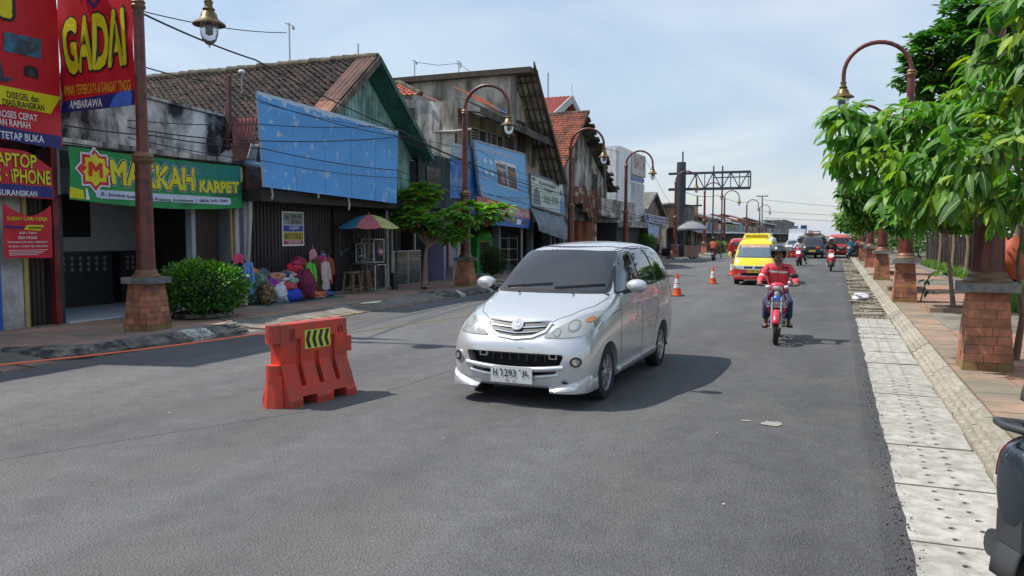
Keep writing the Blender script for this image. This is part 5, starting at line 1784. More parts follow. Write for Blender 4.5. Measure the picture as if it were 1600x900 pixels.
b.build('brace', m_gan, t)
b = MB()
for z in (3.9,):
 b.beam((xl - .1, 0, z), (1.6, 0, z), .1, .12)
b.build('lower_arm', m_gan, t)
b = MB()
for px in (1115, 1129):
 q = on_y(px, 259, GY + 2)
 b.tube([(q.x, GY + 2, 0), (q.x + .02, GY + 2, q.z)], .055, 8)
 o = b.build('thin_pole', m_gan)
 tag(o, 'thin dark pole standing behind the gantry truss, ' + ('left of two' if px == 1115 else 'right of two'), 'pole')
 b = MB()
def upole(u, v0, v1, X, label, r=.12, lean=0., arm=0, m=None):
 a_ = on_x(u, v0, X)
 top = on_x(u + lean, v1, X).z
 t_ = thing('utility_pole', label, 'utility pole', (X, a_.y, 0))
 dx = lean / 1250 * a_.y
 MB().lathe([(r, 0), (r * .7, top)], 10).build('shaft', m or m_conc2, t_, smooth=40)
 if arm:
  b_ = MB()
  for z in (top - .25, top - .9)[:arm]:
   b_.beam((-1.0, 0, z), (1.0, 0, z), .1, .12)
  b_.build('cross_arm', m_gan, t_)
  b_ = MB()
  for x in (-.9, -.45, .45, .9):
   b_.lathe([(.05, 0), (.08, .1), (.04, .25)], 8, (x, 0, top - .2))
  b_.build('insulator', m_gan, t_)
 t_.rotation_euler = (0, lean * .012, 0)
 return t_
upole(1190, 372, 304, -12.3, 'grey concrete utility pole with cross arm far along the left pavement', .16, arm=1)
upole(1086, 395, 306, -12.6, 'leaning weathered wooden pole between the gantry column and the next lamp', .13, 2.5, m=m_wood)
upole(1173, 372, 343, -12.8, 'short dark post right of the lamp beside the red car', .14, m=m_gan)
upole(1198, 372, 342, -12.5, 'short slim pole just right of the concrete pole', .1, m=m_gan)
# ------------------------------------------------------------------ overhead cables
def cable(pts, r, label, grp='overhead cables along the shop fronts'):
 p3 = [on_x(u, v, X) for u, v, X in pts]
 out = []
 for i in range(len(p3) - 1):
  n_ = 10
  ln_ = (p3[i + 1] - p3[i]).length
  for k in range(n_):
   f = k / n_
   q = p3[i].lerp(p3[i + 1], f)
   q.z -= .012 * ln_ * 4 * f * (1 - f)
   out.append(q)
 out.append(p3[-1])
 o_ = MB().tube(out, r, 5).build('cable', m_cable)
 return tag(o_, label, 'cable', grp)
cable([(216, 18, -11.3), (400, 94, -12.0), (628, 205, -12.2), (720, 248, -12.3), (890, 305, -12.4), (1060, 345, -11.2)], .019, 'thick black cable sloping across the sky and tiled roof from the near left lamp')
cable([(216, 16, -11.3), (448, 51, -14.2)], .011, 'thin cable running from the near left lamp top to the rooftop bracket')
cable([(216, 102, -11.4), (330, 128, -12.0), (500, 186, -12.2), (640, 215, -12.3), (830, 285, -12.4), (1055, 350, -11.4)], .013, 'thin cable crossing the tiled roof below the thick one')
cable([(200, 188, -12.2), (405, 194, -12.3), (600, 196, -12.3), (735, 262, -12.35), (885, 307, -12.4)], .010, 'nearly level cable across the top of the stained parapet and the blue billboard')
cable([(200, 199, -12.1), (342, 217, -12.2), (620, 214, -12.3), (720, 256, -12.3), (880, 318, -12.4), (1050, 356, -11.5)], .013, 'cable crossing the middle of the big blue billboard')
cable([(100, 196, -12.5), (240, 212, -12.3), (410, 232, -12.3), (620, 266, -12.3), (740, 296, -12.35), (900, 330, -12.4)], .013, 'cable sloping across the lower half of the big blue billboard')
cable([(200, 215, -12.1), (410, 251, -12.3), (622, 278, -12.3), (830, 310, -12.4), (1000, 340, -12.0)], .010, 'lowest cable across the foot of the big blue billboard')
cable([(405, 160, -12.2), (620, 204, -12.3), (750, 236, -12.3), (880, 296, -12.4)], .009, 'fine cable skimming the upper edge of the big blue billboard')
cable([(1003, 238, -11.6), (1050, 322, -11.2), (1150, 352, -11.4), (1190, 310, -12.3)], .012, 'thin cable dropping from the white clad building towards the gantry')
cable([(1070, 300, -11.0), (1120, 305, -11.3), (1190, 309, -12.3)], .022, 'slack cable between the gantry and the concrete pole')
for k, (v0, v1) in enumerate(((312, 308), (330, 318), (340, 330))):
 b = MB()
 p0 = on_x(1191, v0, -12.3)
 pts = [p0.lerp(Vector((30 + 8 * k, p0.y + 60, 7.5 - k * 1.3)), f / 14) - Vector((0, 0, 3.0 * 4 * (f / 14) * (1 - f / 14) * .25)) for f in range(15)]
 o = b.tube(pts, .03, 5).build('cable', m_cable)
 tag(o, ('highest', 'middle', 'lowest')[k] + ' of three faint cables crossing the far sky over the road', 'cable', 'cables over the far road')
def antenna(u, v0, v1, X, label, arms=()):
 a_, c_ = on_x(u, v0, X), on_x(u, v1, X)
 t_ = thing('antenna', label, 'antenna', tuple(a_), 0, 'rooftop antennas')
 MB().tube([(0, 0, -.3), (0, 0, c_.z - a_.z)], .028, 6).build('mast', m_steel, t_)
 b_ = MB()
 for z, l_ in arms:
  b_.tube([(0, -l_, c_.z - a_.z - z), (0, l_, c_.z - a_.z - z)], .015, 5)
  b_.blob((0, l_, c_.z - a_.z - z - .05), .05, .05, .07, 8, 5)
 if arms:
  b_.build('arm', m_steel, t_)
 return t_
antenna(453, 96, 36, -17, 'bent rooftop bracket pole holding a cable on the dark tiled roof', ((.06, .22),))
antenna(560, 90, 68, -15, 'short thin rod on the ridge of the dark tiled roof')
antenna(648, 118, 94, -18, 'thin antenna mast above the orange tiles, left of two', ((.05, .2),))
antenna(717, 122, 95, -18, 'thicker antenna mast with fittings above the orange tiles', ((.05, .25), (.22, .2)))
antenna(894, 150, 133, -20, 'thin rod on the red roof peak')
p0, p1 = on_x(648, 97, -18), on_x(717, 99, -18)
o = MB().tube([p0, p0.lerp(p1, .5) - Vector((0, 0, .12)), p1], .012, 5).build('wire', m_cable)
tag(o, 'short wire strung between the two antenna masts above the orange tiles', 'wire')
o = MB().tube([p1, on_x(742, 118, -18)], .012, 5).build('wire', m_cable)
tag(o, 'stay wire slanting down from the thicker antenna mast', 'wire')
# ------------------------------------------------------------------ leaves
def leaf_mesh(name, ln, wd, m, fold=.25, droop=.35, nu=5, wav=.0, rib=None):
 vs, fs = [], []
 for i in range(nu + 1):
  t_ = i / nu
  hw = wd * .5 * math.sin(math.pi * min(1, (t_ * .93 + .05)) ** .85) ** .8 if 0 < t_ < 1 else (.004 if t_ == 0 else .0)
  y = ln * (t_ - .12 * droop * t_ * t_)
  z = -droop * ln * t_ * t_ * .6
  w_ = wav * ln * math.sin(i * 2.1)
  vs += [(-hw, y, z + hw * fold + w_), (0, y, z), (hw, y, z + hw * fold - w_)]
 if rib:
  k = len(vs)
  for i in range(nu + 1):
   x, y, z = vs[i * 3 + 1]
   rw = .0035 * (1 - i / (nu + 1))
   vs += [(-rw, y, z + .0015), (rw, y, z + .0015)]
  fs += [(k + i * 2, k + i * 2 + 1, k + i * 2 + 3, k + i * 2 + 2) for i in range(nu)]
 for i in range(nu):
  a = i * 3
  fs += [(a, a + 1, a + 4, a + 3), (a + 1, a + 2, a + 5, a + 4)]
 b = MB()
 b.add(vs, fs)
 me = bpy.data.meshes.new(name)
 me.from_pydata(b.v, [], b.f)
 me.materials.append(m)
 if rib:
  me.materials.append(rib)
  for p in me.polygons[:nu]:
   p.material_index = 1
 me.polygons.foreach_set('use_smooth', [True] * len(me.polygons))
 me.update()
 return me
def leaf_mat(name, c, rand=.28, rough=.48, tr=.38, var=.3):
 return mat(name, c, rough, var=var, scale=7, rand=rand, leaf=tr, spec=.5)
def orient(base, d, roll):
 d = d.normalized()
 side = d.cross(Vector((0, 0, 1)))
 side = side.normalized() if side.length > 1e-4 else Vector((1, 0, 0))
 upv = side.cross(d)
 m = Matrix((side, d, upv)).transposed().to_4x4()
 return Matrix.Translation(base) @ m @ Matrix.Rotation(roll, 4, 'Y')
def rosette(c, outd, n, mlist, size, out, droop=-.35, spread=1.):
 for k in range(n):
  a = 2 * math.pi * (k + rnd(-.3, .3)) / n
  d = Vector((math.cos(a), math.sin(a), droop + rnd(-.35, .35))) * spread + outd * .55
  out.append((random.choice(mlist), orient(c + d.normalized() * .03, d, rnd(-.5, .5)) @ Matrix.Scale(size * rnd(.75, 1.15), 4)))
def crown_pts(lobes, per, inner=.55):
 out = []
 for (c, r, k) in lobes:
  c = Vector(c)
  for _ in range(int(per * k)):
   d = Vector((random.gauss(0, 1), random.gauss(0, 1), random.gauss(0, 1))).normalized()
   f = inner + (1 - inner) * random.random() ** .6
   f *= 1 + .22 * mnoise.noise(d * 2.2 + c)
   out.append((c + Vector((d.x * r[0], d.y * r[1], d.z * r[2])) * f, d))
 return out
def join_leaves(items, name, m, parent):
 b = MB()
 vs, fs = [], []
 cache = {}
 for me, M in items:
  if me.name not in cache:
   cache[me.name] = ([v.co.copy() for v in me.vertices], [tuple(p.vertices) for p in me.polygons])
  v0, f0 = cache[me.name]
  o_ = len(vs)
  vs += [tuple(M @ v) for v in v0]
  fs += [tuple(i + o_ for i in q) for q in f0]
 me = bpy.data.meshes.new(name)
 me.from_pydata(vs, [], fs)
 me.materials.append(m)
 me.polygons.foreach_set('use_smooth', [True] * len(me.polygons))
 me.update()
 o_ = link(me, name, parent)
 o_['kind'] = 'stuff'
 return o_
def limbs(base, forks, r0, parent, m=m_trunk, name='trunk'):
 b = MB()
 for i, pts in enumerate(forks):
  n_ = len(pts)
  ra = r0 if i == 0 else r0 * (.42 if i < 8 else .2)
  b.tube(pts, [max(.006, ra * (1 - .75 * k / (n_ - 1))) for k in range(n_)], 8)
 return b.build(name, m, parent, smooth=60)
m_leafA = leaf_mat('big_tree_leaf', '#648d3c')
m_leafA2 = leaf_mat('young_tree_leaf', '#93ad42')
m_leafA3 = leaf_mat('deep_tree_leaf', '#3d6630')
for m in (m_leafA, m_leafA2, m_leafA3):
 N, L = m.node_tree.nodes, m.node_tree.links
 tc_n = N.new('ShaderNodeTexCoord')
 sx = N.new('ShaderNodeSeparateXYZ')
 ab, ma, sn, s2_ = [N.new('ShaderNodeMath') for _ in range(4)]
 ab.operation, ma.operation, sn.operation, s2_.operation = 'ABSOLUTE', 'MULTIPLY_ADD', 'MULTIPLY', 'SINE'
 ma.inputs[1].default_value = -.8
 sn.inputs[1].default_value = 300
 bp_ = N.new('ShaderNodeBump')
 bp_.inputs['Strength'].default_value = .55
 bp_.inputs['Distance'].default_value = .004
 L.new(tc_n.outputs['Object'], sx.inputs[0])
 L.new(sx.outputs['X'], ab.inputs[0])
 L.new(ab.outputs[0], ma.inputs[0])
 L.new(sx.outputs['Y'], ma.inputs[2])
 L.new(ma.outputs[0], sn.inputs[0])
 L.new(sn.outputs[0], s2_.inputs[0])
 L.new(s2_.outputs[0], bp_.inputs['Height'])
 L.new(bp_.outputs['Normal'], N['Principled BSDF'].inputs['Normal'])
m_rib = mat('leaf_midrib', '#a9b86a', .5, leaf=.2)
LA = [leaf_mesh('leaf', .28, wd_, m, .22, dr_, 6, .012, m_rib) for m, wd_, dr_ in ((m_leafA, .10, .5), (m_leafA, .085, .8), (m_leafA3, .105, .6))]
LY = [leaf_mesh('leaf', .22, .072, m_leafA2, .25, .45, 6, .015, m_rib)]
random.seed(21)
TR = Vector((2.25, 12.2, .15))
t = thing('broadleaf_tree', 'near tree with long drooping glossy leaves around the first right lamp', 'tree', (0, 0, 0))
Lob = []
for (u, v, Y, rx, ry, rz, k) in ((1505, 225, 10.2, .85, .8, .80, 1.6), (1405, 235, 10.9, .62, .6, .58, 1.0), (1335, 200, 11.3, .36, .45, .36, .5),
        (1605, 120, 8.9, .55, .6, .60, .8), (1575, 245, 8.8, .60, .6, .55, 1.0), (1450, 300, 10.6, .5, .5, .38, .6),
        (1530, 170, 10.6, .6, .6, .42, .8), (1385, 190, 11.2, .42, .5, .30, .45), (1322, 180, 11.0, .22, .25, .18, .25), (1330, 245, 11.6, .25, .3, .28, .22), (1610, 320, 9.2, .4, .5, .30, .4),
        (1650, 40, 8.6, .6, .6, .7, .7), (1450, 200, 11, .5, .5, .32, .5)):
 Lob.append((on_y(u, v, Y), (rx, ry, rz), k))
pts = crown_pts(Lob, 66, .3)
items = []
for c, d in pts:
 rosette(c, d, random.choice((4, 5, 6)), (LA if random.random() < .7 else LY), rnd(.62, 1.25), items, rnd(-1.2, -.1))
items.sort(key=lambda q: (q[1].translation - _EYE).length)
vis = []
for me, M in items:
 q = M.translation - _EYE
 w_ = q.dot(_FW)
 u_ = 800 + 1250 * q.dot(_RT) / w_
 v_ = 450 - 1250 * q.dot(_UP) / w_
 vis.append((0 if (u_ < 1610 and v_ > -10) else 1, me, M))
first = [(m_, M) for k, m_, M in vis if k == 0]
other = [(m_, M) for k, m_, M in vis if k]
random.seed(4)
for me, M in first[:300]:
 o = link(me, 'leaf', t)
 o.matrix_world = M
g1, g2 = [q for q in first[300:] + other if q[0].materials[0] is m_leafA2], [q for q in first[300:] + other if q[0].materials[0] is not m_leafA2]
join_leaves(g1, 'young_leaves', leaf_mat('young_tree_leaf_mass', '#7da03a', 0, var=.45), t)
join_leaves(g2, 'leaves', leaf_mat('big_tree_leaf_mass', '#5d8c38', 0, var=.5), t)
top = Vector((2.15, 11.2, 2.4))
fork = [[TR, TR + Vector((.0, -.3, .6)), TR + Vector((-.15, -.7, 1.3)), top]]
for (c, r_, k) in Lob:
 fork.append([top + Vector((0, 0, -.3)), top.lerp(c, .5) + Vector((0, 0, .15)), c])
for c, d in random.sample(pts, 90):
 nb = min(Lob, key=lambda q: (q[0] - c).length)[0]
 fork.append([nb, nb.lerp(c, .55) + Vector((0, 0, .05)), c])
limbs(TR, fork, .05, t)
def small_tree(name, label, base, lobes, leafs, per, size, r0, group=None, nros=5, droop=-.3, kinds=None):
 t_ = thing(name, label, 'tree', (0, 0, 0), 0, group)
 base = Vector(base)
 pts_ = crown_pts(lobes, per)
 by = {}
 for c, d in pts_:
  tmp = []
  rosette(c, d, nros, leafs, size, tmp, droop)
  for me, M in tmp:
   by.setdefault(me.materials[0].name, []).append((me, M))
 for k, it in by.items():
  join_leaves(it, 'crown', bpy.data.materials[k], t_)
 cc = sum((Vector(l[0]) for l in lobes), Vector()) / len(lobes)
 zmin = min(l[0][2] - l[1][2] for l in lobes)
 top_ = Vector((base.x * .6 + cc.x * .4, base.y * .6 + cc.y * .4, zmin + .1))
 f_ = [[base, base.lerp(top_, .35) + Vector((rnd(-.06, .06), rnd(-.06, .06), 0)), base.lerp(top_, .7) + Vector((rnd(-.06, .06), rnd(-.06, .06), 0)), top_]]
 for l in lobes:
  f_.append([top_ - Vector((0, 0, .25)), top_.lerp(Vector(l[0]), .5), Vector(l[0])])
 for c, d in random.sample(pts_, min(40, len(pts_))):
  nb = min(lobes, key=lambda q: (Vector(q[0]) - c).length)[0]
  f_.append([Vector(nb), Vector(nb).lerp(c, .6), c])
 limbs(base, f_, r0, t_)
 return t_
mA = leaf_mat('row_tree_leaf', '#5d8f3b', 0, var=.5)
mB_ = leaf_mat('row_tree_young_leaf', '#7a9a3c', 0, var=.35)
mC = leaf_mat('row_tree_dark_leaf', '#365c2c', 0, var=.5)
LR = [leaf_mesh('leaf', .24, .11, mA, .22, .5, 4), leaf_mesh('leaf', .24, .11, mC, .22, .5, 4), leaf_mesh('leaf', .20, .09, mB_, .22, .4, 4)]
random.seed(8)
rows = [((2.42, 19.6, .2), [(on_y(1455, 318, 19.6), (.8, .8, .40), 1.2), (on_y(1415, 335, 19.2), (.5, .5, .34), .6), (on_y(1500, 330, 20), (.6, .6, .4), .8)], 'slim trunked tree in a paved pit, directly left of the first right lamp pedestal'),
  ((2.0, 26.5, .2), [(on_y(1388, 310, 26), (.9, 1.0, .62), 1.3), (on_y(1350, 322, 25.5), (.55, .6, .42), .7), (on_y(1330, 300, 25), (.35, .4, .3), .4), (on_y(1420, 300, 26), (.8, .8, .6), 1.), (on_y(1345, 345, 26), (.4, .4, .3), .4)], 'leafy tree behind the second right lamp, its leaves spreading to the left'),
  ((2.1, 37.5, .2), [(on_y(1345, 335, 37), (1.0, 1.0, .7), 1.2), (on_y(1322, 346, 36), (.45, .5, .30), .5), (on_y(1372, 325, 37), (1., 1., .8), 1.2)], 'leafy tree behind the third right lamp with drooping twig to the left'),
  ((2.2, 50., .2), [((1.6, 50, 2.7), (1.4, 1.4, .9), 1.5)], 'leafy tree behind the fourth right lamp'),
  ((2.2, 61., .2), [((1.6, 61, 2.5), (1.4, 1.4, .9), 1.4)], 'leafy tree behind the fifth right lamp'),
  ((2.3, 73., .2), [((2.0, 73, 2.3), (1.5, 1.5, .9), 1.2)], 'farthest leafy tree along the right pavement')]
for i, (bs, lob, lb) in enumerate(rows):
 small_tree('broadleaf_tree', lb, bs, lob, LR, 150 if i < 3 else 90, 1.0, .055, 'young trees along the right pavement')
for i, (x, y) in enumerate(((2.42, 19.6), (2.0, 26.5), (2.1, 37.5))):
 b = MB()
 for (a0_, a1_, c0_, c1_) in ((-.5, .5, -.5, -.38), (-.5, .5, .38, .5), (-.5, -.38, -.376, .376), (.38, .5, -.376, .376)):
  b.box(x + a0_, x + a1_, y + c0_, y + c1_, .14, .25)
 o = b.build('tree_pit_kerb', m_tile_pale)
 tag(o, ('square concrete pit frame round the slim trunk left of the near pedestal', 'square concrete pit frame behind the second right lamp', 'square concrete pit frame behind the third right lamp')[i], 'tree pit', 'tree pit frames on the right pavement')
random.seed(31)
mD = leaf_mat('tall_tree_leaf', '#3d6a2d', 0, var=.5)
mE = leaf_mat('tall_tree_light_leaf', '#5c8436', 0, var=.4)
LT = [leaf_mesh('leaf', .30, .16, mD, .2, .3, 3), leaf_mesh('leaf', .30, .16, mD, .2, .3, 3), leaf_mesh('leaf', .28, .14, mE, .2, .3, 3)]
TY = 31
lob = []
for (u, v, r, k) in ((1545, 45, 1.8, 2.), (1470, 85, 1.15, 1.1), (1440, 120, .8, .7), (1500, 130, 1.2, 1.1), (1580, 110, 1.8, 1.6), (1560, 0, 1.3, 1.), (1440, 90, .6, .5), (1620, 30, 2.2, 1.8), (1530, 10, 1.0, .8), (1590, 190, 1.8, 1.4)):
 c = on_y(u, v, TY + rnd(-1, 1))
 lob.append((c, (r, r, r * .85), k))
small_tree('tall_tree', 'tall dense dark green tree rising behind the near leafy tree', (8.2, 32, 0), lob, LT, 150, 1.0, .25, nros=6, droop=-.05)
random.seed(41)
mF = leaf_mat('spreading_leaf', '#6a9a42', 0, var=.4)
mG = leaf_mat('spreading_light_leaf', '#86a83e', 0, var=.3)
mH = leaf_mat('withered_leaf', '#a0603a', 0, var=.3)
LS = [leaf_mesh('leaf', .21, .11, mF, .2, .3, 4)] * 5 + [leaf_mesh('leaf', .21, .11, mG, .2, .3, 4)] * 3 + [leaf_mesh('leaf', .21, .11, mF, .2, .5, 4)] * 8 + [leaf_mesh('leaf', .2, .1, mH, .2, .6, 4)]
lob = []
for (u, v, Y, rx, rz, k) in ((640, 312, 23.0, .75, .32, 1.2), (612, 332, 22.8, .5, .26, .7), (690, 352, 22.6, .72, .34, 1.1), (735, 335, 23, .75, .30, 1.0), (775, 330, 23.3, .45, .20, .5), (668, 300, 23.4, .45, .28, .5), (712, 368, 22.6, .36, .22, .4), (655, 345, 22.4, .5, .3, .7), (632, 345, 22.4, .4, .24, .4)):
 lob.append((on_y(u, v, Y), (rx, rx * .9, rz), k))
small_tree('spreading_tree', 'small spreading tree with flat leaf layers and some orange leaves, beside the second left lamp', tuple(on_z(663, 450, .165)), lob, LS, 50, 1.5, .12, nros=6, droop=.05)
def bush(label, c, r, m1, m2, n, lsz, group=None, shape_=1.0, name='bush', zlo=.05):
 t_ = thing(name, label, 'bush', tuple(c), 0, group)
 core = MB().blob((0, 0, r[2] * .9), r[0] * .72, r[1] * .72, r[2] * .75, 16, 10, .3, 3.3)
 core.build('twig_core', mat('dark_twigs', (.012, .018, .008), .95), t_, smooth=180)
 lm = [leaf_mesh('leaf', lsz, lsz * .45, m1, .2, .3, 3), leaf_mesh('leaf', lsz, lsz * .45, m1, .2, .3, 3), leaf_mesh('leaf', lsz * .9, lsz * .42, m2, .2, .3, 3)]
 by = {}
 for _ in range(n):
  d = Vector((random.gauss(0, 1), random.gauss(0, 1), random.gauss(0, 1))).normalized()
  if d.z < -.75:
   continue
  k = (.80 + .26 * random.random()) * (1 + .16 * mnoise.noise(d * 2.4 + Vector(c)) + .07 * mnoise.noise(d * 7))
  p = Vector((d.x * r[0] * k, d.y * r[1] * k, r[2] * .9 + d.z * r[2] * k * .95))
  if p.z < zlo:
   p.z = zlo + rnd(0, .1)
  tmp = []
  dd = (d + Vector((rnd(-.7, .7), rnd(-.7, .7), rnd(-.3, .8)))).normalized()
  me = lm[2] if (random.random() < .18 + .45 * max(0, d.z)) else lm[0]
  by.setdefault(me.materials[0].name, []).append((me, orient(p, dd, rnd(-1, 1)) @ Matrix.Scale(rnd(.7, 1.2), 4)))
 for k_, it in by.items():
  join_leaves(it, 'foliage', bpy.data.materials[k_], t_)
 b_ = MB()
 for i in range(5):
  a = i * 1.26
  b_.tube([(0, 0, 0), (.2 * r[0] * math.cos(a), .2 * r[1] * math.sin(a), r[2] * .5)], [.03, .015], 6)
 b_.build('stem', m_trunk, t_)
 return t_
mBu = leaf_mat('bush_leaf', '#3f7030', 0, var=.4)
mBl = leaf_mat('bush_young_leaf', '#7fae3c', 0, var=.3)
mBd = leaf_mat('dark_bush_leaf', '#2c4c24', 0, var=.4)
mBo = leaf_mat('dark_bush_tip', '#5d7030', 0, var=.4)
random.seed(51)
c = on_z(318, 492, .165)
bush('dense rounded green bush beside the near left lamp pedestal', c, (.86, .86, .60), mBu, mBl, 6000, .085)
b = MB().lathe([(.58, -.02), (.58, .06), (.5, .07)], 16, (c.x, c.y, .165)).build('planting_ring', m_kerb_black, smooth=40)
tag(b, 'low dark planting ring under the near left rounded bush', 'planter')
c = on_z(770, 432, .165)
bush('clipped dark upright bush just left of the silver car mirror', c, (.48, .48, .62), mBd, mBo, 3000, .075)
c = on_z(1003, 402, .165)
bush('tall bright green bush rising behind the silver car roof', c, (1.05, 1.1, .95), mBu, mBl, 3600, .13)
c = on_z(1064, 400, .165)
bush('dark green bush directly right of the lamp by the gantry column', c, (.55, .6, .80), mBd, mBu, 1800, .13)
c = on_z(1124, 397, .165)
bush('small pale bush beside the far pedestal near the red car', c, (.6, .6, .6), mat('dry_leaf', '#7d7a4c', .7, leaf=.2), mBl, 900, .14)
# ------------------------------------------------------------------ vehicles
m_silver = mat('silver_car_paint', (.62, .63, .64), .27, .48, var=.02, coat=.7, scale=1.5)
m_glassdark = mat('tinted_glass', (.015, .02, .018), .04, var=.1, coat=.6, spec=.9)
m_wsglass = mat('windscreen_glass', (.03, .032, .037), .05, var=.05, coat=.15, spec=.6)
m_headlens = mat('headlamp_lens', (.46, .46, .43), .10, .45, var=.10, scale=9, coat=.8)
m_lensgrey = mat('reflector_shell', (.62, .63, .62), .12, .8, var=.15, scale=20)
m_amber = mat('amber_lens', (.50, .17, .05), .2, var=.1, coat=.5)
m_redlens = mat('red_lens', (.45, .02, .025), .15, var=.1, coat=.6)
m_alloy = mat('alloy_wheel', (.55, .56, .58), .3, .8, var=.08)
m_seam = mat('panel_gap', (.09, .09, .095), .8)
m_plate_w = mat('plate_white', (.66, .67, .66), .5, var=.05)
m_plate_y = mat('plate_yellow', (.72, .58, .10), .5, var=.05)
m_mudguard = mat('black_well', (.01, .01, .011), .9)
def eval_mesh(o, name):
 bpy.context.view_layer.update()
 dg = bpy.context.evaluated_depsgraph_get()
 me = bpy.data.meshes.new_from_object(o.evaluated_get(dg))
 me.name = name
 return me
def shell(st, mats, cuts=(), levels=3, cap0=.06, cap1=.05, capk=.72):
 b = MB()
 K = len(st[0][1])
 n_ = 2 * K - 1
 vs, fs = [], []
 rings = []
 for y, pr in st:
  ring = [(h, y, z) for h, z in pr] + [(-h, y, z) for h, z in reversed(pr[:-1])]
  rings.append(ring)
 def cap(ring, dy, k):
  cx = 0
  cz = sum(p[2] for p in ring) / len(ring)
  return [(cx + (p[0] - cx) * k, p[1] + dy, cz + (p[2] - cz) * k) for p in ring]
 rings = [cap(rings[0], cap0, capk)] + rings + [cap(rings[-1], -cap1, capk)]
 for r_ in rings:
  vs += r_
 for i in range(len(rings) - 1):
  for j in range(n_):
   a, c = i * n_ + j, i * n_ + (j + 1) % n_
   fs.append((a, c, c + n_, a + n_))
 fs.append(tuple(range(n_ - 1, -1, -1)))
 fs.append(tuple((len(rings) - 1) * n_ + j for j in range(n_)))
 b.add(vs, fs)
 o = b.build('tmp_shell', mats[0])
 for m_ in mats[1:]:
  o.data.materials.append(m_)
 md_ = o.modifiers.new('s', 'SUBSURF')
 md_.levels = md_.render_levels = levels
 me = eval_mesh(o, 'body')
 bpy.data.objects.remove(o)
 if cuts:
  o = link(me, 'tmp_body')
  co = []
  for c in cuts:
   cme = c.mesh('cut', m_mudguard)
   cob = link(cme, 'tmp_cut')
   co.append(cob)
   md_ = o.modifiers.new('b', 'BOOLEAN')
   md_.object = cob
   md_.solver = 'EXACT'
  me = eval_mesh(o, 'body')
  for c in co + [o]:
   bpy.data.objects.remove(c)
 me.polygons.foreach_set('use_smooth', [True] * len(me.polygons))
 me.set_sharp_from_angle(angle=R(40))
 return me
def bvh_of(me):
 return BVHTree.FromPolygons([v.co.copy() for v in me.vertices], [tuple(p.vertices) for p in me.polygons])
AXES = {'x+': (Vector((1, 0, 0)), 1, 2), 'x-': (Vector((-1, 0, 0)), 1, 2), 'y+': (Vector((0, 1, 0)), 0, 2), 'y-': (Vector((0, -1, 0)), 0, 2), 'z+': (Vector((0, 0, 1)), 0, 1)}
def decal(bvh, poly, axis, m, name, parent, off=.004, res=.07, thick=.0, smooth=True, dirv=None, maxd=None):
 d, i0, i1 = AXES[axis]
 bm = bmesh.new()
 def mk(a, c):
  p = [0, 0, 0]
  p[i0], p[i1] = a, c
  return Vector(p)
 f = bm.faces.new([bm.verts.new(mk(a, c)) for a, c in poly])
 for k, ax in ((0, i0), (1, i1)):
  lo, hi = min(q[k] for q in poly), max(q[k] for q in poly)
  n_ = int((hi - lo) / res)
  for i in range(1, n_ + 1):
   co, no = Vector(), Vector()
   co[ax] = lo + (hi - lo) * i / (n_ + 1)
   no[ax] = 1
   bmesh.ops.bisect_plane(bm, geom=bm.verts[:] + bm.edges[:] + bm.faces[:], plane_co=co, plane_no=no)
 bmesh.ops.triangulate(bm, faces=[f_ for f_ in bm.faces if len(f_.verts) > 4])
 bm.verts.ensure_lookup_table()
 bad = []
 base = {}
 last = None
 for v in bm.verts:
  hit = bvh.ray_cast(v.co + d * 8, -d)
  if hit[0] is None:
   bad.append(v)
   continue
  nrm = hit[1] if hit[1].dot(d) > 0 else -hit[1]
  base[v] = (hit[0], nrm)
 bmesh.ops.delete(bm, geom=bad, context='VERTS')
 nv = {}
 bnd = [e for e in bm.edges if len(e.link_faces) == 1]
 bm.verts.index_update()
 vs, fs = [None] * len(bm.verts), []
 for v in bm.verts:
  p, nrm = base[v]
  vs[v.index] = p + nrm * off
 for f_ in bm.faces:
  fs.append(tuple(v.index for v in f_.verts))
 if thick:
  for e in bnd:
   a, c = e.verts
   o_ = len(vs)
   vs += [base[a][0] - base[a][1] * .004, base[c][0] - base[c][1] * .004]
   fs.append((a.index, c.index, o_ + 1, o_))
 bm.free()
 if not fs:
  return None
 b = MB()
 b.add(vs, fs)
 return b.build(name, m, parent, smooth=40 if smooth else None)
def strip2d(pts, wd):
 l, r_ = [], []
 for i, p in enumerate(pts):
  a, c = Vector(pts[max(0, i - 1)]), Vector(pts[min(len(pts) - 1, i + 1)])
  d = (c - a).normalized()
  n_ = Vector((-d.y, d.x)) * wd / 2
  l.append(tuple(Vector(p) + n_))
  r_.append(tuple(Vector(p) - n_))
 return l + r_[::-1]
def mirror(poly):
 return [(-a, c) for a, c in reversed(poly)]
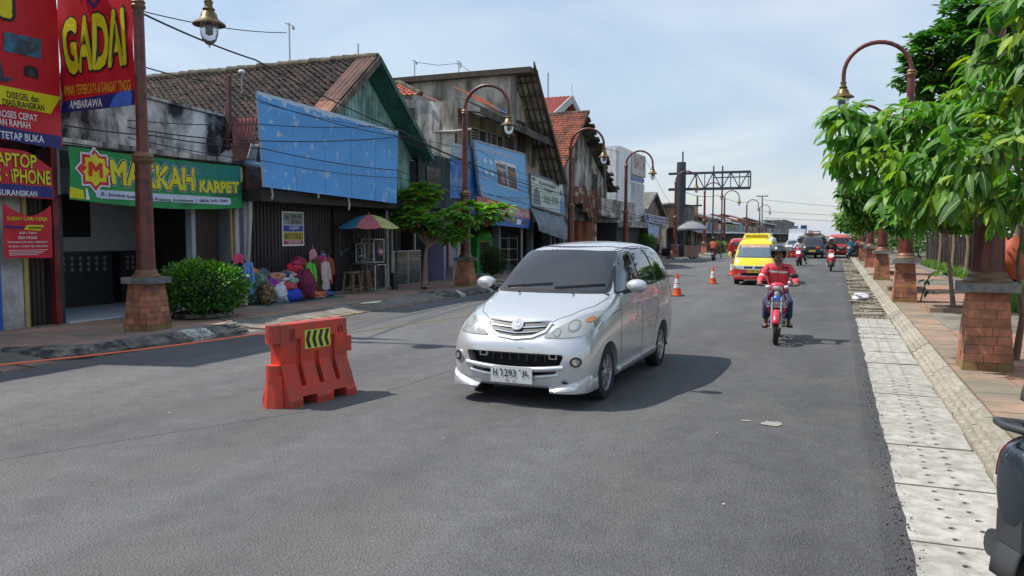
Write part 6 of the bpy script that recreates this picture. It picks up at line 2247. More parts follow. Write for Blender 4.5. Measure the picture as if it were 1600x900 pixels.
def wheel(parent, x, y, r, wd, side, rim=m_alloy, spokes=6, frac=.66, name='wheel'):
 b = MB()
 b.lathe([(r * frac, -wd * .5), (r * .80, -wd * .5), (r * .95, -wd * .46), (r, -wd * .28), (r, wd * .28), (r * .95, wd * .46), (r * .80, wd * .5), (r * frac, wd * .5), (r * frac, -wd * .5)], 30, (0, 0, 0), 'x', cap=False)
 t_ = b.build(name, m_rubber, parent, (x, y, r), smooth=35)
 b = MB()
 ri = r * frac
 xo = side * wd * .38
 b.lathe([(ri, -side * wd * .4), (ri, side * wd * .46), (ri * .90, side * wd * .44), (ri * .86, xo * .5), (ri * .86, -side * wd * .3)], 30, (0, 0, 0), 'x', cap=False)
 b.lathe([(.0, xo + side * .012), (ri * .2, xo + side * .01), (ri * .24, xo - side * .02)], 14, (0, 0, 0), 'x', cap=False)
 for k in range(spokes):
  a = 2 * math.pi * k / spokes
  for da in (-.16, .16):
   c0, c1 = Vector((xo - side * .012, math.cos(a + da * .7) * ri * .16, math.sin(a + da * .7) * ri * .16)), Vector((xo - side * .012, math.cos(a + da) * ri * .9, math.sin(a + da) * ri * .9))
   b.beam(c0, c1, ri * .15, .03)
 b.build('rim', rim, t_, smooth=30)
 b = MB()
 b.lathe([(0, 0), (ri * .85, 0)], 20, (-side * .01, 0, 0), 'x', cap=False)
 b.build('brake_disc', m_mudguard, t_)
 return t_
def arch_cut(y, r, x0, x1):
 b = MB()
 b.lathe([(r, x0), (r, x1)], 36, (0, y, .30), 'x')
 return b
# ---------------- the silver people carrier
CAR = thing('silver_people_carrier', 'silver people carrier with a scuffed front bumper driving towards the viewer', 'car', (-3.07, 8.46, 0), math.pi - R(2.0))
ST = [
 (.70, [(.42, .20), (.62, .215), (.66, .34), (.66, .50), (.62, .63), (.48, .69), (.26, .71), (0, .715)]),
 (.60, [(.50, .19), (.73, .205), (.775, .36), (.78, .56), (.745, .72), (.60, .835), (.34, .865), (0, .875)]),
 (.42, [(.52, .19), (.785, .205), (.81, .38), (.815, .60), (.79, .82), (.66, .945), (.42, .98), (0, .995)]),
 (.05, [(.52, .19), (.79, .205), (.815, .38), (.825, .62), (.81, .91), (.70, 1.035), (.45, 1.07), (0, 1.085)]),
 (-.34, [(.52, .19), (.79, .205), (.815, .38), (.83, .64), (.815, .99), (.725, 1.105), (.52, 1.145), (0, 1.165)]),
 (-.50, [(.52, .19), (.79, .205), (.815, .38), (.83, .64), (.817, 1.02), (.715, 1.22), (.57, 1.275), (0, 1.305)]),
 (-.98, [(.52, .19), (.79, .205), (.815, .38), (.83, .66), (.82, 1.07), (.655, 1.515), (.55, 1.595), (0, 1.635)]),
 (-1.22, [(.52, .19), (.79, .205), (.815, .38), (.83, .66), (.82, 1.08), (.645, 1.575), (.53, 1.665), (0, 1.705)]),
 (-2.0, [(.52, .19), (.79, .205), (.815, .38), (.83, .66), (.82, 1.09), (.645, 1.60), (.52, 1.695), (0, 1.742)]),
 (-2.75, [(.52, .20), (.79, .215), (.815, .38), (.83, .66), (.815, 1.11), (.63, 1.585), (.51, 1.675), (0, 1.715)]),
 (-3.12, [(.50, .24), (.76, .255), (.80, .40), (.81, .66), (.79, 1.10), (.605, 1.545), (.48, 1.64), (0, 1.68)]),
 (-3.30, [(.48, .28), (.70, .30), (.75, .42), (.76, .66), (.74, 1.06), (.575, 1.43), (.44, 1.50), (0, 1.53)]),
]
cuts = [arch_cut(0, .345, .52, 1.2), arch_cut(0, .345, -1.2, -.52), arch_cut(-2.49, .345, .52, 1.2), arch_cut(-2.49, .345, -1.2, -.52)]
mouth = rounded([(-.56, .575), (.56, .575), (.47, .37), (.34, .315), (-.34, .315), (-.47, .37)], .05)
c_ = MB()
c_.prism([(x, .585, z) for x, z in mouth], (0, .6, 0))
cuts.append(c_)
body_me = shell(ST, [m_silver], cuts)
body = link(body_me, 'body', CAR)
bv = bvh_of(body_me)
full_me = shell(ST, [m_silver])
bf = bvh_of(full_me)
MB().box(-.74, .74, -3.1, .5, .22, .55).build('underbody', m_mudguard, CAR)
MB().box(-.555, .555, .586, .592, .318, .582).build('intake_back', m_mudguard, CAR)
for x, s_ in ((-.705, -1), (.705, 1)):
 wheel(CAR, x, 0, .30, .185, s_)
 wheel(CAR, x, -2.49, .30, .185, s_)
wsb = rounded([(-.70, 1.135), (.70, 1.135), (.605, 1.625), (.45, 1.655), (-.45, 1.655), (-.605, 1.625)], .06)
wso = rounded([(-.665, 1.165), (.665, 1.165), (.575, 1.60), (-.575, 1.60)], .06)
decal(bf, wsb, 'y+', m_black, 'windscreen_seal', CAR, .004, .06)
decal(bf, wso, 'y+', m_wsglass, 'windscreen', CAR, .008, .06)
win = [('front_window', [(-.47, 1.145), (-.96, 1.53), (-1.08, 1.575), (-1.36, 1.60), (-1.32, 1.165)]),
 ('rear_door_window', [(-1.44, 1.17), (-1.47, 1.605), (-2.08, 1.612), (-2.20, 1.185)]),
 ('quarter_window', [(-2.29, 1.19), (-2.17, 1.612), (-2.62, 1.60), (-2.86, 1.50), (-3.02, 1.27), (-2.98, 1.215)])]
for ax in ('x+', 'x-'):
 for nm, pl_ in win:
  cy, cz = sum(p[0] for p in pl_) / len(pl_), sum(p[1] for p in pl_) / len(pl_)
  big = [(cy + (p[0] - cy) * 1.0 + (.035 if p[0] > cy else -.035), cz + (p[1] - cz) + (.022 if p[1] > cz else -.022)) for p in pl_]
  decal(bf, rounded(big, .05), ax, m_black, 'window_seal', CAR, .003, .06)
  decal(bf, rounded(pl_, .05), ax, m_glassdark, nm, CAR, .006, .06)
 for ln_ in ([(-.56, 1.12), (-.46, .95), (-.44, .55), (-.56, .30), (-1.35, .28)], [(-1.38, 1.60), (-1.38, .95), (-1.38, .28)], [(-2.25, 1.60), (-2.26, 1.1), (-2.22, .85), (-2.02, .62), (-1.98, .28)], [(-1.38, .28), (-1.98, .28)], [(-.47, .96), (-.2, .93), (.05, .90), (.3, .80)]):
  decal(bv, strip2d(ln_, .009), ax, m_seam, 'door_gap', CAR, .002, .05)
 for y0 in (-1.22, -2.08):
  hb_ = decal(bv, rounded(rect(y0 - .12, y0 + .02, .965, 1.01), .02), ax, m_silver, 'door_handle', CAR, .03, .03, thick=.03)
 decal(bv, rounded([(-.42, .22), (-.42, .30), (-2.08, .34), (-2.08, .20)], .03), ax, m_silver, 'side_skirt', CAR, .035, .06, thick=.035)
 decal(bv, strip2d([(-.40, .72), (-1.2, .76), (-2.2, .79), (-3.1, .80)], .012), ax, m_silver, 'crease', CAR, .006, .06, thick=.005)
decal(bf, rounded([(-.58, 1.12), (.58, 1.12), (.50, 1.50), (-.50, 1.50)], .08), 'y-', m_glassdark, 'rear_window', CAR, .006, .06)
for s_ in (1, -1):
 tl_ = [(s_ * .60, .95), (s_ * .76, .95), (s_ * .70, 1.32), (s_ * .62, 1.36)]
 decal(bf, tl_ if s_ > 0 else tl_[::-1], 'y-', m_redlens, 'tail_light', CAR, .01, .05, thick=.01)
for s_ in (1, -1):
 o_ = [(.30, .735), (.48, .735), (.70, .755), (.775, .83), (.80, .93), (.775, .985), (.66, .965), (.50, .87)]
 o_ = [(s_ * a, c) for a, c in o_]
 if s_ < 0:
  o_ = o_[::-1]
 hl = decal(bf, rounded(o_, .05), 'y+', m_headlens, 'headlight', CAR, .009, .03, thick=.01)
 cen = (s_ * .50, .81)
 for (cx_, cz_, rr, mm) in ((s_ * .45, .785, .045, mat('dull_reflector', (.34, .34, .30), .2, .6)), (s_ * .60, .85, .060, MATS['dull_reflector'])):
  decal(bf, ellipse(cx_, cz_, rr, rr, 18), 'y+', mm, 'reflector', hl, .012, .03)
  decal(bf, ellipse(cx_, cz_, rr * .72, rr * .72, 14), 'y+', m_headlens, 'bulb', hl, .014, .03)
 decal(bf, ellipse(s_ * .71, .905, .036, .024, 16), 'y+', m_amber, 'indicator', hl, .013, .03)
 fx, fz = s_ * .665, .50
 fg = decal(bf, ellipse(fx, fz, .062, .060, 22), 'y+', m_silver, 'fog_lamp', CAR, .014, .03, thick=.014)
 decal(bf, ellipse(fx, fz, .053, .051, 22), 'y+', m_black, 'fog_bezel', fg, .018, .03)
 decal(bf, ellipse(fx, fz, .034, .033, 18), 'y+', m_lensgrey, 'fog_lens', fg, .023, .03)
 b = MB()
 vs, k_ = [], 16
 for i in range(k_ + 1):
  th = R(57 - 43 * i / k_)
  d_ = Vector((s_ * math.cos(th), math.sin(th), 0))
  h_ = bf.ray_cast(Vector((0, .12, .27)) + d_ * 3, -d_)[0]
  f_ = i / k_
  tp = .225 + .15 * min(1, f_ * 1.5) ** 1.3
  o2 = h_ + d_ * (.012 + .035 * math.sin(math.pi * min(1, .15 + f_)))
  vs += [(o2.x, o2.y, .175), (o2.x + d_.x * .012, o2.y + d_.y * .012, .195), (o2.x, o2.y, tp - .03), (h_.x - d_.x * .03, h_.y - d_.y * .03, tp + .01)]
 b.add(vs, [(i * 4 + j, i * 4 + j + 1, i * 4 + j + 5, i * 4 + j + 4) for i in range(k_) for j in range(3)] + [(0, 1, 2, 3), tuple(k_ * 4 + j for j in (3, 2, 1, 0))])
 b.build('corner_spoiler', m_silver, CAR, smooth=50)
 lp = [(s_ * .36, .17), (s_ * .70, .16), (s_ * .775, .22), (s_ * .765, .355), (s_ * .66, .29), (s_ * .40, .225)]
 MB().blob((s_ * .33, -.18, 1.142), .018, .025, .012, 8, 5).build('washer_jet', m_black, CAR)
MB().box(-.70, .70, -.40, -.335, 1.10, 1.135).build('cowl_panel', m_black, CAR)
for x0 in (.50, -.12):
 b = MB()
 p0, p1 = Vector((x0, -.32, 1.150)), Vector((x0 - .46, -.44, 1.232))
 b.beam((x0, -.315, 1.145), (x0 - .2, -.36, 1.19), .022, .016)
 for f in range(6):
  a = f / 6
  xx0, xx1 = x0 + .06 - .56 * a, x0 + .06 - .56 * (a + 1 / 6)
  h0_, h1_ = [bf.ray_cast(Vector((xx, 3, 1.178 + .045 * ff)), Vector((0, -1, 0)))[0] for xx, ff in ((xx0, a), (xx1, a + 1 / 6))]
  if h0_ and h1_:
   b.beam(h0_ + Vector((0, .018, .012)), h1_ + Vector((0, .018, .012)), .016, .022)
 b.build('wiper', m_black, CAR)
gp = [(-.345, .872), (.345, .872), (.30, .80), (.18, .745), (0, .728), (-.18, .745), (-.30, .80)]
gr = decal(bf, rounded(gp, .03), 'y+', m_black, 'grille', CAR, .006, .04)
bpo = [(-.375, .892), (-.375, .868), (-.33, .79), (-.2, .725), (0, .704), (.2, .725), (.33, .79), (.375, .868), (.375, .892)]
decal(bf, strip2d([(-.365, .875), (-.325, .795), (-.19, .735), (0, .714), (.19, .735), (.325, .795), (.365, .875)], .022), 'y+', m_silver, 'grille_surround', gr, .016, .03, thick=.012)
for z, w_ in ((.878, .35), (.826, .31), (.776, .25)):
 decal(bf, strip2d([(-w_, z + .012), (-w_ * .5, z - .002), (0, z - .012), (w_ * .5, z - .002), (w_, z + .012)], .0095), 'y+', m_chrome, 'grille_bar', gr, .018, .04, thick=.014)
em = decal(bf, ellipse(0, .838, .068, .052, 24), 'y+', m_lensgrey, 'emblem', gr, .024, .03, thick=.02)
for pts in ([(.058 * math.cos(a), .838 + .043 * math.sin(a)) for a in [i * math.pi / 10 for i in range(21)]],
   [(.040 * math.cos(a), .852 + .020 * math.sin(a)) for a in [i * math.pi / 8 for i in range(17)]],
   [(.020 * math.cos(a), .838 + .040 * math.sin(a)) for a in [i * math.pi / 8 for i in range(17)]]):
 decal(bf, strip2d(pts, .012), 'y+', m_chrome, 'emblem_ring', em, .030, .02, thick=.008)
bar = MB()
for z in (.545, .36):
 bar.box(-.50, .50, .594, .612, z - .006, z + .006)
for k in range(7):
 x = -.30 + k * .10
 bar.box(x - .004, x + .004, .594, .606, .47, .57)
bar.build('intake_slats', mat('dull_grey_slat', (.12, .12, .125), .5), CAR)
cutf = MB()
def along(pts, wd, y0, y1, name, m):
 b_ = MB()
 b_.prism([(x, y0, z) for x, z in strip2d(pts, wd)], (0, y1 - y0, 0))
 return b_.build(name, m, CAR, smooth=40)
def yfront(x, z):
 h_ = bf.ray_cast(Vector((x, 3, z)), Vector((0, -1, 0)))[0]
 return h_.y if h_ else .6
b = MB()
pts = [(x / 20, .445 - .045 * math.cos(x / 20 * 2.6)) for x in range(-11, 12)]
pp_ = [Vector((x, yfront(x, z) - .004, z)) for x, z in pts]
b.tube(pp_, .029, 8)
b.build('bumper_bar', m_silver, CAR, smooth=60)
b = MB()
pts = [(x / 20, .37 - .055 * math.cos(x / 20 * 2.9)) for x in range(-10, 11)]
b.tube([Vector((x, yfront(x, z) - .006, z)) for x, z in pts], .021, 8)
b.build('bumper_bar', m_silver, CAR, smooth=60)
for s_ in (1, -1):
 MB().box(s_ * .40 - .045, s_ * .40 + .045, .594, .635, .505, .565).build('bracket', m_silver, CAR)
 MB().box(s_ * .40 - .03, s_ * .40 + .03, .632, .638, .515, .555).build('bracket_hole', m_mudguard, CAR)
pz, py = .345, .80
pb_ = MB().box(-.235, .235, py - .012, py, pz - .085, pz + .085)
pb_.build('number_plate', m_plate_w, CAR)
npo = [o_ for o_ in CAR.children if o_.name.startswith('number_plate')][0]
pp = Plane((.235, py + .0015, pz - .085), (-1, 0, 0), (0, 0, 1))
letters(pp, 'H', .03, .066, .045, .075, m_blackprint, npo, .001, .004)
letters(pp, '1293', .125, .066, .165, .075, m_blackprint, npo, .001, .004)
letters(pp, 'JL', .355, .066, .085, .075, m_blackprint, npo, .001, .004)
letters(pp, '09 · 27', .17, .016, .12, .018, mat('grey_print', '#77797c', .5), npo, .001, .002)
for x in (.115, .335):
 MB().lathe([(.008, 0), (.008, .006)], 10, (.235 - x, py, pz + .052), 'y').build('screw', m_black, npo)
decal(bf, [(-.60, .30), (-.55, .315), (-.53, .295), (-.58, .285)], 'y+', m_black, 'scuff', CAR, .037, .03)
decal(bf, [(-.76, .20), (-.70, .225), (-.66, .20), (-.72, .185)], 'y+', m_wood, 'scuff', CAR, .038, .03)
decal(bf, strip2d([(-.12, .625), (-.05, .622)], .006), 'y+', mat('grey_print', '#77797c'), 'scuff', CAR, .003, .03)
decal(bf, strip2d([(.36, .55), (.52, .40), (.66, .05), (.71, -.32)], .007), 'z+', m_seam, 'bonnet_gap', CAR, .002, .05)
decal(bf, strip2d([(-.36, .55), (-.52, .40), (-.66, .05), (-.71, -.32)], .007), 'z+', m_seam, 'bonnet_gap', CAR, .002, .05)
decal(bf, strip2d([(-.40, .575), (-.2, .605), (0, .612), (.2, .605), (.40, .575)], .008), 'z+', m_seam, 'bonnet_gap', CAR, .002, .05)
for s_ in (1, -1):
 decal(bf, strip2d([(s_ * .53, -1.12), (s_ * .545, -1.6), (s_ * .54, -2.3), (s_ * .50, -2.95)], .014), 'z+', m_seam, 'roof_gutter', CAR, .002, .06)
for s_ in (1, -1):
 b = MB()
 b.blob((s_ * .955, -.60, 1.215), .125, .085, .078, 18, 12)
 mo = b.build('door_mirror', m_silver, CAR, smooth=180)
 MB().beam((s_ * .80, -.58, 1.14), (s_ * .90, -.60, 1.17), .07, .05).build('mirror_arm', m_black, mo)
 MB().blob((s_ * .955, -.665, 1.215), .105, .03, .062, 14, 8).build('mirror_glass', m_chrome, mo, smooth=180)
MB().box(-.6, .6, -.75, -.55, .9, 1.12).build('dashboard', m_dark, CAR)
# ---------------- other vehicles
def simple_car(name, label, cat, loc, rz, st, paint, wheels, r, two=None, two_z=0, levels=2, group=None):
 t_ = thing(name, label, cat, loc, rz, group)
 hw = max(h for _, pr in st for h, _z in pr)
 cuts_ = []
 for y in wheels:
  for s_ in (1, -1):
   c = MB()
   c.lathe([(r * 1.14, s_ * hw * .66), (r * 1.14, s_ * hw * 1.4)], 24, (0, y, r), 'x')
   cuts_.append(c)
 me = shell(st, [paint], cuts_, levels)
 fu = shell(st, [paint], (), levels)
 if two is not None:
  me.materials.append(two)
  for p in me.polygons:
   if p.center.z < two_z:
    p.material_index = len(me.materials) - 1
 link(me, 'body', t_)
 b_ = bvh_of(fu)
 for y in wheels:
  for s_ in (1, -1):
   wheel(t_, s_ * (hw - .12), y, r, .17, s_, spokes=5)
 y0, y1 = st[-1][0], st[0][0]
 MB().box(-hw * .62, hw * .62, y0 + .15, y1 - .1, r * .75, r * 1.7).build('underbody', m_mudguard, t_)
 return t_, b_
def mk_st(rows):
 return rows
m_vanyellow = mat('yellow_van_paint', (.85, .70, .02), .35, var=.05, coat=.4, dirt=(.55, .5, .3), damt=.1)
m_vanred = mat('red_van_paint', (.55, .025, .03), .35, var=.08, coat=.4)
VST = [
 (.02, [(.40, .22), (.60, .235), (.67, .34), (.68, .46), (.67, .58), (.62, .68), (.40, .715), (0, .725)]),
 (-.10, [(.5, .2), (.68, .215), (.73, .34), (.735, .50), (.725, .70), (.66, .90), (.40, .945), (0, .955)]),
 (-.30, [(.5, .2), (.69, .215), (.74, .34), (.75, .52), (.74, .80), (.665, 1.05), (.42, 1.09), (0, 1.10)]),
 (-.66, [(.5, .2), (.69, .215), (.74, .34), (.75, .52), (.745, .92), (.635, 1.40), (.48, 1.47), (0, 1.49)]),
 (-.95, [(.5, .2), (.69, .215), (.74, .34), (.75, .52), (.745, .95), (.61, 1.54), (.47, 1.64), (0, 1.67)]),
 (-1.5, [(.5, .2), (.69, .215), (.74, .34), (.75, .52), (.745, .95), (.61, 1.58), (.48, 1.70), (0, 1.735)]),
 (-3.0, [(.5, .2), (.69, .215), (.74, .34), (.75, .52), (.745, .95), (.61, 1.58), (.48, 1.70), (0, 1.735)]),
 (-3.35, [(.5, .24), (.66, .25), (.70, .36), (.71, .52), (.70, .95), (.57, 1.5), (.44, 1.6), (0, 1.63)])]
q = on_z(1177, 447, 0)
VAN, vb = simple_car('yellow_minivan', 'bright yellow public minivan with a red lower half, behind the rider in red', 'minivan', (q.x - .02, q.y + .3, 0), math.pi + R(1.0), VST, m_vanyellow, (-.62, -2.55), .27, m_vanred, .60)
decal(vb, rounded([(-.64, .985), (.64, .985), (.565, 1.45), (-.565, 1.45)], .05), 'y+', m_black, 'windscreen_seal', VAN, .004, .1)
ws = decal(vb, rounded([(-.60, 1.01), (.60, 1.01), (.535, 1.425), (-.535, 1.425)], .05), 'y+', mat('blue_tint_glass', (.10, .15, .18), .08, var=.15, coat=.6, spec=.9), 'windscreen', VAN, .008, .1)
decal(vb, rect(-.47, .47, 1.345, 1.42), 'y+', mat('pale_pink_sticker', '#e3c9c0', .5), 'windscreen_banner', ws, .012, .1)
def van_text(body, x0, x1, z0, z1, m, parent, off, bvh):
 vs, fs = text_mesh(body, .02)
 xa, xb = min(v.x for v in vs), max(v.x for v in vs)
 ya, yb = min(v.y for v in vs), max(v.y for v in vs)
 out_ = []
 for v in vs:
  x, z = x1 - (v.x - xa) / (xb - xa) * (x1 - x0), z0 + (v.y - ya) / (yb - ya) * (z1 - z0)
  h_ = bvh.ray_cast(Vector((x, 6, z)), Vector((0, -1, 0)))
  out_.append(h_[0] + h_[1] * (off + v.z) if h_[0] else Vector((x, .1, z)))
 b_ = MB()
 b_.add(out_, fs)
 return b_.build('lettering', m, parent)
van_text('RIZKI MANDIRI', -.44, .44, 1.36, 1.405, mat('salmon_letters', '#c04a35', .5), ws, .016, vb)
decal(vb, rounded([(-.70, .575), (.70, .575), (.68, .70), (-.68, .70)], .02), 'y+', m_chrome, 'grille_panel', VAN, .006, .1)
decal(vb, rounded([(-.34, .60), (.34, .60), (.34, .675), (-.34, .675)], .01), 'y+', m_black, 'grille', VAN, .012, .1)
decal(vb, rect(-.03, .03, .605, .67), 'y+', m_chrome, 'emblem', VAN, .018, .1)
for s_ in (1, -1):
 decal(vb, rounded([(s_ * .40, .59), (s_ * .665, .59), (s_ * .66, .68), (s_ * .40, .68)][::s_], .02), 'y+', m_headlens, 'headlight', VAN, .014, .06, thick=.01)
 decal(vb, ellipse(s_ * .5, .40, .045, .04, 12), 'y+', m_headlens, 'fog_lamp', VAN, .01, .06, thick=.01)
decal(vb, rounded([(-.38, .33), (.38, .33), (.44, .45), (-.44, .45)], .03), 'y+', m_mudguard, 'intake', VAN, .006, .1)
decal(vb, strip2d([(-.66, .335), (.66, .335)], .02), 'y+', m_whiteprint, 'white_line', VAN, .008, .1)
MB().box(-.68, .68, .02, .11, .22, .32).build('bumper', m_vanred, VAN)
MB().box(-.21, .21, .10, .115, .46, .585).build('number_plate', m_plate_y, VAN)
np_ = [o_ for o_ in VAN.children if o_.name.startswith('number_plate')][0]
letters(Plane((.21, .1165, .46), (-1, 0, 0), (0, 0, 1)), 'H 7681 KA', .03, .04, .36, .06, m_blackprint, np_, .001, .005)
for ax in ('x+', 'x-'):
 for pl_ in ([(-.55, 1.0), (-.78, 1.40), (-1.15, 1.47), (-1.15, 1.0)], [(-1.25, 1.0), (-1.25, 1.48), (-2.15, 1.48), (-2.15, 1.0)], [(-2.25, 1.0), (-2.25, 1.48), (-3.05, 1.46), (-3.12, 1.0)]):
  decal(vb, rounded(pl_, .05), ax, m_glassdark, 'side_window', VAN, .006, .12)
 decal(vb, strip2d([(-1.2, 1.5), (-1.2, .3)], .012), ax, m_seam, 'door_gap', VAN, .003, .1)
b = MB()
b.prism([(-.50, -1.15, 1.66), (.50, -1.15, 1.66), (.42, -1.25, 1.86), (-.42, -1.25, 1.86)], (0, -1.7, 0))
rr_ = b.build('raised_roof', m_vanyellow, VAN)
MB().box(-.40, .40, -1.17, -1.15, 1.72, 1.80).build('roof_vent', mat('old_yellow', '#b89c10', .5), VAN)
for s_ in (1, -1):
 MB().blob((s_ * .86, -.33, 1.08), .06, .05, .12, 10, 8).build('door_mirror', m_vanyellow if s_ > 0 else m_black, VAN, smooth=180)
 MB().beam((s_ * .72, -.42, 1.05), (s_ * .84, -.34, 1.05), .03).build('mirror_arm', m_black, VAN)
MB().beam((.25, -.26, 1.02), (-.1, -.32, 1.08), .025, .02).build('wiper', m_black, VAN)
b = MB().blob((-.56, -1.15, 1.56), .14, .28, .14, 12, 8, .5, 4.2)
b.build('white_bundle', m_white, VAN, smooth=60)
PST = [
 (.0, [(.5, .42), (.74, .44), (.80, .54), (.81, .70), (.80, .86), (.74, .98), (.5, 1.02), (0, 1.04)]),
 (-.14, [(.5, .35), (.76, .37), (.83, .52), (.84, .74), (.83, .98), (.77, 1.16), (.5, 1.2), (0, 1.21)]),
 (-.55, [(.5, .35), (.76, .37), (.83, .52), (.84, .74), (.83, 1.05), (.72, 1.55), (.54, 1.64), (0, 1.66)]),
 (-.85, [(.5, .35), (.76, .37), (.83, .52), (.84, .74), (.83, 1.08), (.71, 1.66), (.54, 1.76), (0, 1.78)]),
 (-1.6, [(.5, .35), (.76, .37), (.83, .52), (.84, .74), (.83, 1.08), (.71, 1.66), (.54, 1.76), (0, 1.78)]),
 (-1.75, [(.5, .35), (.76, .37), (.83, .52), (.84, .74), (.82, 1.08), (.68, 1.6), (.5, 1.7), (0, 1.72)])]
q = on_z(1269, 404, 0)
PK, pb2 = simple_car('dark_pickup', 'dark blue grey pickup with a pale covered load, far down the road', 'pickup', (q.x, q.y, 0), math.pi, [(y * .95, [(h * .97, z * .93) for h, z in pr]) for y, pr in PST], mat('dark_slate_paint', (.035, .045, .06), .4, var=.1, coat=.3), (-.6,), .30)
decal(pb2, rounded([(-.66, 1.02), (.66, 1.02), (.58, 1.55), (-.58, 1.55)], .05), 'y+', m_wsglass, 'windscreen', PK, .01, .15)
decal(pb2, rect(-.24, .24, .50, .66), 'y+', m_plate_y, 'number_plate', PK, .02, .2)
decal(pb2, rect(-.7, .7, .74, .90), 'y+', m_black, 'grille', PK, .01, .2)
decal(pb2, ellipse(-.38, .84, .16, .07, 12), 'y+', mat('orange_badge', '#c8552c', .5), 'front_badge', PK, .02, .1)
for s_ in (1, -1):
 decal(pb2, rect(*sorted((s_ * .52, s_ * .74)), .62, .74), 'y+', m_headlens, 'headlight', PK, .014, .1)
 wheel(PK, s_ * .68, -3.1, .32, .18, s_, spokes=5)
MB().box(-.84, .84, -4.2, -1.7, .6, 1.75).build('load_bed', m_dark, PK)
MB().prism([(-.80, -1.5, 1.62), (.80, -1.5, 1.62), (.72, -1.5, 1.84), (-.72, -1.5, 1.84)], (0, -2.4, 0)).build('covered_load', m_cream, PK)
MB().box(-.6, .6, -1.55, -1.48, 1.82, 1.92).build('roof_rail', mat('brown_rail', '#7a4a36', .6), PK)
MB().blob((-.95, -.35, 1.25), .08, .06, .14, 8, 6).build('door_mirror', m_black, PK)
BST = [
 (.0, [(.5, .36), (.70, .38), (.78, .5), (.79, .7), (.78, .86), (.72, .95), (.5, .98), (0, .99)]),
 (-.1, [(.5, .33), (.74, .35), (.82, .5), (.83, .75), (.82, .95), (.78, 1.15), (.5, 1.2), (0, 1.21)]),
 (-.3, [(.5, .33), (.74, .35), (.82, .5), (.83, .75), (.83, 1.05), (.76, 1.62), (.5, 1.7), (0, 1.72)]),
 (-.55, [(.5, .33), (.74, .35), (.82, .5), (.83, .75), (.83, 1.08), (.74, 1.78), (.5, 1.87), (0, 1.89)]),
 (-4.2, [(.5, .33), (.74, .35), (.82, .5), (.83, .75), (.83, 1.08), (.74, 1.78), (.5, 1.87), (0, 1.89)]),
 (-4.5, [(.5, .36), (.7, .38), (.78, .5), (.8, .75), (.78, 1.08), (.7, 1.7), (.5, 1.78), (0, 1.8)])]
q = on_z(1311, 403, 0)
BU, bb2 = simple_car('red_minibus', 'red minibus with a pale roof board coming down the far road at the right', 'minibus', (q.x, q.y, 0), math.pi + R(1), BST, mat('red_bus_paint', (.42, .03, .03), .4, var=.08, coat=.3), (-.7, -3.4), .30)
decal(bb2, rounded([(-.72, 1.10), (.72, 1.10), (.66, 1.56), (-.66, 1.56)], .05), 'y+', m_wsglass, 'windscreen', BU, .01, .15)
decal(bb2, rect(-.60, .60, 1.64, 1.80), 'y+', mat('pale_route_board', '#d7c9b4', .6), 'route_board', BU, .012, .2)
decal(bb2, rect(-.66, .66, .74, .86), 'y+', m_chrome, 'grille', BU, .012, .2)
decal(bb2, rect(-.4, .4, .60, .70), 'y+', m_black, 'intake', BU, .014, .2)
for s_ in (1, -1):
 decal(bb2, rect(*sorted((s_ * .48, s_ * .72)), .68, .82), 'y+', m_headlens, 'headlight', BU, .02, .1)
 MB().blob((s_ * .98, -.1, 1.35), .07, .06, .17, 8, 6).build('door_mirror', m_black, BU)
for ax in ('x+', 'x-'):
 for k in range(4):
  decal(bb2, rounded(rect(-1.35 - k * .8, -.65 - k * .8, 1.1, 1.55), .05), ax, m_glassdark, 'side_window', BU, .008, .2)
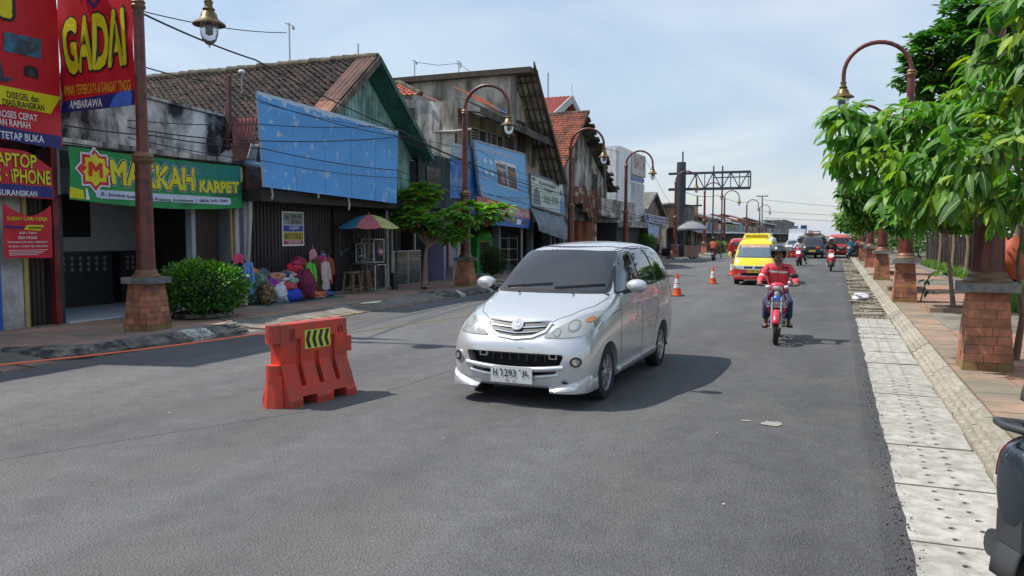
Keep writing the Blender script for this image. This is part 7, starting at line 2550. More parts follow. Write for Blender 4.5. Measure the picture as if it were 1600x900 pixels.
def sedan(name, label, u, v, paint, rz=math.pi, s=1., suv=0., loc=None):
 q_ = on_z(u, v, 0) if loc is None else Vector(loc)
 st = [
  (.0, [(.4, .22), (.6, .24), (.68, .36), (.70, .48), (.66, .60), (.52, .68), (.3, .70), (0, .71)]),
  (-.25, [(.5, .2), (.72, .22), (.77, .38), (.78, .56), (.75, .74), (.62, .84), (.4, .87), (0, .88)]),
  (-1.0, [(.5, .2), (.74, .22), (.79, .38), (.80, .6), (.78, .84), (.68, .95), (.45, .99), (0, 1.0)]),
  (-1.2, [(.5, .2), (.74, .22), (.79, .38), (.80, .6), (.78, .88), (.67, 1.05), (.5, 1.1), (0, 1.12)]),
  (-1.75, [(.5, .2), (.74, .22), (.79, .38), (.80, .6), (.79, .92), (.62, 1.35), (.48, 1.43), (0, 1.46)]),
  (-2.6, [(.5, .2), (.74, .22), (.79, .38), (.80, .6), (.79, .94), (.61, 1.4), (.48, 1.48), (0, 1.5)]),
  (-3.4, [(.5, .22), (.73, .24), (.78, .4), (.79, .62), (.77, .96), (.59, 1.3 + suv), (.45, 1.4 + suv), (0, 1.42 + suv)]),
  (-3.75, [(.48, .26), (.68, .28), (.73, .42), (.74, .64), (.71, .94), (.55, 1.15 + suv), (.4, 1.2 + suv), (0, 1.22 + suv)])]
 t_, b_ = simple_car(name, label, 'car', tuple(q_), rz, [(y * s, [(h * s, z * s) for h, z in pr]) for y, pr in st], paint, (-.75 * s, -3.0 * s), .29 * s)
 decal(b_, rounded([(-.60 * s, .99 * s), (.60 * s, .99 * s), (.5 * s, 1.38 * s), (-.5 * s, 1.38 * s)], .05), 'y+', m_glassdark, 'windscreen', t_, .008, .15)
 decal(b_, rounded([(-.5 * s, 1.0 * s), (.5 * s, 1.0 * s), (.42 * s, 1.28 * s), (-.42 * s, 1.28 * s)], .05), 'y-', m_glassdark, 'rear_window', t_, .008, .15)
 for s_ in (1, -1):
  decal(b_, rounded(rect(*sorted((s_ * .42 * s, s_ * .66 * s)), .58 * s, .68 * s), .02), 'y+', m_headlens, 'headlight', t_, .01, .1)
  decal(b_, rounded(rect(*sorted((s_ * .56 * s, s_ * .69 * s)), .72 * s, .98 * s), .02), 'y-', m_redlens, 'tail_light', t_, .01, .1)
 decal(b_, rect(-.22, .22, .40 * s, .52 * s), 'y+', m_plate_w, 'number_plate', t_, .01, .1)
 decal(b_, rect(-.22, .22, .52 * s, .64 * s), 'y-', m_plate_w, 'number_plate', t_, .01, .1)
 for ax in ('x+', 'x-'):
  decal(b_, rounded([(-1.35 * s, .97 * s), (-1.85 * s, 1.36 * s), (-2.4 * s, 1.40 * s), (-2.4 * s, .98 * s)], .05), ax, m_glassdark, 'side_window', t_, .006, .15)
  decal(b_, rounded([(-2.5 * s, .98 * s), (-2.5 * s, 1.40 * s), (-3.1 * s, 1.36 * s), (-3.35 * s, 1.02 * s)], .05), ax, m_glassdark, 'side_window', t_, .006, .15)
 return t_
sedan('white_car', 'white car mostly hidden right beside the dark pickup', 1287, 403, mat('white_car_paint', (.62, .63, .65), .35, var=.03, coat=.5), s=.95)
sedan('grey_car', 'pale grey car behind the red plastic barriers', 1240, 401.5, mat('pale_grey_paint', (.5, .52, .55), .3, .3, var=.03, coat=.5), s=1.0)
qa = on_z(1150, 402.5, 0)
sedan('red_hatchback', 'red hatchback seen from behind between the lamps and the yellow minivan', 0, 0, mat('bright_red_paint', (.45, .025, .035), .3, var=.05, coat=.6), rz=R(2), s=1.02, suv=.1, loc=(qa.x, qa.y + 3.8, 0))
qa = on_z(1168, 399, 0)
sedan('black_hatchback', 'black and white hatchback seen from behind, half hidden by the yellow minivan', 0, 0, mat('black_car_paint', (.03, .03, .035), .25, var=.05, coat=.7), rz=0, s=.95, suv=.1, loc=(qa.x - .2, qa.y + 3.2, 0))
qa = on_z(1236, 399, 0)
TRK = thing('white_box_truck', 'white box truck far off behind the grey car', 'truck', (qa.x - .6, qa.y + 25, 0))
MB().box(-.9, .9, 0, 4.5, .6, 2.5).build('box', mat('white_box_paint', (.6, .63, .66), .5, var=.05), TRK)
b = MB()
b.prism([(-.85, -.02, .4), (-.85, -1.5, .4), (-.85, -1.55, 1.1), (-.85, -1.2, 1.9), (-.85, -.02, 1.95)], (1.7, 0, 0))
b.build('cab', mat('white_car_paint', (.62, .63, .65)), TRK)
for s_ in (-1, 1):
 wheel(TRK, s_ * .75, -1.0, .35, .2, s_)
 wheel(TRK, s_ * .75, 3.2, .35, .2, s_)
# ------------------------------------------------------------------ people and motorcycles
m_skin = mat('brown_skin', (.27, .145, .085), .55, var=.08, scale=20)
m_jean = mat('blue_jeans', (.035, .055, .12), .85, var=.25, scale=9, bump=.2)
m_blackcloth = mat('black_cloth', (.02, .02, .023), .9, var=.3)
m_hair = mat('black_hair', (.012, .011, .010), .6)
def skin_mesh(verts, edges, radii, name, root=0, levels=2, smooth=True):
 me = bpy.data.meshes.new('tmp')
 me.from_pydata([tuple(v) for v in verts], edges, [])
 o = bpy.data.objects.new('tmp', me)
 COL.objects.link(o)
 o.modifiers.new('skin', 'SKIN').use_smooth_shade = True
 sv = me.skin_vertices[0].data
 for i, r in enumerate(radii):
  rr = r if isinstance(r, tuple) else (r, r)
  sv[i].radius = rr
  sv[i].use_root = (i == root)
 md_ = o.modifiers.new('sub', 'SUBSURF')
 md_.levels = md_.render_levels = levels
 out = eval_mesh(o, name)
 bpy.data.objects.remove(o)
 out.polygons.foreach_set('use_smooth', [True] * len(out.polygons))
 return out
def put(me, m, name, parent, **kw):
 me.materials.clear()
 me.materials.append(m)
 return link(me, name, parent, **kw)
def mid(a, b, f=.5, off=(0, 0, 0)):
 return Vector(a).lerp(Vector(b), f) + Vector(off)
def rider(name, label, loc, rz, J, shirt, trousers, helmet, fingers=True, group=None, shoe=m_blackcloth, extra=None, s=1., stripe=None, open_face=True):
 t = thing(name, label, 'person', loc, rz, group)
 t.scale = (s, s, s)
 V = {k: Vector(v) for k, v in J.items()}
 vs, es, rs, ix = [], [], [], {}
 def add(k, p, r, par=None):
  ix[k] = len(vs)
  vs.append(p)
  rs.append(r)
  if par is not None:
   es.append((ix[par], ix[k]))
 add('pel', V['pel'], (.13, .11))
 add('chest', V['chest'], (.145, .105), 'pel')
 add('neckb', V['neck'], (.07, .065), 'chest')
 add('jaw', V['head'] + Vector((0, .01, -.07)), (.058, .062), 'neckb')
 add('head', V['head'], (.085, .10), 'jaw')
 add('crown', V['head'] + Vector((0, -.01, .09)), (.07, .08), 'head')
 for s_ in (1, -1):
  k = str(s_)
  for j, r, par in (('sh', .055, 'chest'), ('el', .040, None), ('wr', .028, None), ('pa', (.036, .020), None)):
   prev = {'el': 'sh', 'wr': 'el', 'pa': 'wr'}.get(j)
   add(j + k, V[j + k], r, par or prev + k)
  for j, r in (('hip', .085), ('kn', .058), ('an', .036), ('heel', .036), ('toe', (.04, .025))):
   prev = {'kn': 'hip', 'an': 'kn', 'heel': 'an', 'toe': 'heel'}.get(j)
   if j == 'heel':
    add(j + k, V['an' + k] + Vector((0, -.02, -.06)), .036, 'an' + k)
   else:
    add(j + k, V[j + k], r, 'pel' if j == 'hip' else prev + k)
 put(skin_mesh(vs, es, rs, 'body'), m_skin, 'body', t)
 if fingers:
  b = MB()
  for s_ in (1, -1):
   p = V['pa' + str(s_)]
   for i in range(4):
    x = p.x + (i - 1.5) * .019
    l_ = (.9, 1.05, 1.0, .8)[i]
    b.tube([(x, p.y + .005, p.z + .010), (x, p.y + .035 * l_, p.z + .004), (x, p.y + .045 * l_, p.z - .018), (x, p.y + .028, p.z - .032)], [.0095, .009, .0085, .007], 6)
   xt = p.x - s_ * .035
   b.tube([(xt + s_ * .012, p.y - .02, p.z), (xt, p.y + .012, p.z - .008), (xt + s_ * .004, p.y + .032, p.z - .02)], [.011, .010, .008], 6)
  b.build('fingers', m_skin, t, smooth=60)
 vs, es, rs, ix = [], [], [], {}
 add('pel', V['pel'] + Vector((0, 0, -.02)), (.175, .135))
 add('waist', mid(V['pel'], V['chest'], .45), (.18, .135), 'pel')
 add('chest', V['chest'], (.185, .13), 'waist')
 add('neckb', mid(V['chest'], V['neck'], .82), (.085, .075), 'chest')
 for s_ in (1, -1):
  k = str(s_)
  add('sh' + k, V['sh' + k], .075, 'chest')
  add('um' + k, mid(V['sh' + k], V['el' + k], .5, (0, 0, .004)), .065, 'sh' + k)
  add('el' + k, V['el' + k], .058, 'um' + k)
  add('wr' + k, mid(V['el' + k], V['wr' + k], .86), .045, 'el' + k)
 jk = put(skin_mesh(vs, es, rs, 'jacket'), shirt, 'jacket', t)
 for v in jk.data.vertices:
  v.co += v.normal * (.012 * mnoise.noise(v.co * 9) + .009 * mnoise.noise(v.co * 22))
 if stripe:
  stripe(t, V, jk)
 vs, es, rs, ix = [], [], [], {}
 add('pel', V['pel'] + Vector((0, 0, -.03)), (.165, .13))
 for s_ in (1, -1):
  k = str(s_)
  add('hip' + k, V['hip' + k], .10, 'pel')
  add('tm' + k, mid(V['hip' + k], V['kn' + k]), .090, 'hip' + k)
  add('kn' + k, V['kn' + k], .078, 'tm' + k)
  add('cm' + k, mid(V['kn' + k], V['an' + k], .5), .070, 'kn' + k)
  add('an' + k, mid(V['kn' + k], V['an' + k], .88), .068, 'cm' + k)
 tr = put(skin_mesh(vs, es, rs, 'trousers'), trousers, 'trousers', t)
 for v in tr.data.vertices:
  v.co += v.normal * (.012 * mnoise.noise(v.co * 11) + .007 * mnoise.noise(v.co * 25))
 for s_ in (1, -1):
  a, c = V['an' + str(s_)] + Vector((0, -.06, -.088)), V['toe' + str(s_)] + Vector((0, .05, -.030))
  b = MB()
  b.beam(a, c, .085, .018)
  m_ = mid(a, c, .62)
  b.tube([m_ + Vector((-.045, 0, .01)), m_ + Vector((0, .0, .052)), m_ + Vector((.045, 0, .01))], .012, 6)
  b.build('sandal', shoe, t)
 h = V['head']
 f = MB()
 for s_ in (1, -1):
  f.blob(h + Vector((s_ * .032, .088, .008)), .012, .008, .007, 8, 5)
 f.build('eyes', mat('eye_dark', (.02, .015, .012), .3), t, smooth=180)
 f = MB()
 for s_ in (1, -1):
  f.beam(h + Vector((s_ * .016, .092, .026)), h + Vector((s_ * .052, .082, .026)), .008, .009)
 f.beam(h + Vector((-.026, .090, -.052)), h + Vector((.026, .090, -.052)), .010, .008)
 f.build('brows', m_hair, t)
 f = MB()
 f.blob(h + Vector((0, .095, -.018)), .014, .02, .02, 8, 6)
 f.blob(h + Vector((0, .082, -.068)), .026, .012, .009, 8, 5)
 for s_ in (1, -1):
  f.blob(h + Vector((s_ * .086, .0, -.01)), .012, .022, .034, 8, 6)
 f.build('face_features', mat('lip_nose_skin', (.22, .11, .07), .5), t, smooth=180)
 if helmet is not None:
  b = MB()
  nu, nv = 24, 14
  hc = h + Vector((0, -.012, .035))
  def hf(k):
   def fn(u, v):
    a, ph = -math.pi / 2 + u * 2 * math.pi, R(-38 + 128 * v)
    return hc + Vector((.128 * k * math.cos(ph) * math.cos(a), .152 * k * math.cos(ph) * math.sin(a), .142 * k * math.sin(ph)))
   return fn
  vs_ = [hf(1)(i / nu, j / nv) for j in range(nv + 1) for i in range(nu + 1)]
  fs_ = []
  for j in range(nv):
   for i in range(nu):
    a = -math.pi / 2 + (i + .5) / nu * 2 * math.pi
    fr = math.sin(a)
    ph = -38 + 128 * (j + .5) / nv
    if fr > .50 and ph < 14:
     continue
    q_ = j * (nu + 1) + i
    fs_.append((q_, q_ + 1, q_ + nu + 2, q_ + nu + 1))
  b.add(vs_, fs_)
  ho = b.build('helmet', helmet, t, smooth=60)
  so_ = ho.modifiers.new('th', 'SOLIDIFY')
  so_.thickness = -.016
  vz = MB()
  vz.grid(lambda u, v: hc + Vector((.136 * math.cos(R(30 + 120 * u)) * math.cos(R(14 + 22 * v)), .160 * math.sin(R(30 + 120 * u)) * math.cos(R(14 + 22 * v)) + .014, .15 * math.sin(R(14 + 22 * v)))), 12, 4)
  vz.build('visor', mat('smoky_visor', (.05, .055, .06), .1, coat=.8), ho, smooth=60)
  if stripe:
   for (pa, pb) in ((44, 50), (60, 65)):
    sg = MB()
    sg.grid(lambda u, v: hc + Vector((.131 * math.cos(R(25 + 130 * u)) * math.cos(R(pa + (pb - pa) * v)), .155 * math.sin(R(25 + 130 * u)) * math.cos(R(pa + (pb - pa) * v)), .145 * math.sin(R(pa + (pb - pa) * v)))), 14, 3)
    sg.build('helmet_stripe', mat('silver_stripe', (.45, .47, .5), .3, .5), ho, smooth=60)
  b = MB()
  for s_ in (1, -1):
   b.tube([h + Vector((s_ * .105, .03, -.03)), h + Vector((s_ * .07, .06, -.10)), h + Vector((0, .065, -.125))], .008, 5)
  b.build('chin_strap', m_blackcloth, ho)
 else:
  b = MB().blob(h + Vector((0, -.02, .04)), .098, .112, .105, 14, 9, .15)
  b.build('hair', m_hair, t, smooth=180)
 return t
def joints(lean=0., wide=.30, hand=(.31, .36, 1.00), knee=(.17, .16, .74), foot=(.155, .08, .31), seat=.80, headturn=0.):
 J = {'pel': (0, -.28, seat), 'chest': (0, -.20 + lean, seat + .40), 'neck': (0, -.16 + lean * 1.3, seat + .585), 'head': (headturn, -.12 + lean * 1.5, seat + .72)}
 for s_ in (1, -1):
  k = str(s_)
  J['sh' + k] = (s_ * .185, -.19 + lean, seat + .50)
  J['el' + k] = (s_ * wide, .02 + lean * .5, seat + .27)
  J['wr' + k] = (s_ * hand[0], hand[1] - .07, hand[2] + .035)
  J['pa' + k] = (s_ * hand[0], hand[1] - .01, hand[2] + .03)
  J['hip' + k] = (s_ * .10, -.25, seat - .02)
  J['kn' + k] = (s_ * knee[0], knee[1], knee[2])
  J['an' + k] = (s_ * foot[0], foot[1], foot[2] + .07)
  J['toe' + k] = (s_ * (foot[0] + .01), foot[1] + .15, foot[2] + .01)
 return J
def bike_wheel(parent, y, r, wd, m_rim, spoke=10):
 b = MB()
 prof = []
 for i in range(9):
  a = R(-100 + 200 * i / 8)
  prof.append((r - wd * .55 + wd * .55 * math.cos(a), wd * .5 * math.sin(a)))
 b.lathe(prof, 30, (0, 0, 0), 'x', cap=False)
 o = b.build('wheel', m_rubber, parent, (0, y, r), smooth=50)
 b = MB()
 ri = r - wd * .75
 b.lathe([(ri, -wd * .30), (ri * .93, -wd * .24), (ri * .93, wd * .24), (ri, wd * .30)], 26, (0, 0, 0), 'x', cap=False)
 b.lathe([(.0, -.045), (.05, -.045), (.05, .045), (0, .045)], 12, (0, 0, 0), 'x', cap=False)
 for k in range(spoke):
  a = 2 * math.pi * k / spoke
  b.beam((.02 * (-1) ** k, .04 * math.cos(a), .04 * math.sin(a)), (0, ri * .95 * math.cos(a), ri * .95 * math.sin(a)), .012, .02)
 b.build('rim', m_rim, o, smooth=30)
 return o
def underbone(name, label, loc, rz, paint, plate, s=1.):
 t = thing(name, label, 'motorcycle', loc, rz)
 t.scale = (s, s, s)
 gold = mat('gold_rim', (.62, .40, .08), .35, .6, var=.1)
 bike_wheel(t, .62, .285, .085, gold)
 bike_wheel(t, -.62, .285, .095, gold)
 MB().tube([(.075, .62, .285), (.075, .44, .80)], .02, 8).tube([(-.075, .62, .285), (-.075, .44, .80)], .02, 8).build('fork', m_steel, t, smooth=60)
 b = MB()
 def mgd(u, v):
  a = R(20 + 110 * u)
  x = (v - .5) * .13
  rr = .325 - .02 * (abs(v - .5) * 2) ** 2 * 2
  return Vector((x, .62 + rr * math.cos(a), .285 + rr * math.sin(a)))
 b.grid(mgd, 12, 6)
 o = b.build('front_mudguard', paint, t, smooth=60)
 o.modifiers.new('t', 'SOLIDIFY').thickness = .008
 for s_ in (1, -1):
  b = MB()
  b.grid(lambda u, v: Vector((s_ * (.05 + .13 * math.sin(math.pi * min(1, v * .9 + .08)) * (1 - .25 * u)), .40 - .22 * v - .10 * u + .03, .92 - .52 * v)), 5, 8)
  o = b.build('leg_shield', paint, t, smooth=60)
  o.modifiers.new('t', 'SOLIDIFY').thickness = .012
 MB().blob((0, .40, .76), .085, .06, .075, 12, 8).build('blue_nose_badge', mat('bright_blue_plastic', (.02, .12, .55), .3, coat=.5), t, smooth=180)
 MB().blob((0, .385, .83), .06, .05, .1, 12, 8).build('nose_fairing', mat('grey_plastic', (.35, .36, .38), .5), t, smooth=180)
 b = MB()
 b.blob((0, .33, .985), .125, .09, .075, 16, 10)
 b.build('headlight_cowl', paint, t, smooth=180)
 b = MB()
 b.lathe([(.0, .035), (.06, .03), (.085, .0), (.088, -.02)], 20, (0, .39, .955), 'y', cap=False)
 o = b.build('headlight', m_headlens, t, smooth=60)
 o.scale = (1.05, 1, .68)
 o.location = (0, 0, .305)
 b = MB()
 b.tube([(-.33, .31, 1.01), (-.14, .30, .99), (.14, .30, .99), (.33, .31, 1.01)], .016, 8)
 b.build('handlebar', m_chrome, t, smooth=60)
 for s_ in (1, -1):
  b = MB().tube([(s_ * .23, .305, 1.003), (s_ * .36, .315, 1.012)], .022, 10)
  b.build('grip', m_rubber, t, smooth=60)
  b = MB().tube([(s_ * .2, .34, 1.0), (s_ * .36, .38, 1.0)], .008, 6)
  b.build('brake_lever', m_black, t)
  MB().blob((s_ * .15, .36, .97), .05, .035, .035, 10, 6).build('indicator', mat('clear_lens', (.55, .55, .55), .2), t, smooth=180)
 MB().tube([(-.17, .32, 1.0), (-.24, .33, 1.12)], .007, 6).build('mirror_stem', m_black, t)
 b = MB().blob((-.27, .33, 1.17), .075, .02, .045, 14, 8)
 b.build('mirror', m_black, t, smooth=180)
 MB().blob((-.20, .33, 1.035), .035, .03, .05, 10, 6).build('switch_pod', m_steel, t, smooth=180)
 pb__ = MB().box(-.165, .165, .475, .48, .635, .75)
 o = pb__.build('number_plate', mat('plate_black_white', (.55, .56, .58), .5), t)
 shape(Plane((.165, .481, .635), (-1, 0, 0), (0, 0, 1)), rect(.01, .32, .028, .112), mat('plate_dark', (.05, .06, .08), .5), o, .001)
 letters(Plane((.165, .481, .635), (-1, 0, 0), (0, 0, 1)), plate, .025, .04, .28, .055, m_whiteprint, o, .003, .012)
 b = MB()
 b.tube([(0, .36, .86), (0, .15, .52), (0, -.1, .45)], .04, 8)
 b.build('frame_tube', paint, t, smooth=60)
 b = MB()
 b.box(-.10, .10, -.16, .16, .28, .46)
 b.lathe([(.08, 0), (.075, .16)], 12, (0, .16, .36), 'y')
 b.lathe([(.075, -.14), (.075, .14)], 12, (0, -.08, .36), 'x')
 b.build('engine', m_steel, t, smooth=40)
 b = MB()
 b.grid(lambda u, v: Vector(((v - .5) * (.26 - .05 * u), .02 - .78 * u, .74 + .03 * math.sin(u * 3) - .06 * abs(v - .5) * 2)), 12, 6)
 b.grid(lambda u, v: Vector(((v - .5) * (.26 - .05 * u), .02 - .78 * u, .66 + .03 * u)), 12, 6)
 b.build('seat', m_blackcloth, t, smooth=50)
 b = MB()
 b.prism([(-.11, -.02, .50), (-.11, -.75, .68), (-.11, -.85, .76), (-.11, -.1, .72)], (.22, 0, 0))
 b.build('side_panel', paint, t)
 MB().tube([(-.13, .05, .28), (-.15, -.3, .27), (-.15, -.80, .36)], [.022, .03, .045], 10).build('exhaust', m_chrome, t, smooth=60)
 MB().tube([(-.26, .02, .26), (.26, .02, .26)], .012, 8).tube([(-.2, -.3, .3), (.2, -.3, .3)], .010, 8).build('foot_rest', m_black, t)
 MB().tube([(0, -.62, .285), (.07, -.55, .34), (.07, -.2, .40)], .02, 6).build('swing_arm', m_black, t)
 for s_ in (1, -1):
  MB().tube([(s_ * .1, -.60, .30), (s_ * .1, -.52, .62)], .028, 8).build('shock', m_steel, t)
 MB().box(-.05, .05, -.90, -.84, .70, .78).build('tail_light', m_redlens, t)
 return t
red_jacket = mat('coral_red_jacket', (.72, .06, .075), .8, var=.12, scale=6, bump=.25, bscale=30)
def jacket_stripes(t, V, jk):
 b_ = BVHTree.FromPolygons([v.co.copy() for v in jk.data.vertices], [tuple(p.vertices) for p in jk.data.polygons])
 mw = mat('reflective_white', (.70, .70, .70), .5)
 z = V['chest'].z - .01
 decal(b_, [(-.17, z + .0), (.17, z + .02), (.17, z + .055), (-.17, z + .035)], 'y+', mw, 'jacket_stripe', t, .006, .03)
 decal(b_, rect(-.15, -.06, z + .085, z + .115), 'y+', m_black, 'chest_badge', t, .007, .03)
 decal(b_, strip2d([(0.01, z - .3), (0, z), (-.005, z + .15)], .008), 'y+', mat('zip_dark', (.2, .02, .03), .6), 'zip', t, .006, .03)
 decal(b_, [(-.05, z + .185), (0, z + .11), (.05, z + .185), (0, z + .2)], 'y+', m_skin, 'open_collar', t, .005, .03)
 for s_ in (1, -1):
  e, w_ = V['el' + str(s_)], V['wr' + str(s_)]
  p = V['sh' + str(s_)].lerp(e, .75)
  d = (e - V['sh' + str(s_)]).normalized()
  MB().tube([p - d * .015, p + d * .015], .068, 14, cap=False).build('sleeve_stripe', mw, t, smooth=60)
q = on_z(1206, 542, 0)
BX, BY = q.x, q.y
bs = .96
ang = math.pi + R(2)
bike_loc = Vector((BX + .02, BY + .62 * bs + .27 * bs, 0))
underbone('motorcycle', 'small red motorcycle with gold wheels and blue badge, ridden towards the viewer', bike_loc, ang, mat('pink_red_paint', (.62, .03, .07), .3, var=.06, coat=.5), 'K 4393 AS', bs)
J = joints(lean=.02, wide=.30, hand=(.30, .34, 1.0), knee=(.175, .16, .70), foot=(.19, .05, .27), seat=.80)
J['kn-1'] = (-.19, .15, .70)
J['an-1'] = (-.19, .0, .35)
J['toe-1'] = (-.23, .12, .29)
rider('person', 'man in a coral red jacket and dark helmet riding the small red motorcycle', bike_loc, ang, J, red_jacket, m_jean, mat('dark_helmet', (.025, .027, .032), .25, coat=.7, var=.1), s=bs, stripe=jacket_stripes)
def scooter(name, label, loc, rz, paint, s=1., light=True, low=m_black, group=None, rear=False):
 t = thing(name, label, 'scooter', loc, rz, group)
 t.scale = (s, s, s)
 bike_wheel(t, .58, .24, .10, m_black, 6)
 bike_wheel(t, -.58, .24, .11, m_black, 6)
 b = MB()
 b.grid(lambda u, v: Vector(((v - .5) * .36 * math.sin(math.pi * (.2 + .6 * u)) ** .8, .42 + .10 * math.cos((v - .5) * 3) - .10 * u, .42 + .55 * u)), 8, 8)
 o = b.build('front_apron', paint, t, smooth=60)
 o.modifiers.new('t', 'SOLIDIFY').thickness = .03
 b = MB()
 b.grid(lambda u, v: Vector(((v - .5) * .14, .58 + .275 * math.cos(R(15 + 120 * u)), .24 + .275 * math.sin(R(15 + 120 * u)))), 10, 4)
 o = b.build('front_mudguard', low, t, smooth=60)
 o.modifiers.new('t', 'SOLIDIFY').thickness = .01
 MB().blob((0, .40, 1.0), .15, .10, .09, 14, 8).build('handlebar_cowl', paint, t, smooth=180)
 MB().blob((0, .50, .78), .11, .05, .06, 12, 8).build('headlight', mat('lit_headlamp', (.95, .85, .75), .2, emit=2.5 if light else 0) if light else m_headlens, t, smooth=180)
 MB().box(-.14, .14, .5, .506, .86, .93).build('number_plate', m_plate_w, t)
 MB().tube([(-.34, .32, 1.03), (0, .36, 1.0), (.34, .32, 1.03)], .016, 8).build('handlebar', m_black, t, smooth=60)
 for s_ in (1, -1):
  MB().blob((s_ * .30, .36, 1.17), .06, .02, .04, 10, 6).build('mirror', m_black, t, smooth=180)
  MB().tube([(s_ * .07, .58, .24), (s_ * .07, .45, .6)], .02, 6).build('fork', m_black, t)
 b = MB()
 b.box(-.13, .13, -.12, .36, .28, .36)
 b.build('footboard', low, t)
 b = MB()
 b.prism([(-.14, -.10, .30), (-.14, -.75, .52), (-.14, -.88, .74), (-.14, -.08, .68)], (.28, 0, 0))
 b.build('rear_body', paint, t)
 b = MB()
 b.grid(lambda u, v: Vector(((v - .5) * .28, -.02 - .80 * u, .76 - .05 * abs(v - .5) * 2 + .04 * u)), 10, 6)
 b.grid(lambda u, v: Vector(((v - .5) * .28, -.02 - .80 * u, .68 + .03 * u)), 10, 6)
 b.build('seat', m_blackcloth, t, smooth=50)
 MB().box(-.09, .09, -.91, -.85, .62, .72).build('tail_light', m_redlens, t)
 MB().box(-.10, .10, -.87, -.865, .44, .56).build('rear_plate', m_plate_w, t)
 MB().tube([(.16, -.1, .25), (.17, -.75, .34)], [.03, .05], 8).build('exhaust', m_steel, t, smooth=60)
 MB().box(-.1, .1, -.5, -.1, .18, .34).build('engine', m_black, t)
 return t
def seated(seat=.78, **kw):
 return joints(seat=seat, knee=(.15, .16, .68), foot=(.13, .22, .30), **kw)
m_redscoot = mat('red_scooter_paint', (.50, .03, .05), .3, var=.06, coat=.5)
q = on_z(1298, 425, 0)
L1 = Vector((q.x, q.y + .8, 0))
scooter('scooter', 'red scooter with its headlight on under the rider with the white helmet', L1, math.pi, m_redscoot, 1.0)
rider('person', 'rider in black with a white helmet on the red scooter, headlight on', L1, math.pi, seated(lean=.05), m_blackcloth, m_blackcloth, mat('white_helmet', (.6, .62, .62), .3, coat=.5), fingers=True)
q = on_z(1248, 416, 0)
L2 = Vector((q.x, q.y + .8, 0))
scooter('scooter', 'red and white scooter carrying two people, in front of the dark pickup', L2, math.pi - R(6), m_redscoot, 1.0)
J = seated(lean=.02)
J['kn-1'], J['an-1'], J['toe-1'] = (-.22, .12, .62), (-.40, .16, .22), (-.46, .26, .16)
rider('person', 'rider in a white shirt with a dark face scarf on the scooter before the pickup', L2, math.pi - R(6), J, mat('white_shirt', (.6, .6, .6), .8, var=.06), m_blackcloth, mat('dark_helmet', (.025, .027, .032)))
J2 = seated(lean=.02)
for k in J2:
 x, y, z = J2[k]
 J2[k] = (x * .95 + .03, y - .34, z + .05)
rider('person', 'pillion passenger in dark red behind the white shirted rider', L2, math.pi - R(6), J2, mat('maroon_cloth', (.15, .03, .04), .8), m_blackcloth, mat('dark_helmet', (.025, .027, .032)), fingers=False)
q = on_z(1330, 405, 0)
L3 = Vector((q.x, q.y + .5, 0))
scooter('scooter', 'blue scooter stopped at the far right kerb beside the red minibus', L3, math.pi - R(20), mat('teal_blue_paint', (.02, .12, .2), .4, coat=.4), 1.0, light=False)
rider('person', 'person in a teal blue top on the scooter at the far right kerb', L3, math.pi - R(20), seated(), mat('teal_blue_cloth', (.02, .13, .2), .8), m_blackcloth, mat('pink_helmet', (.6, .25, .25), .4))
J2 = seated()
for k in J2:
 x, y, z = J2[k]
 J2[k] = (x, y - .42, z + .08)
rider('person', 'passenger in a red top behind the person in teal blue at the far right kerb', L3, math.pi - R(20), J2, mat('bright_red_cloth', (.5, .04, .05), .8), m_blackcloth, mat('red_helmet', (.4, .03, .04), .4), fingers=False)
q = on_z(1113, 408, 0)
L4 = Vector((q.x, q.y + .6, 0))
scooter('scooter', 'black motorcycle riding away under the person in the orange jacket', L4, R(3), m_black, 1.05, light=False)
rider('person', 'person in an orange jacket riding away beyond the traffic cones', L4, R(3), seated(), mat('orange_red_jacket', (.50, .10, .05), .8, var=.2), m_blackcloth, mat('dark_red_helmet', (.06, .02, .02), .4))
q = on_z(1084, 404, 0)
scooter('scooter', 'dark motorcycle parked at the kerb below the grey parasol', (q.x, q.y, 0), R(15), mat('dark_bike_paint', (.03, .03, .04), .4), 1.05, light=False)
q = on_z(1034, 404, .12)
scooter('scooter', 'dark motorcycle parked by the pedestal directly behind the silver car roof end', (q.x, q.y, .12), R(60), mat('dark_bike_paint', (.03, .03, .04), .4), 1.0, light=False)
# ---------------- scooter standing at the lower right, seen from behind
sc = thing('parked_scooter', 'dark blue grey scooter parked on the drain cover, cut off at the lower right', 'scooter', (1.365, 4.33, -.01), R(-68))
m_bluegrey = mat('dark_blue_grey_paint', (.035, .045, .06), .25, .3, var=.05, coat=.8)
m_matt = mat('matt_dark_plastic', (.045, .047, .05), .6, var=.15, bump=.1)
bike_wheel(sc, -.35, .27, .12, m_black, 6)
bike_wheel(sc, .95, .27, .11, m_black, 6)
SS = [(0.0, [(.05, .44), (.11, .47), (.14, .62), (.14, .76), (.11, .85), (.07, .88), (.03, .89), (0, .89)]),
 (.10, [(.07, .38), (.15, .42), (.19, .62), (.19, .76), (.16, .85), (.10, .90), (.05, .91), (0, .91)]),
 (.40, [(.08, .34), (.18, .38), (.22, .58), (.22, .72), (.19, .82), (.13, .87), (.06, .88), (0, .88)]),
 (.60, [(.08, .36), (.16, .40), (.20, .52), (.21, .66), (.18, .77), (.12, .80), (.06, .81), (0, .81)]),
 (.72, [(.08, .36), (.13, .40), (.16, .50), (.16, .62), (.14, .72), (.10, .75), (.05, .76), (0, .76)])]
SS = [(-y, p) for y, p in SS]
smesh = shell(SS, [m_bluegrey], (), 3)
bo = link(smesh, 'rear_body', sc, (0, -.62, 0), (0, 0, math.pi))
sb = bvh_of(smesh)
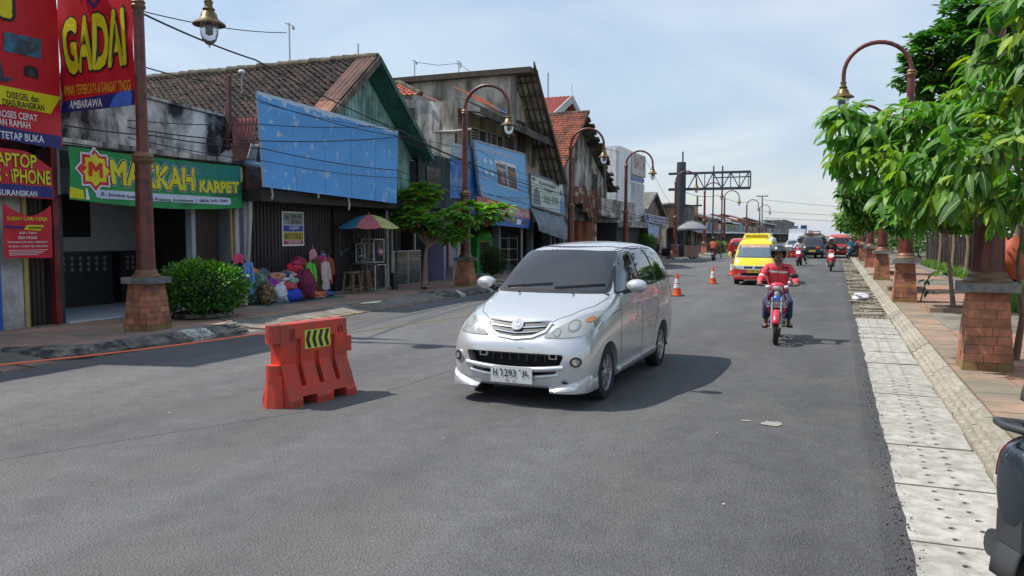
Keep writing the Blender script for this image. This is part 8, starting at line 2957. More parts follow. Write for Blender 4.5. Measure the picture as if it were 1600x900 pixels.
for ax in ('x+', 'x-'):
 tl_ = decal(sb, rounded([(.03, .70), (.02, .84), (-.06, .88), (-.30, .80), (-.46, .66), (-.22, .70)], .02), ax, mat('dark_red_lens', (.16, .012, .018), .15, coat=.6), 'tail_light', None, .008, .04, thick=.01)
 tl_.parent = bo
 gl_ = decal(sb, rounded([(.0, .845), (-.06, .89), (-.2, .865), (-.08, .84)], .02), ax, mat('clear_lens', (.55, .55, .55)), 'indicator', None, .012, .04)
 if gl_:
  gl_.parent = bo
 sp_ = decal(sb, rounded([(-.05, .62), (-.45, .52), (-.9, .46), (-.9, .60), (-.45, .63)], .04), ax, m_matt, 'side_panel', None, .006, .05, thick=.006)
 sp_.parent = bo
b = MB()
b.tube([(-.10, -.56, .93), (-.12, -.66, .96), (0, -.70, .965), (.12, -.66, .96), (.10, -.56, .93)], .018, 10)
b.tube([(-.10, -.30, .91), (-.14, -.55, .945), (-.12, -.66, .96)], .018, 10)
b.tube([(.10, -.30, .91), (.14, -.55, .945), (.12, -.66, .96)], .018, 10)
b.build('grab_rail', m_matt, sc, smooth=60)
b = MB()
b.grid(lambda u, v: Vector(((v - .5) * .28, -.58 + .78 * u, .92 - .07 * abs(v - .5) * 2 - .03 * u)), 10, 6)
b.grid(lambda u, v: Vector(((v - .5) * .26, -.58 + .78 * u, .86 - .03 * u)), 10, 6)
b.build('seat', m_blackcloth, sc, smooth=50)
b = MB()
b.grid(lambda u, v: Vector(((v - .5) * .17, -.35 - .34 * math.sin(R(-20 + 110 * u)), .27 + .34 * math.cos(R(-20 + 110 * u)))), 10, 4)
o = b.build('rear_mudguard', m_matt, sc, smooth=60)
o.modifiers.new('t', 'SOLIDIFY').thickness = .012
b = MB()
b.box(-.09, .09, -.66, -.60, .42, .56)
b.build('plate_bracket', m_matt, sc)
for s_ in (1, -1):
 b = MB()
 b.tube([(s_ * .14, -.35, .30), (s_ * .15, -.22, .58)], .035, 10)
 for k in range(7):
  f = .15 + k * .1
  p = Vector((s_ * .14, -.35, .30)).lerp(Vector((s_ * .15, -.22, .58)), f)
  b.lathe([(.04, -.008), (.05, 0), (.04, .008)], 12, tuple(p), 'z')
 b.build('shock', m_matt, sc, smooth=40)
 b = MB()
 b.tube([(s_ * .15, -.10, .40), (s_ * .27, -.13, .41)], .02, 8)
 b.obox((s_ * .29, -.15, .41), (.05, .0, 0), (0, .035, 0), (0, 0, .014))
 b.tube([(s_ * .16, -.10, .40), (s_ * .2, .02, .36)], .016, 8)
 b.build('foot_peg', m_matt, sc, smooth=40)
b = MB()
b.tube([(-.16, -.2, .30), (-.19, -.62, .36)], [.05, .065], 14)
b.build('exhaust', m_matt, sc, smooth=60)
b = MB()
b.box(-.13, -.05, -.5, .1, .2, .36)
b.build('engine_case', m_steel, sc)
b = MB()
b.grid(lambda u, v: Vector(((v - .5) * .42, .75 + .08 * math.cos((v - .5) * 3), .35 + .65 * u)), 8, 8)
o = b.build('front_apron', m_bluegrey, sc, smooth=60)
o.modifiers.new('t', 'SOLIDIFY').thickness = .03
MB().box(-.14, .14, .05, .74, .30, .38).build('footboard', m_matt, sc)
MB().tube([(0, .95, .27), (0, .78, .75), (0, .71, 1.04)], .035, 10).build('steering_column', m_matt, sc, smooth=60)
b = MB()
b.grid(lambda u, v: Vector(((v - .5) * .15, .95 + .31 * math.cos(R(20 + 110 * u)), .27 + .31 * math.sin(R(20 + 110 * u)))), 12, 5)
o = b.build('front_mudguard', m_bluegrey, sc, smooth=60)
o.modifiers.new('t', 'SOLIDIFY').thickness = .01
MB().blob((0, .76, 1.02), .15, .10, .09, 16, 10).build('handlebar_cowl', m_bluegrey, sc, smooth=180)
MB().tube([(-.34, .66, 1.07), (0, .72, 1.04), (.34, .66, 1.07)], .018, 8).build('handlebar', m_black, sc, smooth=60)
b = MB().blob((0, 0, 0), .10, .035, .075, 16, 10)
q = on_z(1600, 548, 1.13)
b.build('mirror', m_black, sc, (-.30, .70, 1.22), smooth=180)
MB().tube([(-.22, .68, 1.07), (-.30, .70, 1.2)], .01, 6).build('mirror_stem', m_black, sc)
s2 = copy_tree(sc, None, (2.17, 7.75, .15), R(-84), 'second dark scooter on the right pavement, only its tail tip showing')
# ------------------------------------------------------------------ things on the road and pavements
m_redplastic = mat('red_orange_plastic', (.62, .055, .03), .45, var=.10, scale=3, dirt=(.30, .07, .05), dscale=3.5, damt=.30, spec=.4, bump=.05)
pL, pR_ = on_z(456, 641, 0), on_z(558, 617, 0)
bw = 1.24
bt = thing('road_barrier', 'red orange plastic road barrier with a yellow and black chevron plate', 'barrier', tuple((pL + pR_) / 2 + Vector((-(pR_.y - pL.y), pR_.x - pL.x, 0)).normalized() * .23), math.atan2(pR_.y - pL.y, pR_.x - pL.x))
bt.scale = ((pR_ - pL).length / 1.24, .85, .87)
H = 1.0
def prof_at(x):
 return [(.27, .0), (.27, .10), (.25, .14), (.11, .46), (.10, .50), (.10, H)]
b = MB()
cols = []
grooves = [(-.30, .085), (.0, .085), (.30, .085)]
xs = [-bw / 2]
cuts_ = []
Lh = bw / 2
b.prism([(-Lh, -.27, .0), (-Lh, -.27, .10), (-Lh, -.245, .14), (-Lh, -.12, .46), (-Lh, -.10, .52), (-Lh, -.10, H), (-Lh, .10, H), (-Lh, .10, .52), (-Lh, .12, .46), (-Lh, .245, .14), (-Lh, .27, .10), (-Lh, .27, 0)], (bw, 0, 0))
core = b.build('tmp', m_redplastic)
def cutter(mb):
 o_ = mb.build('tmpcut', m_redplastic)
 md_ = core.modifiers.new('c', 'BOOLEAN')
 md_.object = o_
 md_.solver = 'EXACT'
 return o_
cs = []
for gx, gw, zt in ((-.31, .085, .80), (.02, .085, .62), (.33, .085, .80)):
 for s_ in (-1, 1):
  m_ = MB()
  m_.prism([(gx - gw / 2, s_ * .055, .24), (gx - gw / 2, s_ * .055, zt), (gx - gw / 2, s_ * .5, zt), (gx - gw / 2, s_ * .5, .24)], (gw, 0, 0))
  cs.append(cutter(m_))
for gx in (-.27, .30):
 m_ = MB().box(gx - .13, gx + .13, -.5, .5, -.1, .125)
 cs.append(cutter(m_))
me = eval_mesh(core, 'body')
for o_ in cs + [core]:
 bpy.data.objects.remove(o_)
bo = link(me, 'body', bt)
bv_ = bo.modifiers.new('bev', 'BEVEL')
bv_.width = .012
bv_.segments = 2
bv_.limit_method = 'ANGLE'
for s_, zs in ((-1, ((.78, 1.0), (.33, .52), (.0, .30))), (1, ((.56, .76), (.10, .30)))):
 for z0, z1 in zs:
  m_ = MB()
  if z1 < .31 and s_ < 0:
   m_.lathe([(.155, z0), (.115, z1 + .1)], 8, (s_ * (Lh + .02), 0, 0))
  else:
   m_.lathe([(.095, z0), (.095, z1)], 18, (s_ * (Lh + .05), -.01, 0))
   m_.box(min(s_ * Lh, s_ * (Lh + .06)), max(s_ * Lh, s_ * (Lh + .06)), -.095, .09, z0 + .001, z1 - .001)
  m_.build('hinge_lug', m_redplastic, bt, smooth=40)
MB().lathe([(.02, -.03), (.02, .05)], 8, (Lh + .09, 0, .78)).build('hook', m_amber, bt)
cp = MB().box(-.20, .28, -.106, -.101, .67, .90).build('chevron_plate', mat('chevron_yellow', '#c8cf4a', .4, var=.05), bt)
pc = Plane((-.20, -.1065, .67), (1, 0, 0), (0, 0, 1))
for k in range(4):
 x = .055 + k * .115
 shape(pc, [(x, .01), (x + .06, .01), (x + .02, .115), (x + .06, .22), (x, .22), (x - .04, .115)], m_blackprint, cp, .001, 'chevron')
pz = Plane((-Lh, -.1015, 0), (1, 0, 0), (0, 0, 1))
for x0, x1, z0, z1 in ((.17, .23, .80, .93), (1.06, 1.14, .83, .90)):
 sh_ = MB()
 for a, c in (((x0, z0), (x1, z0)), ((x1, z0), (x1, z1)), ((x1, z1), (x0, z1)), ((x0, z1), (x0, z0)), ((x0, z0), (x1, z1))):
  q0, q1 = pz.p(*a, .0015), pz.p(*c, .0015)
  sh_.beam(q0, q1, .008, .008)
 sh_.build('moulded_mark', mat('dark_red_mark', (.16, .02, .015), .7), bt)
def cord(p0, p1, sag, r, m, label, name='cord'):
 pts = []
 for i in range(17):
  f = i / 16
  q_ = Vector(p0).lerp(Vector(p1), f)
  q_.z -= sag * 4 * f * (1 - f)
  pts.append(q_)
 o_ = MB().tube(pts, r, 6).build(name, m)
 return tag(o_, label, 'cord')
c1 = on_z(1058, 463, 0)
c2, c3 = on_z(1114, 444, 0), on_z(1146, 431, 0)
mo = mat('orange_cord_red', (.75, .14, .06), .6)
bex = (pR_ - pL).normalized()
p_end = Vector(bt.location) - bex * .52 + Vector((0, 0, .80))
q0 = p_end + (on_z(0, 566, .74) - p_end) * 1.35
cord(q0, p_end, .03, .007, mo, 'bright orange cord stretched from the barrier to the left over the kerb')
cord(Vector(bt.location) + bex * .5 + Vector((0, 0, .68)), (c1.x, c1.y, .62), .10, .006, mat('pale_orange_cord', (.5, .40, .22), .6), 'pale cord running from the barrier behind the silver car to the first cone')
m_cone = mat('orange_cone', (.75, .10, .02), .5, var=.06)
def cone(loc, label, s=1.):
 t = thing('traffic_cone', label, 'traffic cone', loc, rnd(-.3, .3), 'traffic cones down the road')
 t.scale = (s, s, s)
 MB().box(-.19, .19, -.19, .19, 0, .035).build('base', m_rubber, t)
 MB().lathe([(.155, .036), (.15, .05), (.125, .12), (.118, .20), (.06, .60), (.040, .72), (.03, .72)], 20).build('cone', m_cone, t, smooth=40)
 for z0, z1 in ((.27, .40), (.43, .56)):
  f = lambda z: .118 + (.06 - .118) * (z - .2) / .4 + .003
  MB().lathe([(f(z0), z0), (f(z1), z1)], 20, cap=False).build('reflective_sleeve', mat('white_sleeve', (.7, .7, .68), .5), t, smooth=40)
 return t
cone(c1, 'orange and white traffic cone closest to the silver car', .92)
cone(c2, 'orange and white traffic cone between the silver car and the yellow minivan', .86)
cone(c3 + Vector((-.05, 0, 0)), 'orange and white traffic cone partly hidden by the yellow minivan front', .95)
for k, u in enumerate((1228, 1234, 1240)):
 q = on_z(u, 403, 0)
 t = thing('water_barrier', ('red and white plastic barrier far off, leftmost of three before the grey car', 'red and white plastic barrier far off, middle of three before the grey car', 'red and white plastic barrier far off, rightmost of three before the grey car')[k], 'barrier', tuple(q), R(8), 'red and white barriers far down the road')
 m_ = MB()
 m_.prism([(-.17, -.2, 0), (-.17, -.2, .2), (-.17, -.08, .5), (-.17, -.07, .85), (-.17, .07, .85), (-.17, .08, .5), (-.17, .2, .2), (-.17, .2, 0)], (.34, 0, 0))
 m_.build('body', m_redplastic, t)
 MB().box(-.12, .12, -.078, -.070, .5, .8).build('white_panel', m_white, t)
# ---------------- clothes seller in front of the dark shutters
random.seed(77)
def cl(name, c, rough=.85):
 return mat('cloth_' + name, c, rough, var=.18, scale=9, bump=.2, bscale=40)
def garment(pl_o, w_, h_, m, label, ex=(0, 1, 0), sleeves=True, name='hanging_shirt', seed=0., flare=.15):
 ex = Vector(ex).normalized()
 nrm = ex.cross(Vector((0, 0, 1)))
 t = thing(name, label, 'clothing', tuple(pl_o), 0, 'clothes hung up for sale')
 b_ = MB()
 def fn(side):
  def f(u, v):
   ww = w_ * (.62 + .38 * min(1, v * 5)) * (1 + flare * v)
   x = (u - .5) * ww
   z = -h_ * v - .08 * h_ * (abs(u - .5) * 2) ** 2 * (1 - min(1, v * 4)) + .02 * math.sin(u * 9 + seed) * v
   d = .035 * math.sin(u * 11 + seed + v * 2) * (.3 + v) + side * .035 * math.sin(math.pi * u)
   return ex * x + nrm * d + Vector((0, 0, z))
  return f
 b_.grid(fn(1), 14, 10)
 b_.grid(fn(-1), 14, 10)
 b_.build('garment', m, t, smooth=60)
 if sleeves:
  b_ = MB()
  for s_ in (1, -1):
   a = ex * (s_ * w_ * .40) + Vector((0, 0, -.06 * h_))
   c_ = ex * (s_ * w_ * .62) + Vector((0, 0, -.66 * h_)) + nrm * .03
   b_.tube([a, a.lerp(c_, .5) + ex * s_ * .02, c_], [.06, .055, .045], 8)
  b_.build('sleeve', m, t, smooth=60)
 b_ = MB().tube([Vector((0, 0, .10)), Vector((0, 0, .0)), ex * .14 + Vector((0, 0, -.03))], .006, 5)
 b_.build('hanger', m_steel, t)
 return t
GX0 = -13.0
def at(u, v, X=GX0):
 return on_x(u, v, X)
p = at(378, 404, -12.9)
hang = [
 ((372, 405, -12.9), .42, .85, cl('navy', (.012, .016, .035)), 'dark navy jacket hanging beside the green bush'),
 ((387, 408, -12.8), .22, .78, cl('sky', (.14, .30, .62)), 'light blue top hanging right of the dark navy jacket'),
 ((372, 396, -12.85), .30, .22, cl('pinkred', (.60, .06, .15)), 'crumpled pink red cloth hanging above the dark navy jacket'),
 ((380, 448, -12.75), .28, .42, cl('pale_pink', (.50, .36, .33)), 'pale pink trousers hanging below the light blue top'),
 ((489, 389, -13.2), .36, .42, cl('rose', (.60, .25, .30)), 'rose pink lace top hung highest in the heap of clothes'),
 ((484, 410, -13.05), .34, .80, cl('lime', (.12, .62, .08)), 'lime green shirt hanging above the dark red blanket'),
 ((495, 402, -13.1), .30, .90, cl('brown', (.12, .055, .03)), 'brown shirt hanging right of the lime green shirt'),
 ((503, 398, -13.12), .26, .60, cl('magenta', (.50, .03, .18)), 'magenta top hanging between the brown and cream clothes'),
 ((508, 408, -13.0), .26, .78, cl('offwhite', (.58, .50, .46)), 'cream frilled dress hanging near the rust orange jacket'),
 ((513, 402, -13.1), .30, .74, cl('rust', (.38, .09, .04)), 'rust orange jacket hanging rightmost among the clothes'),
 ((505, 396, -13.2), .18, .16, cl('cyan', (.15, .42, .6)), 'small bright cyan cloth at the top right of the clothes'),
]
for i, ((u, v, X), w_, h_, m, lb) in enumerate(hang):
 garment(at(u, v, X), w_, h_, m, lb, seed=i * 1.7, sleeves=h_ > .5)
o = MB().tube([at(480, 388, -13.25), at(522, 398, -13.25)], .008, 6).build('clothes_line', m_cable)
tag(o, 'short line the hanging clothes are pegged on, against the shutters', 'line')
def sack(u, v, X, r, m, label, name='sack', wob=.5, cat='bag', seed=None):
 c = on_x(u, v, X)
 seed = rnd(0, 90) if seed is None else seed
 b_ = MB()
 def f(uu, vv):
  t_, ph = uu * 2 * math.pi, (vv - .5) * math.pi
  d = Vector((math.cos(ph) * math.cos(t_), math.cos(ph) * math.sin(t_), math.sin(ph)))
  k = 1 + wob * .5 * mnoise.noise(d * 1.8 + Vector((seed, 0, 0))) + wob * .34 * (.5 - abs(mnoise.noise(d * 3.6 + Vector((0, seed, 0))))) + wob * .16 * (.4 - abs(mnoise.noise(d * 9 + Vector((0, 0, seed)))))
  q_ = Vector((d.x * r[0] * k, d.y * r[1] * k, d.z * r[2] * k))
  if q_.z < -r[2] * .82:
   q_.z = -r[2] * .82
  return q_ + Vector((0, 0, r[2] * .82))
 b_.grid(f, 40, 26)
 o_ = b_.build(name, m, loc=(c.x, c.y, c.z), smooth=180)
 return tag(o_, label, cat, 'bags and cloth piled by the shutters')
zf = .13
def gy(u, X):
 return on_x(u, 450, X).y
def sackg(u, X, z, r, m, label, name='sack', wob=.5, cat='bag'):
 o_ = sack(u, 450, X, r, m, label, name, wob, cat)
 o_.location = (X, gy(u, X), z)
 return o_
m_floral = mat('floral_sack', (.38, .45, .38), .8, var=.1, scale=16, dirt=(.06, .14, .09), dscale=16, damt=.55, edge=.03)
sackg(403, -13.0, zf, (.24, .30, .40), m_floral, 'tall green and white floral sack at the left of the clothes heap')
sackg(395, -13.1, .78, (.1, .13, .12), cl('orange', (.75, .14, .02)), 'small orange cloth bundle on top of the floral sack', 'cloth_bundle', cat='bundle')
m_batik = mat('batik_brown', (.28, .19, .06), .7, var=.3, scale=14, dirt=(.06, .04, .02), dscale=13, damt=.45, edge=.05)
sackg(416, -12.65, zf, (.19, .20, .30), m_batik, 'brown and gold patterned upright sack before the floral one', wob=.2)
sackg(438, -12.75, zf, (.25, .29, .27), cl('white', (.58, .58, .60), .5), 'white plastic sack of clothes between the patterned and blue bags')
sackg(455, -12.6, zf, (.22, .30, .20), cl('royal', (.02, .06, .50)), 'royal blue bag at the front of the clothes heap', wob=.3)
sackg(474, -12.75, zf, (.28, .34, .42), cl('maroon', (.16, .012, .045)), 'dark maroon blanket draped in a large mound', 'blanket', cat='blanket')
sackg(466, -12.6, zf, (.14, .22, .13), m_blackcloth, 'black bundle at the foot of the maroon mound', 'cloth_bundle', cat='bundle')
heap = [(424, -12.95, .45, (.2, .22, .14), cl('violet', (.22, .04, .28)), 'violet cloth bundle above the brown patterned sack'),
  (432, -13.05, .62, (.2, .25, .12), cl('peach', (.55, .28, .18)), 'peach and red cloth on top of the heap, left side'),
  (441, -13.0, .60, (.2, .26, .11), cl('white2', (.55, .55, .57)), 'white garments folded on top of the heap'),
  (450, -13.0, .62, (.18, .2, .15), cl('striped', (.20, .18, .22)), 'grey striped cloth on top of the heap, centre'),
  (444, -12.75, .46, (.17, .24, .08), cl('salmon', (.55, .18, .12)), 'salmon cloth lying over the white sack'),
  (452, -12.6, .44, (.16, .2, .10), cl('coral', (.48, .07, .08)), 'coral red cloth lying on the royal blue bag'),
  (460, -13.0, .75, (.16, .22, .18), cl('scarlet', (.60, .03, .04)), 'scarlet cloth heaped left of the maroon mound'),
  (467, -13.05, .95, (.18, .2, .15), cl('wine', (.25, .03, .05)), 'wine red cloth high behind the maroon mound'),
  (470, -12.85, .50, (.12, .2, .22), m_blackcloth, 'black printed cloth bundle tucked between the blue bag and maroon mound'),
  (491, -12.8, .13, (.25, .34, .10), cl('orange2', (.50, .12, .05)), 'orange brown folded clothes on the ground under the cream dress'),
  (506, -12.9, .13, (.22, .30, .07), cl('blue2', (.03, .12, .25)), 'blue folded clothes on the ground, rightmost of the heap'),
  (410, -13.2, .7, (.16, .2, .14), cl('darkgrey', (.12, .12, .13)), 'dark grey folded clothes behind the floral sack'),
  (427, -12.8, .36, (.10, .14, .07), cl('plum', (.25, .05, .22)), 'plum cloth beside the brown patterned sack'),
  (436, -12.85, .50, (.10, .17, .06), cl('hotpink', (.60, .06, .20)), 'hot pink cloth in the middle of the heap'),
  (440, -12.9, .72, (.10, .13, .07), cl('tan', (.45, .28, .17)), 'tan cloth topmost on the left of the heap'),
  (447, -12.9, .72, (.10, .15, .07), cl('navystripe', (.05, .06, .16)), 'navy cloth topmost at the centre of the heap'),
  (455, -12.9, .70, (.11, .15, .08), cl('blush', (.62, .38, .36)), 'blush pink cloth topmost right of the navy one'),
  (449, -12.7, .34, (.09, .16, .06), cl('cream2', (.60, .54, .44)), 'cream cloth hanging over the front of the heap'),
  (459, -12.75, .56, (.10, .14, .08), cl('mint', (.20, .42, .32)), 'mint green cloth right of the coral red one'),
  (463, -12.95, .98, (.10, .13, .09), cl('raspberry', (.45, .03, .12)), 'raspberry cloth above the scarlet one'),
  (484, -12.7, .13, (.12, .16, .09), cl('charcoal', (.05, .05, .055)), 'charcoal cloth on the ground right of the maroon mound'),
  (498, -12.65, .13, (.12, .20, .05), cl('peachground', (.58, .32, .20)), 'peach cloth lying flat on the teal sheet')]
for u, X, z, r, m, lb in heap:
 sackg(u, X, z, r, m, lb, 'cloth_bundle', .7, 'bundle')
o = MB().box(-13.3, -12.35, gy(395, -12.8), gy(520, -12.8), .122, .130).build('ground_sheet', mat('teal_ground_sheet', (.06, .15, .15), .6))
tag(o, 'thin teal sheet spread under the bags of clothes', 'sheet')
um = on_x(583, 460, -12.6)
ut = thing('parasol', 'red, yellow and blue striped parasol over the small food cabinets', 'parasol', (-12.75, gy(578, -12.75), .12))
z0 = 1.88
n_ = 8
cols_ = [mat('parasol_red', (.45, .12, .13), .7), mat('parasol_blue', (.05, .22, .38), .7), mat('parasol_yellow', (.42, .40, .12), .7)]
order = [0, 1, 2, 0, 2, 1, 0, 2]
for k in range(n_):
 a0, a1 = 2 * math.pi * (k + .2) / n_, 2 * math.pi * (k + 1.2) / n_
 b = MB()
 def pan(u, v):
  a = a0 + (a1 - a0) * u
  r = .95 * v * (1 - .05 * math.sin(math.pi * u) * v)
  return Vector((r * math.cos(a), r * math.sin(a), z0 + .40 * (1 - v ** 1.7) - .035 * math.sin(math.pi * u) * v))
 b.grid(pan, 5, 6)
 b.build('canopy_panel', cols_[order[k]], ut, smooth=60)
 MB().beam((0, 0, z0 + .28), (.93 * math.cos(a0), .93 * math.sin(a0), z0 - .01), .012).build('rib', m_steel, ut)
MB().tube([(.0, .0, 0), (-.02, -.12, .7), (.0, -.02, 1.5), (0, 0, z0 + .47)], .022, 8).build('pole', m_wood, ut, smooth=60)
MB().lathe([(.14, 0), (.12, .12), (.04, .14)], 12).build('foot', m_conc2, ut, smooth=40)
def stool(u, X, label, h=.62):
 t = thing('stool', label, 'stool', (X, gy(u, X), .13), rnd(-.2, .2), 'wooden stools at the stall')
 MB().box(-.15, .15, -.2, .2, h - .04, h).build('seat', m_wood, t)
 for sx in (-1, 1):
  for sy in (-1, 1):
   MB().beam((sx * .18, sy * .23, 0), (sx * .12, sy * .16, h - .04), .035).build('leg', m_wood, t)
 b_ = MB()
 for sy in (-1, 1):
  b_.beam((-.16, sy * .21, .2), (.16, sy * .21, .2), .025)
 for sx in (-1, 1):
  b_.beam((sx * .165, -.2, .14), (sx * .165, .2, .14), .025)
 b_.build('stretcher', m_wood, t)
 return t
stool(550, -12.75, 'wooden stool standing left at the stall, clear of the parasol pole')
stool(566, -12.95, 'wooden stool right of the first one, next to the parasol pole')
def glass_case(u, X, z, w_, h_, d_, label, m=m_white, shelves=3, panes=True):
 t = thing('display_cabinet', label, 'display cabinet', (X, gy(u, X), z), 0, 'display cabinets at the stall')
 b_ = MB()
 f = .03
 for x in (-d_, 0):
  for y in (-w_ / 2, w_ / 2 - f):
   b_.box(x, x + f, y, y + f, 0, h_)
 for zz in (0, h_ - f):
  for y in (-w_ / 2 + .001, w_ / 2 - f - .001):
   b_.box(-d_ + .001, f - .001, y, y + f, zz + .001, zz + f + .001)
  for x in (-d_ + .001, .001):
   b_.box(x, x + f - .003, -w_ / 2, w_ / 2, zz + .002, zz + f - .002)
 b_.build('frame', m, t)
 for k in range(shelves):
  zz = h_ * (k + .6) / (shelves + .2)
  MB().box(-d_ + .02, .0, -w_ / 2 + .02, w_ / 2 - .02, zz, zz + .015).build('shelf', mat('cabinet_shelf', (.35, .37, .38), .5), t)
  g_ = MB()
  for j in range(3):
   y = -w_ / 2 + w_ * (j + .7) / 3.4
   g_.blob((-d_ * .5, y, zz + .05), .07, .09, .05, 8, 5, .4, j + k * 3)
  g_.build('goods', mat(random.choice(['goods_a', 'goods_b', 'goods_c']), random.choice([(.35, .33, .3), (.12, .2, .26), (.3, .16, .1)]), .6, var=.3), t, smooth=180)
 if panes:
  MB().box(.012, .016, -w_ / 2 + .03, w_ / 2 - .03, .03, h_ - .03).build('glass_pane', mat('clear_pane', (.5, .55, .58), .05, trans=.92, spec=.6), t)
 MB().box(-d_ - .004, -d_, -w_ / 2 + .01, w_ / 2 - .01, .03, h_ - .03).build('back_panel', mat('dull_cabinet_back', (.16, .18, .19), .6), t)
 return t
glass_case(594, -12.8, .13, .62, .78, .45, 'white framed glass cabinet standing on the pavement under the parasol', shelves=3)
glass_case(592, -12.85, .96, .60, .72, .42, 'white framed glass cabinet stacked on top, under the parasol', shelves=3)
tb_ = thing('side_table', 'low dark table beside the stacked glass cabinets', 'table', (-13.0, gy(571, -13.0), .13))
MB().box(-.3, .25, -.35, .3, .78, .82).build('top', m_timber, tb_)
for sx in (-.28, .23):
 for sy in (-.33, .28):
  MB().box(sx - .02, sx + .02, sy - .02, sy + .02, 0, .78).build('leg', m_timber, tb_)
glass_case(574, -13.05, .95, .32, .6, .3, 'small pale green cabinet on the low dark table', mat('pale_green_metal', (.4, .45, .38), .6), 2, False)
glass_case(626, -13.25, .13, 1.0, 1.15, .5, 'low dark display counter with white shelves, left half under the tree', m_steel, 3)
glass_case(646, -13.3, .13, .95, 1.15, .5, 'low dark display counter with white shelves, right half behind the trunk', m_steel, 3)
b = MB().box(-.06, .06, -.09, .09, 0, .55)
o = MB().lathe([(.10, 0), (.11, .45), (.09, .50)], 12).build('waste_bin', m_black, loc=(-12.55, gy(617, -12.55), .13), smooth=40)
tag(o, 'small black bin on the pavement between the glass cabinets and the counter', 'bin')
p_ = MB().tube([(0, 0, 0), (0, 0, 2.1)], .025, 8).build('thin_pole', m_black, loc=(-12.6, gy(620, -12.6), .13))
tag(p_, 'thin black pole standing behind the small black bin', 'pole')
q = on_z(1074, 402, .12)
gt = thing('grey_parasol', 'wide faded grey parasol on the pavement beyond the gantry column', 'parasol', (q.x + .3, q.y, .12))
b = MB()
b.lathe([(.02, 2.75), (.5, 2.62), (1.0, 2.35), (1.2, 2.15), (1.18, 2.02)], 14, cap=False)
b.build('canopy', mat('faded_grey_canvas', (.22, .225, .25), .7, var=.1), gt, smooth=40)
MB().tube([(0, 0, 0), (0, 0, 2.7)], .03, 6).build('pole', m_steel, gt)
MB().box(-.5, .5, -.3, .3, .0, .9).build('stall_counter', mat('stall_counter_paint', (.35, .2, .16), .7, var=.2), gt)
# ---------------- right pavement background
random.seed(9)
m_paling = mat('dark_wood_paling', '#3a332c', .9, var=.3, scale=5, rand=.3)
fn_ = thing('paling_fence', 'row of dark wooden palings behind the right pavement', 'fence', (5.2, 24, 0))
for i in range(110):
 y = i * .28
 h_ = 1.75 + rnd(-.12, .12)
 MB().box(-.03, .03, y, y + .19, .0, h_).build('paling', m_paling, fn_, (rnd(-.02, .02), 0, 0), (rnd(-.02, .02), rnd(-.02, .02), 0))
for z in (.5, 1.4):
 MB().box(.035, .08, 0, 31, z, z + .08).build('rail', m_paling, fn_)
gw = thing('grey_wall', 'plain grey wall at the right edge behind the orange bag', 'wall', (6.2, 14, 0))
MB().box(0, .2, -2, 9.6, 0, 2.2).build('wall', mat('plain_grey_wall', '#77756f', .9, var=.12, dirt='#4a4842', damt=.4), gw)
rb_ = MB().box(-.06, 0, 0, .3, 0, .35)
q = on_x(1590, 388, 6.1)
o = rb_.build('red_sign_box', mat('bright_red_plastic', (.75, .03, .06), .4), loc=(6.1, q.y, q.z))  # one even bright red, no emission
tag(o, 'small bright red box sign on the grey wall at the right edge', 'sign')
bed = thing('planting_bed', 'raised planting bed with pale kerbs right of the brick pedestal', 'planter', (4.0, 14.6, .14))
for y in (0, 3.0):
 MB().box(-.08, .08, y, y + 2.9, 0, .28).build('kerb', m_capstone, bed)
MB().box(.08, 1.6, 0, 5.9, 0, .2).build('soil', m_earth, bed)
def grass_patch(name, label, x0, x1, y0, y1, n, h_, c1, c2, mound=0.):
 vs, fs = [], []
 for i in range(n):
  x, y = rnd(x0, x1), rnd(y0, y1)
  fx, fy = (x - x0) / (x1 - x0), (y - y0) / (y1 - y0)
  zb = .12 + mound * math.sin(math.pi * fx) * math.sin(math.pi * fy)
  a = rnd(0, 6.28)
  hh = h_ * rnd(.5, 1.2)
  lean = rnd(.1, .5) * hh
  dx, dy = math.cos(a), math.sin(a)
  w_ = .012 + .008 * random.random()
  o_ = len(vs)
  vs += [(x - dy * w_, y + dx * w_, zb), (x + dy * w_, y - dx * w_, zb), (x + dx * lean * .4 + dy * w_ * .7, y + dy * lean * .4 - dx * w_ * .7, zb + hh * .6),
   (x + dx * lean * .4 - dy * w_ * .7, y + dy * lean * .4 + dx * w_ * .7, zb + hh * .6), (x + dx * lean, y + dy * lean, zb + hh)]
  fs += [(o_, o_ + 1, o_ + 2, o_ + 3), (o_ + 3, o_ + 2, o_ + 4)]
 me_ = bpy.data.meshes.new(name)
 me_.from_pydata(vs, [], fs)
 me_.materials.append(mat('grass_' + name, c1, .6, var=.4, scale=3, var2=c2, leaf=.3))
 o_ = link(me_, name)
 tag(o_, label, 'grass', kind='stuff')
 return o_
q0, q1 = on_z(1470, 442, .14), on_z(1515, 445, .14)
grass_patch('grass', 'long bright green grass growing beside the right pavement', q0.x + .0, q0.x + 1.9, 19.5, 25, 5200, .42, '#4c7d2c', '#7d9a48', .4)
grass_patch('grass', 'short grass and weeds in the raised bed at the right edge', 4.1, 5.6, 14.7, 20.4, 3000, .28, '#4a7a2a', '#6d8a3a', .1)
grass_patch('grass', 'low weeds along the paling fence', 4.4, 5.2, 25, 50, 3500, .35, '#3f6428', '#66803a')
q = on_y(1585, 405, 11.9)
b = MB()
b.grid(lambda u, v: Vector((.17 * math.cos(u * 6.283) * (.35 + .65 * math.sin(math.pi * min(1, v * .8 + .1))), .10 * math.sin(u * 6.283) * (.4 + .6 * math.sin(math.pi * v)), -.55 * v + .03 * math.sin(u * 19))), 22, 10)
o = b.build('orange_bag', mat('orange_brown_plastic', (.48, .11, .05), .45, var=.2, scale=8), loc=(q.x, q.y, q.z + .27), smooth=60)
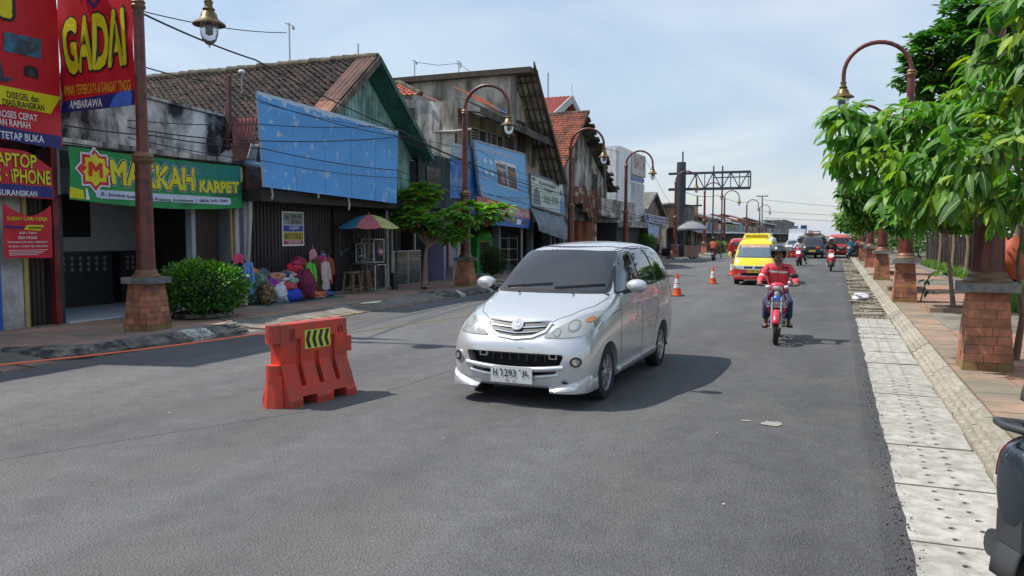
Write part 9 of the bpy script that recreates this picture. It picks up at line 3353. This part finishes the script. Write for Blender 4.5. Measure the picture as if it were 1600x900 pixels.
tag(o, 'orange brown plastic bag hanging behind the near right lamp shaft', 'bag')
rowb = [((7.2, 22, 0), [((6.6, 22, 2.0), (1.5, 2.0, 1.3), 1.6)], 'dark shrubby tree behind the grey wall at the right edge'),
  ((7.4, 30, 0), [((7.0, 30, 2.6), (1.6, 2.4, 1.8), 1.8)], 'dark shady tree behind the paling fence, near end'),
  ((7.4, 38, 0), [((7.0, 38, 2.6), (1.6, 2.6, 1.8), 1.8)], 'dark shady tree behind the paling fence, middle'),
  ((7.6, 48, 0), [((7.0, 48, 2.6), (1.8, 3.2, 1.9), 1.8)], 'dark shady tree behind the paling fence, far end'),
  ((5.5, 62, 0), [((5.2, 62, 2.4), (2.2, 4, 1.9), 1.9)], 'bushy tree past the end of the paling fence'),
  ((5.5, 80, 0), [((5.4, 80, 2.6), (2.8, 5, 2.2), 2.0)], 'farthest bushy tree on the right, beyond the red minibus'),
  ((6.6, 14.5, 0), [((6.4, 13.5, 3.2), (1.4, 1.8, 1.6), 1.6)], 'dark tree at the right edge behind the planting bed')]
for bs_, lob, lb in rowb:
 small_tree('shade_tree', lb, bs_, lob, LT, 150, 1.25, .13, 'trees behind the right pavement', nros=5, droop=-.05)
for i in range(5):
 x, y = 4.9 + rnd(-.1, .2), 27 + i * 4.6
 MB_ = MB().tube([(0, 0, 0), (.05, .0, 1.2), (-.04, .05, 2.6)], [.11, .09, .07], 8)
 o = MB_.build('tree_trunk', m_trunk, loc=(x, y, .1), smooth=60)
 tag(o, ('dark slim trunk at the near end of the palings', 'dark slim trunk second along the palings', 'dark slim trunk midway along the palings', 'dark slim trunk fourth along the palings', 'dark slim trunk at the far end of the palings')[i], 'tree', 'slim trunks by the palings')
sp = thing('sapling', 'bent leafy sapling leaning from behind the second right pedestal', 'plant', (2.0, 22.1, .15))
MB().tube([(0, 0, 0), (.1, -.1, .5), (.25, -.2, .75), (.42, -.2, .78)], [.02, .016, .01, .006], 6).build('stem', m_trunk, sp)
it = []
for p in ((.25, -.2, .75), (.42, -.2, .78), (.12, -.1, .55), (.2, -.15, .3)):
 rosette(Vector(p), Vector((.4, -.2, 0)), 5, LR, .9, it)
bym = {}
for me, M in it:
 bym.setdefault(me.materials[0].name, []).append((me, M))
for k, v in bym.items():
 join_leaves(v, 'leaves', bpy.data.materials[k], sp)
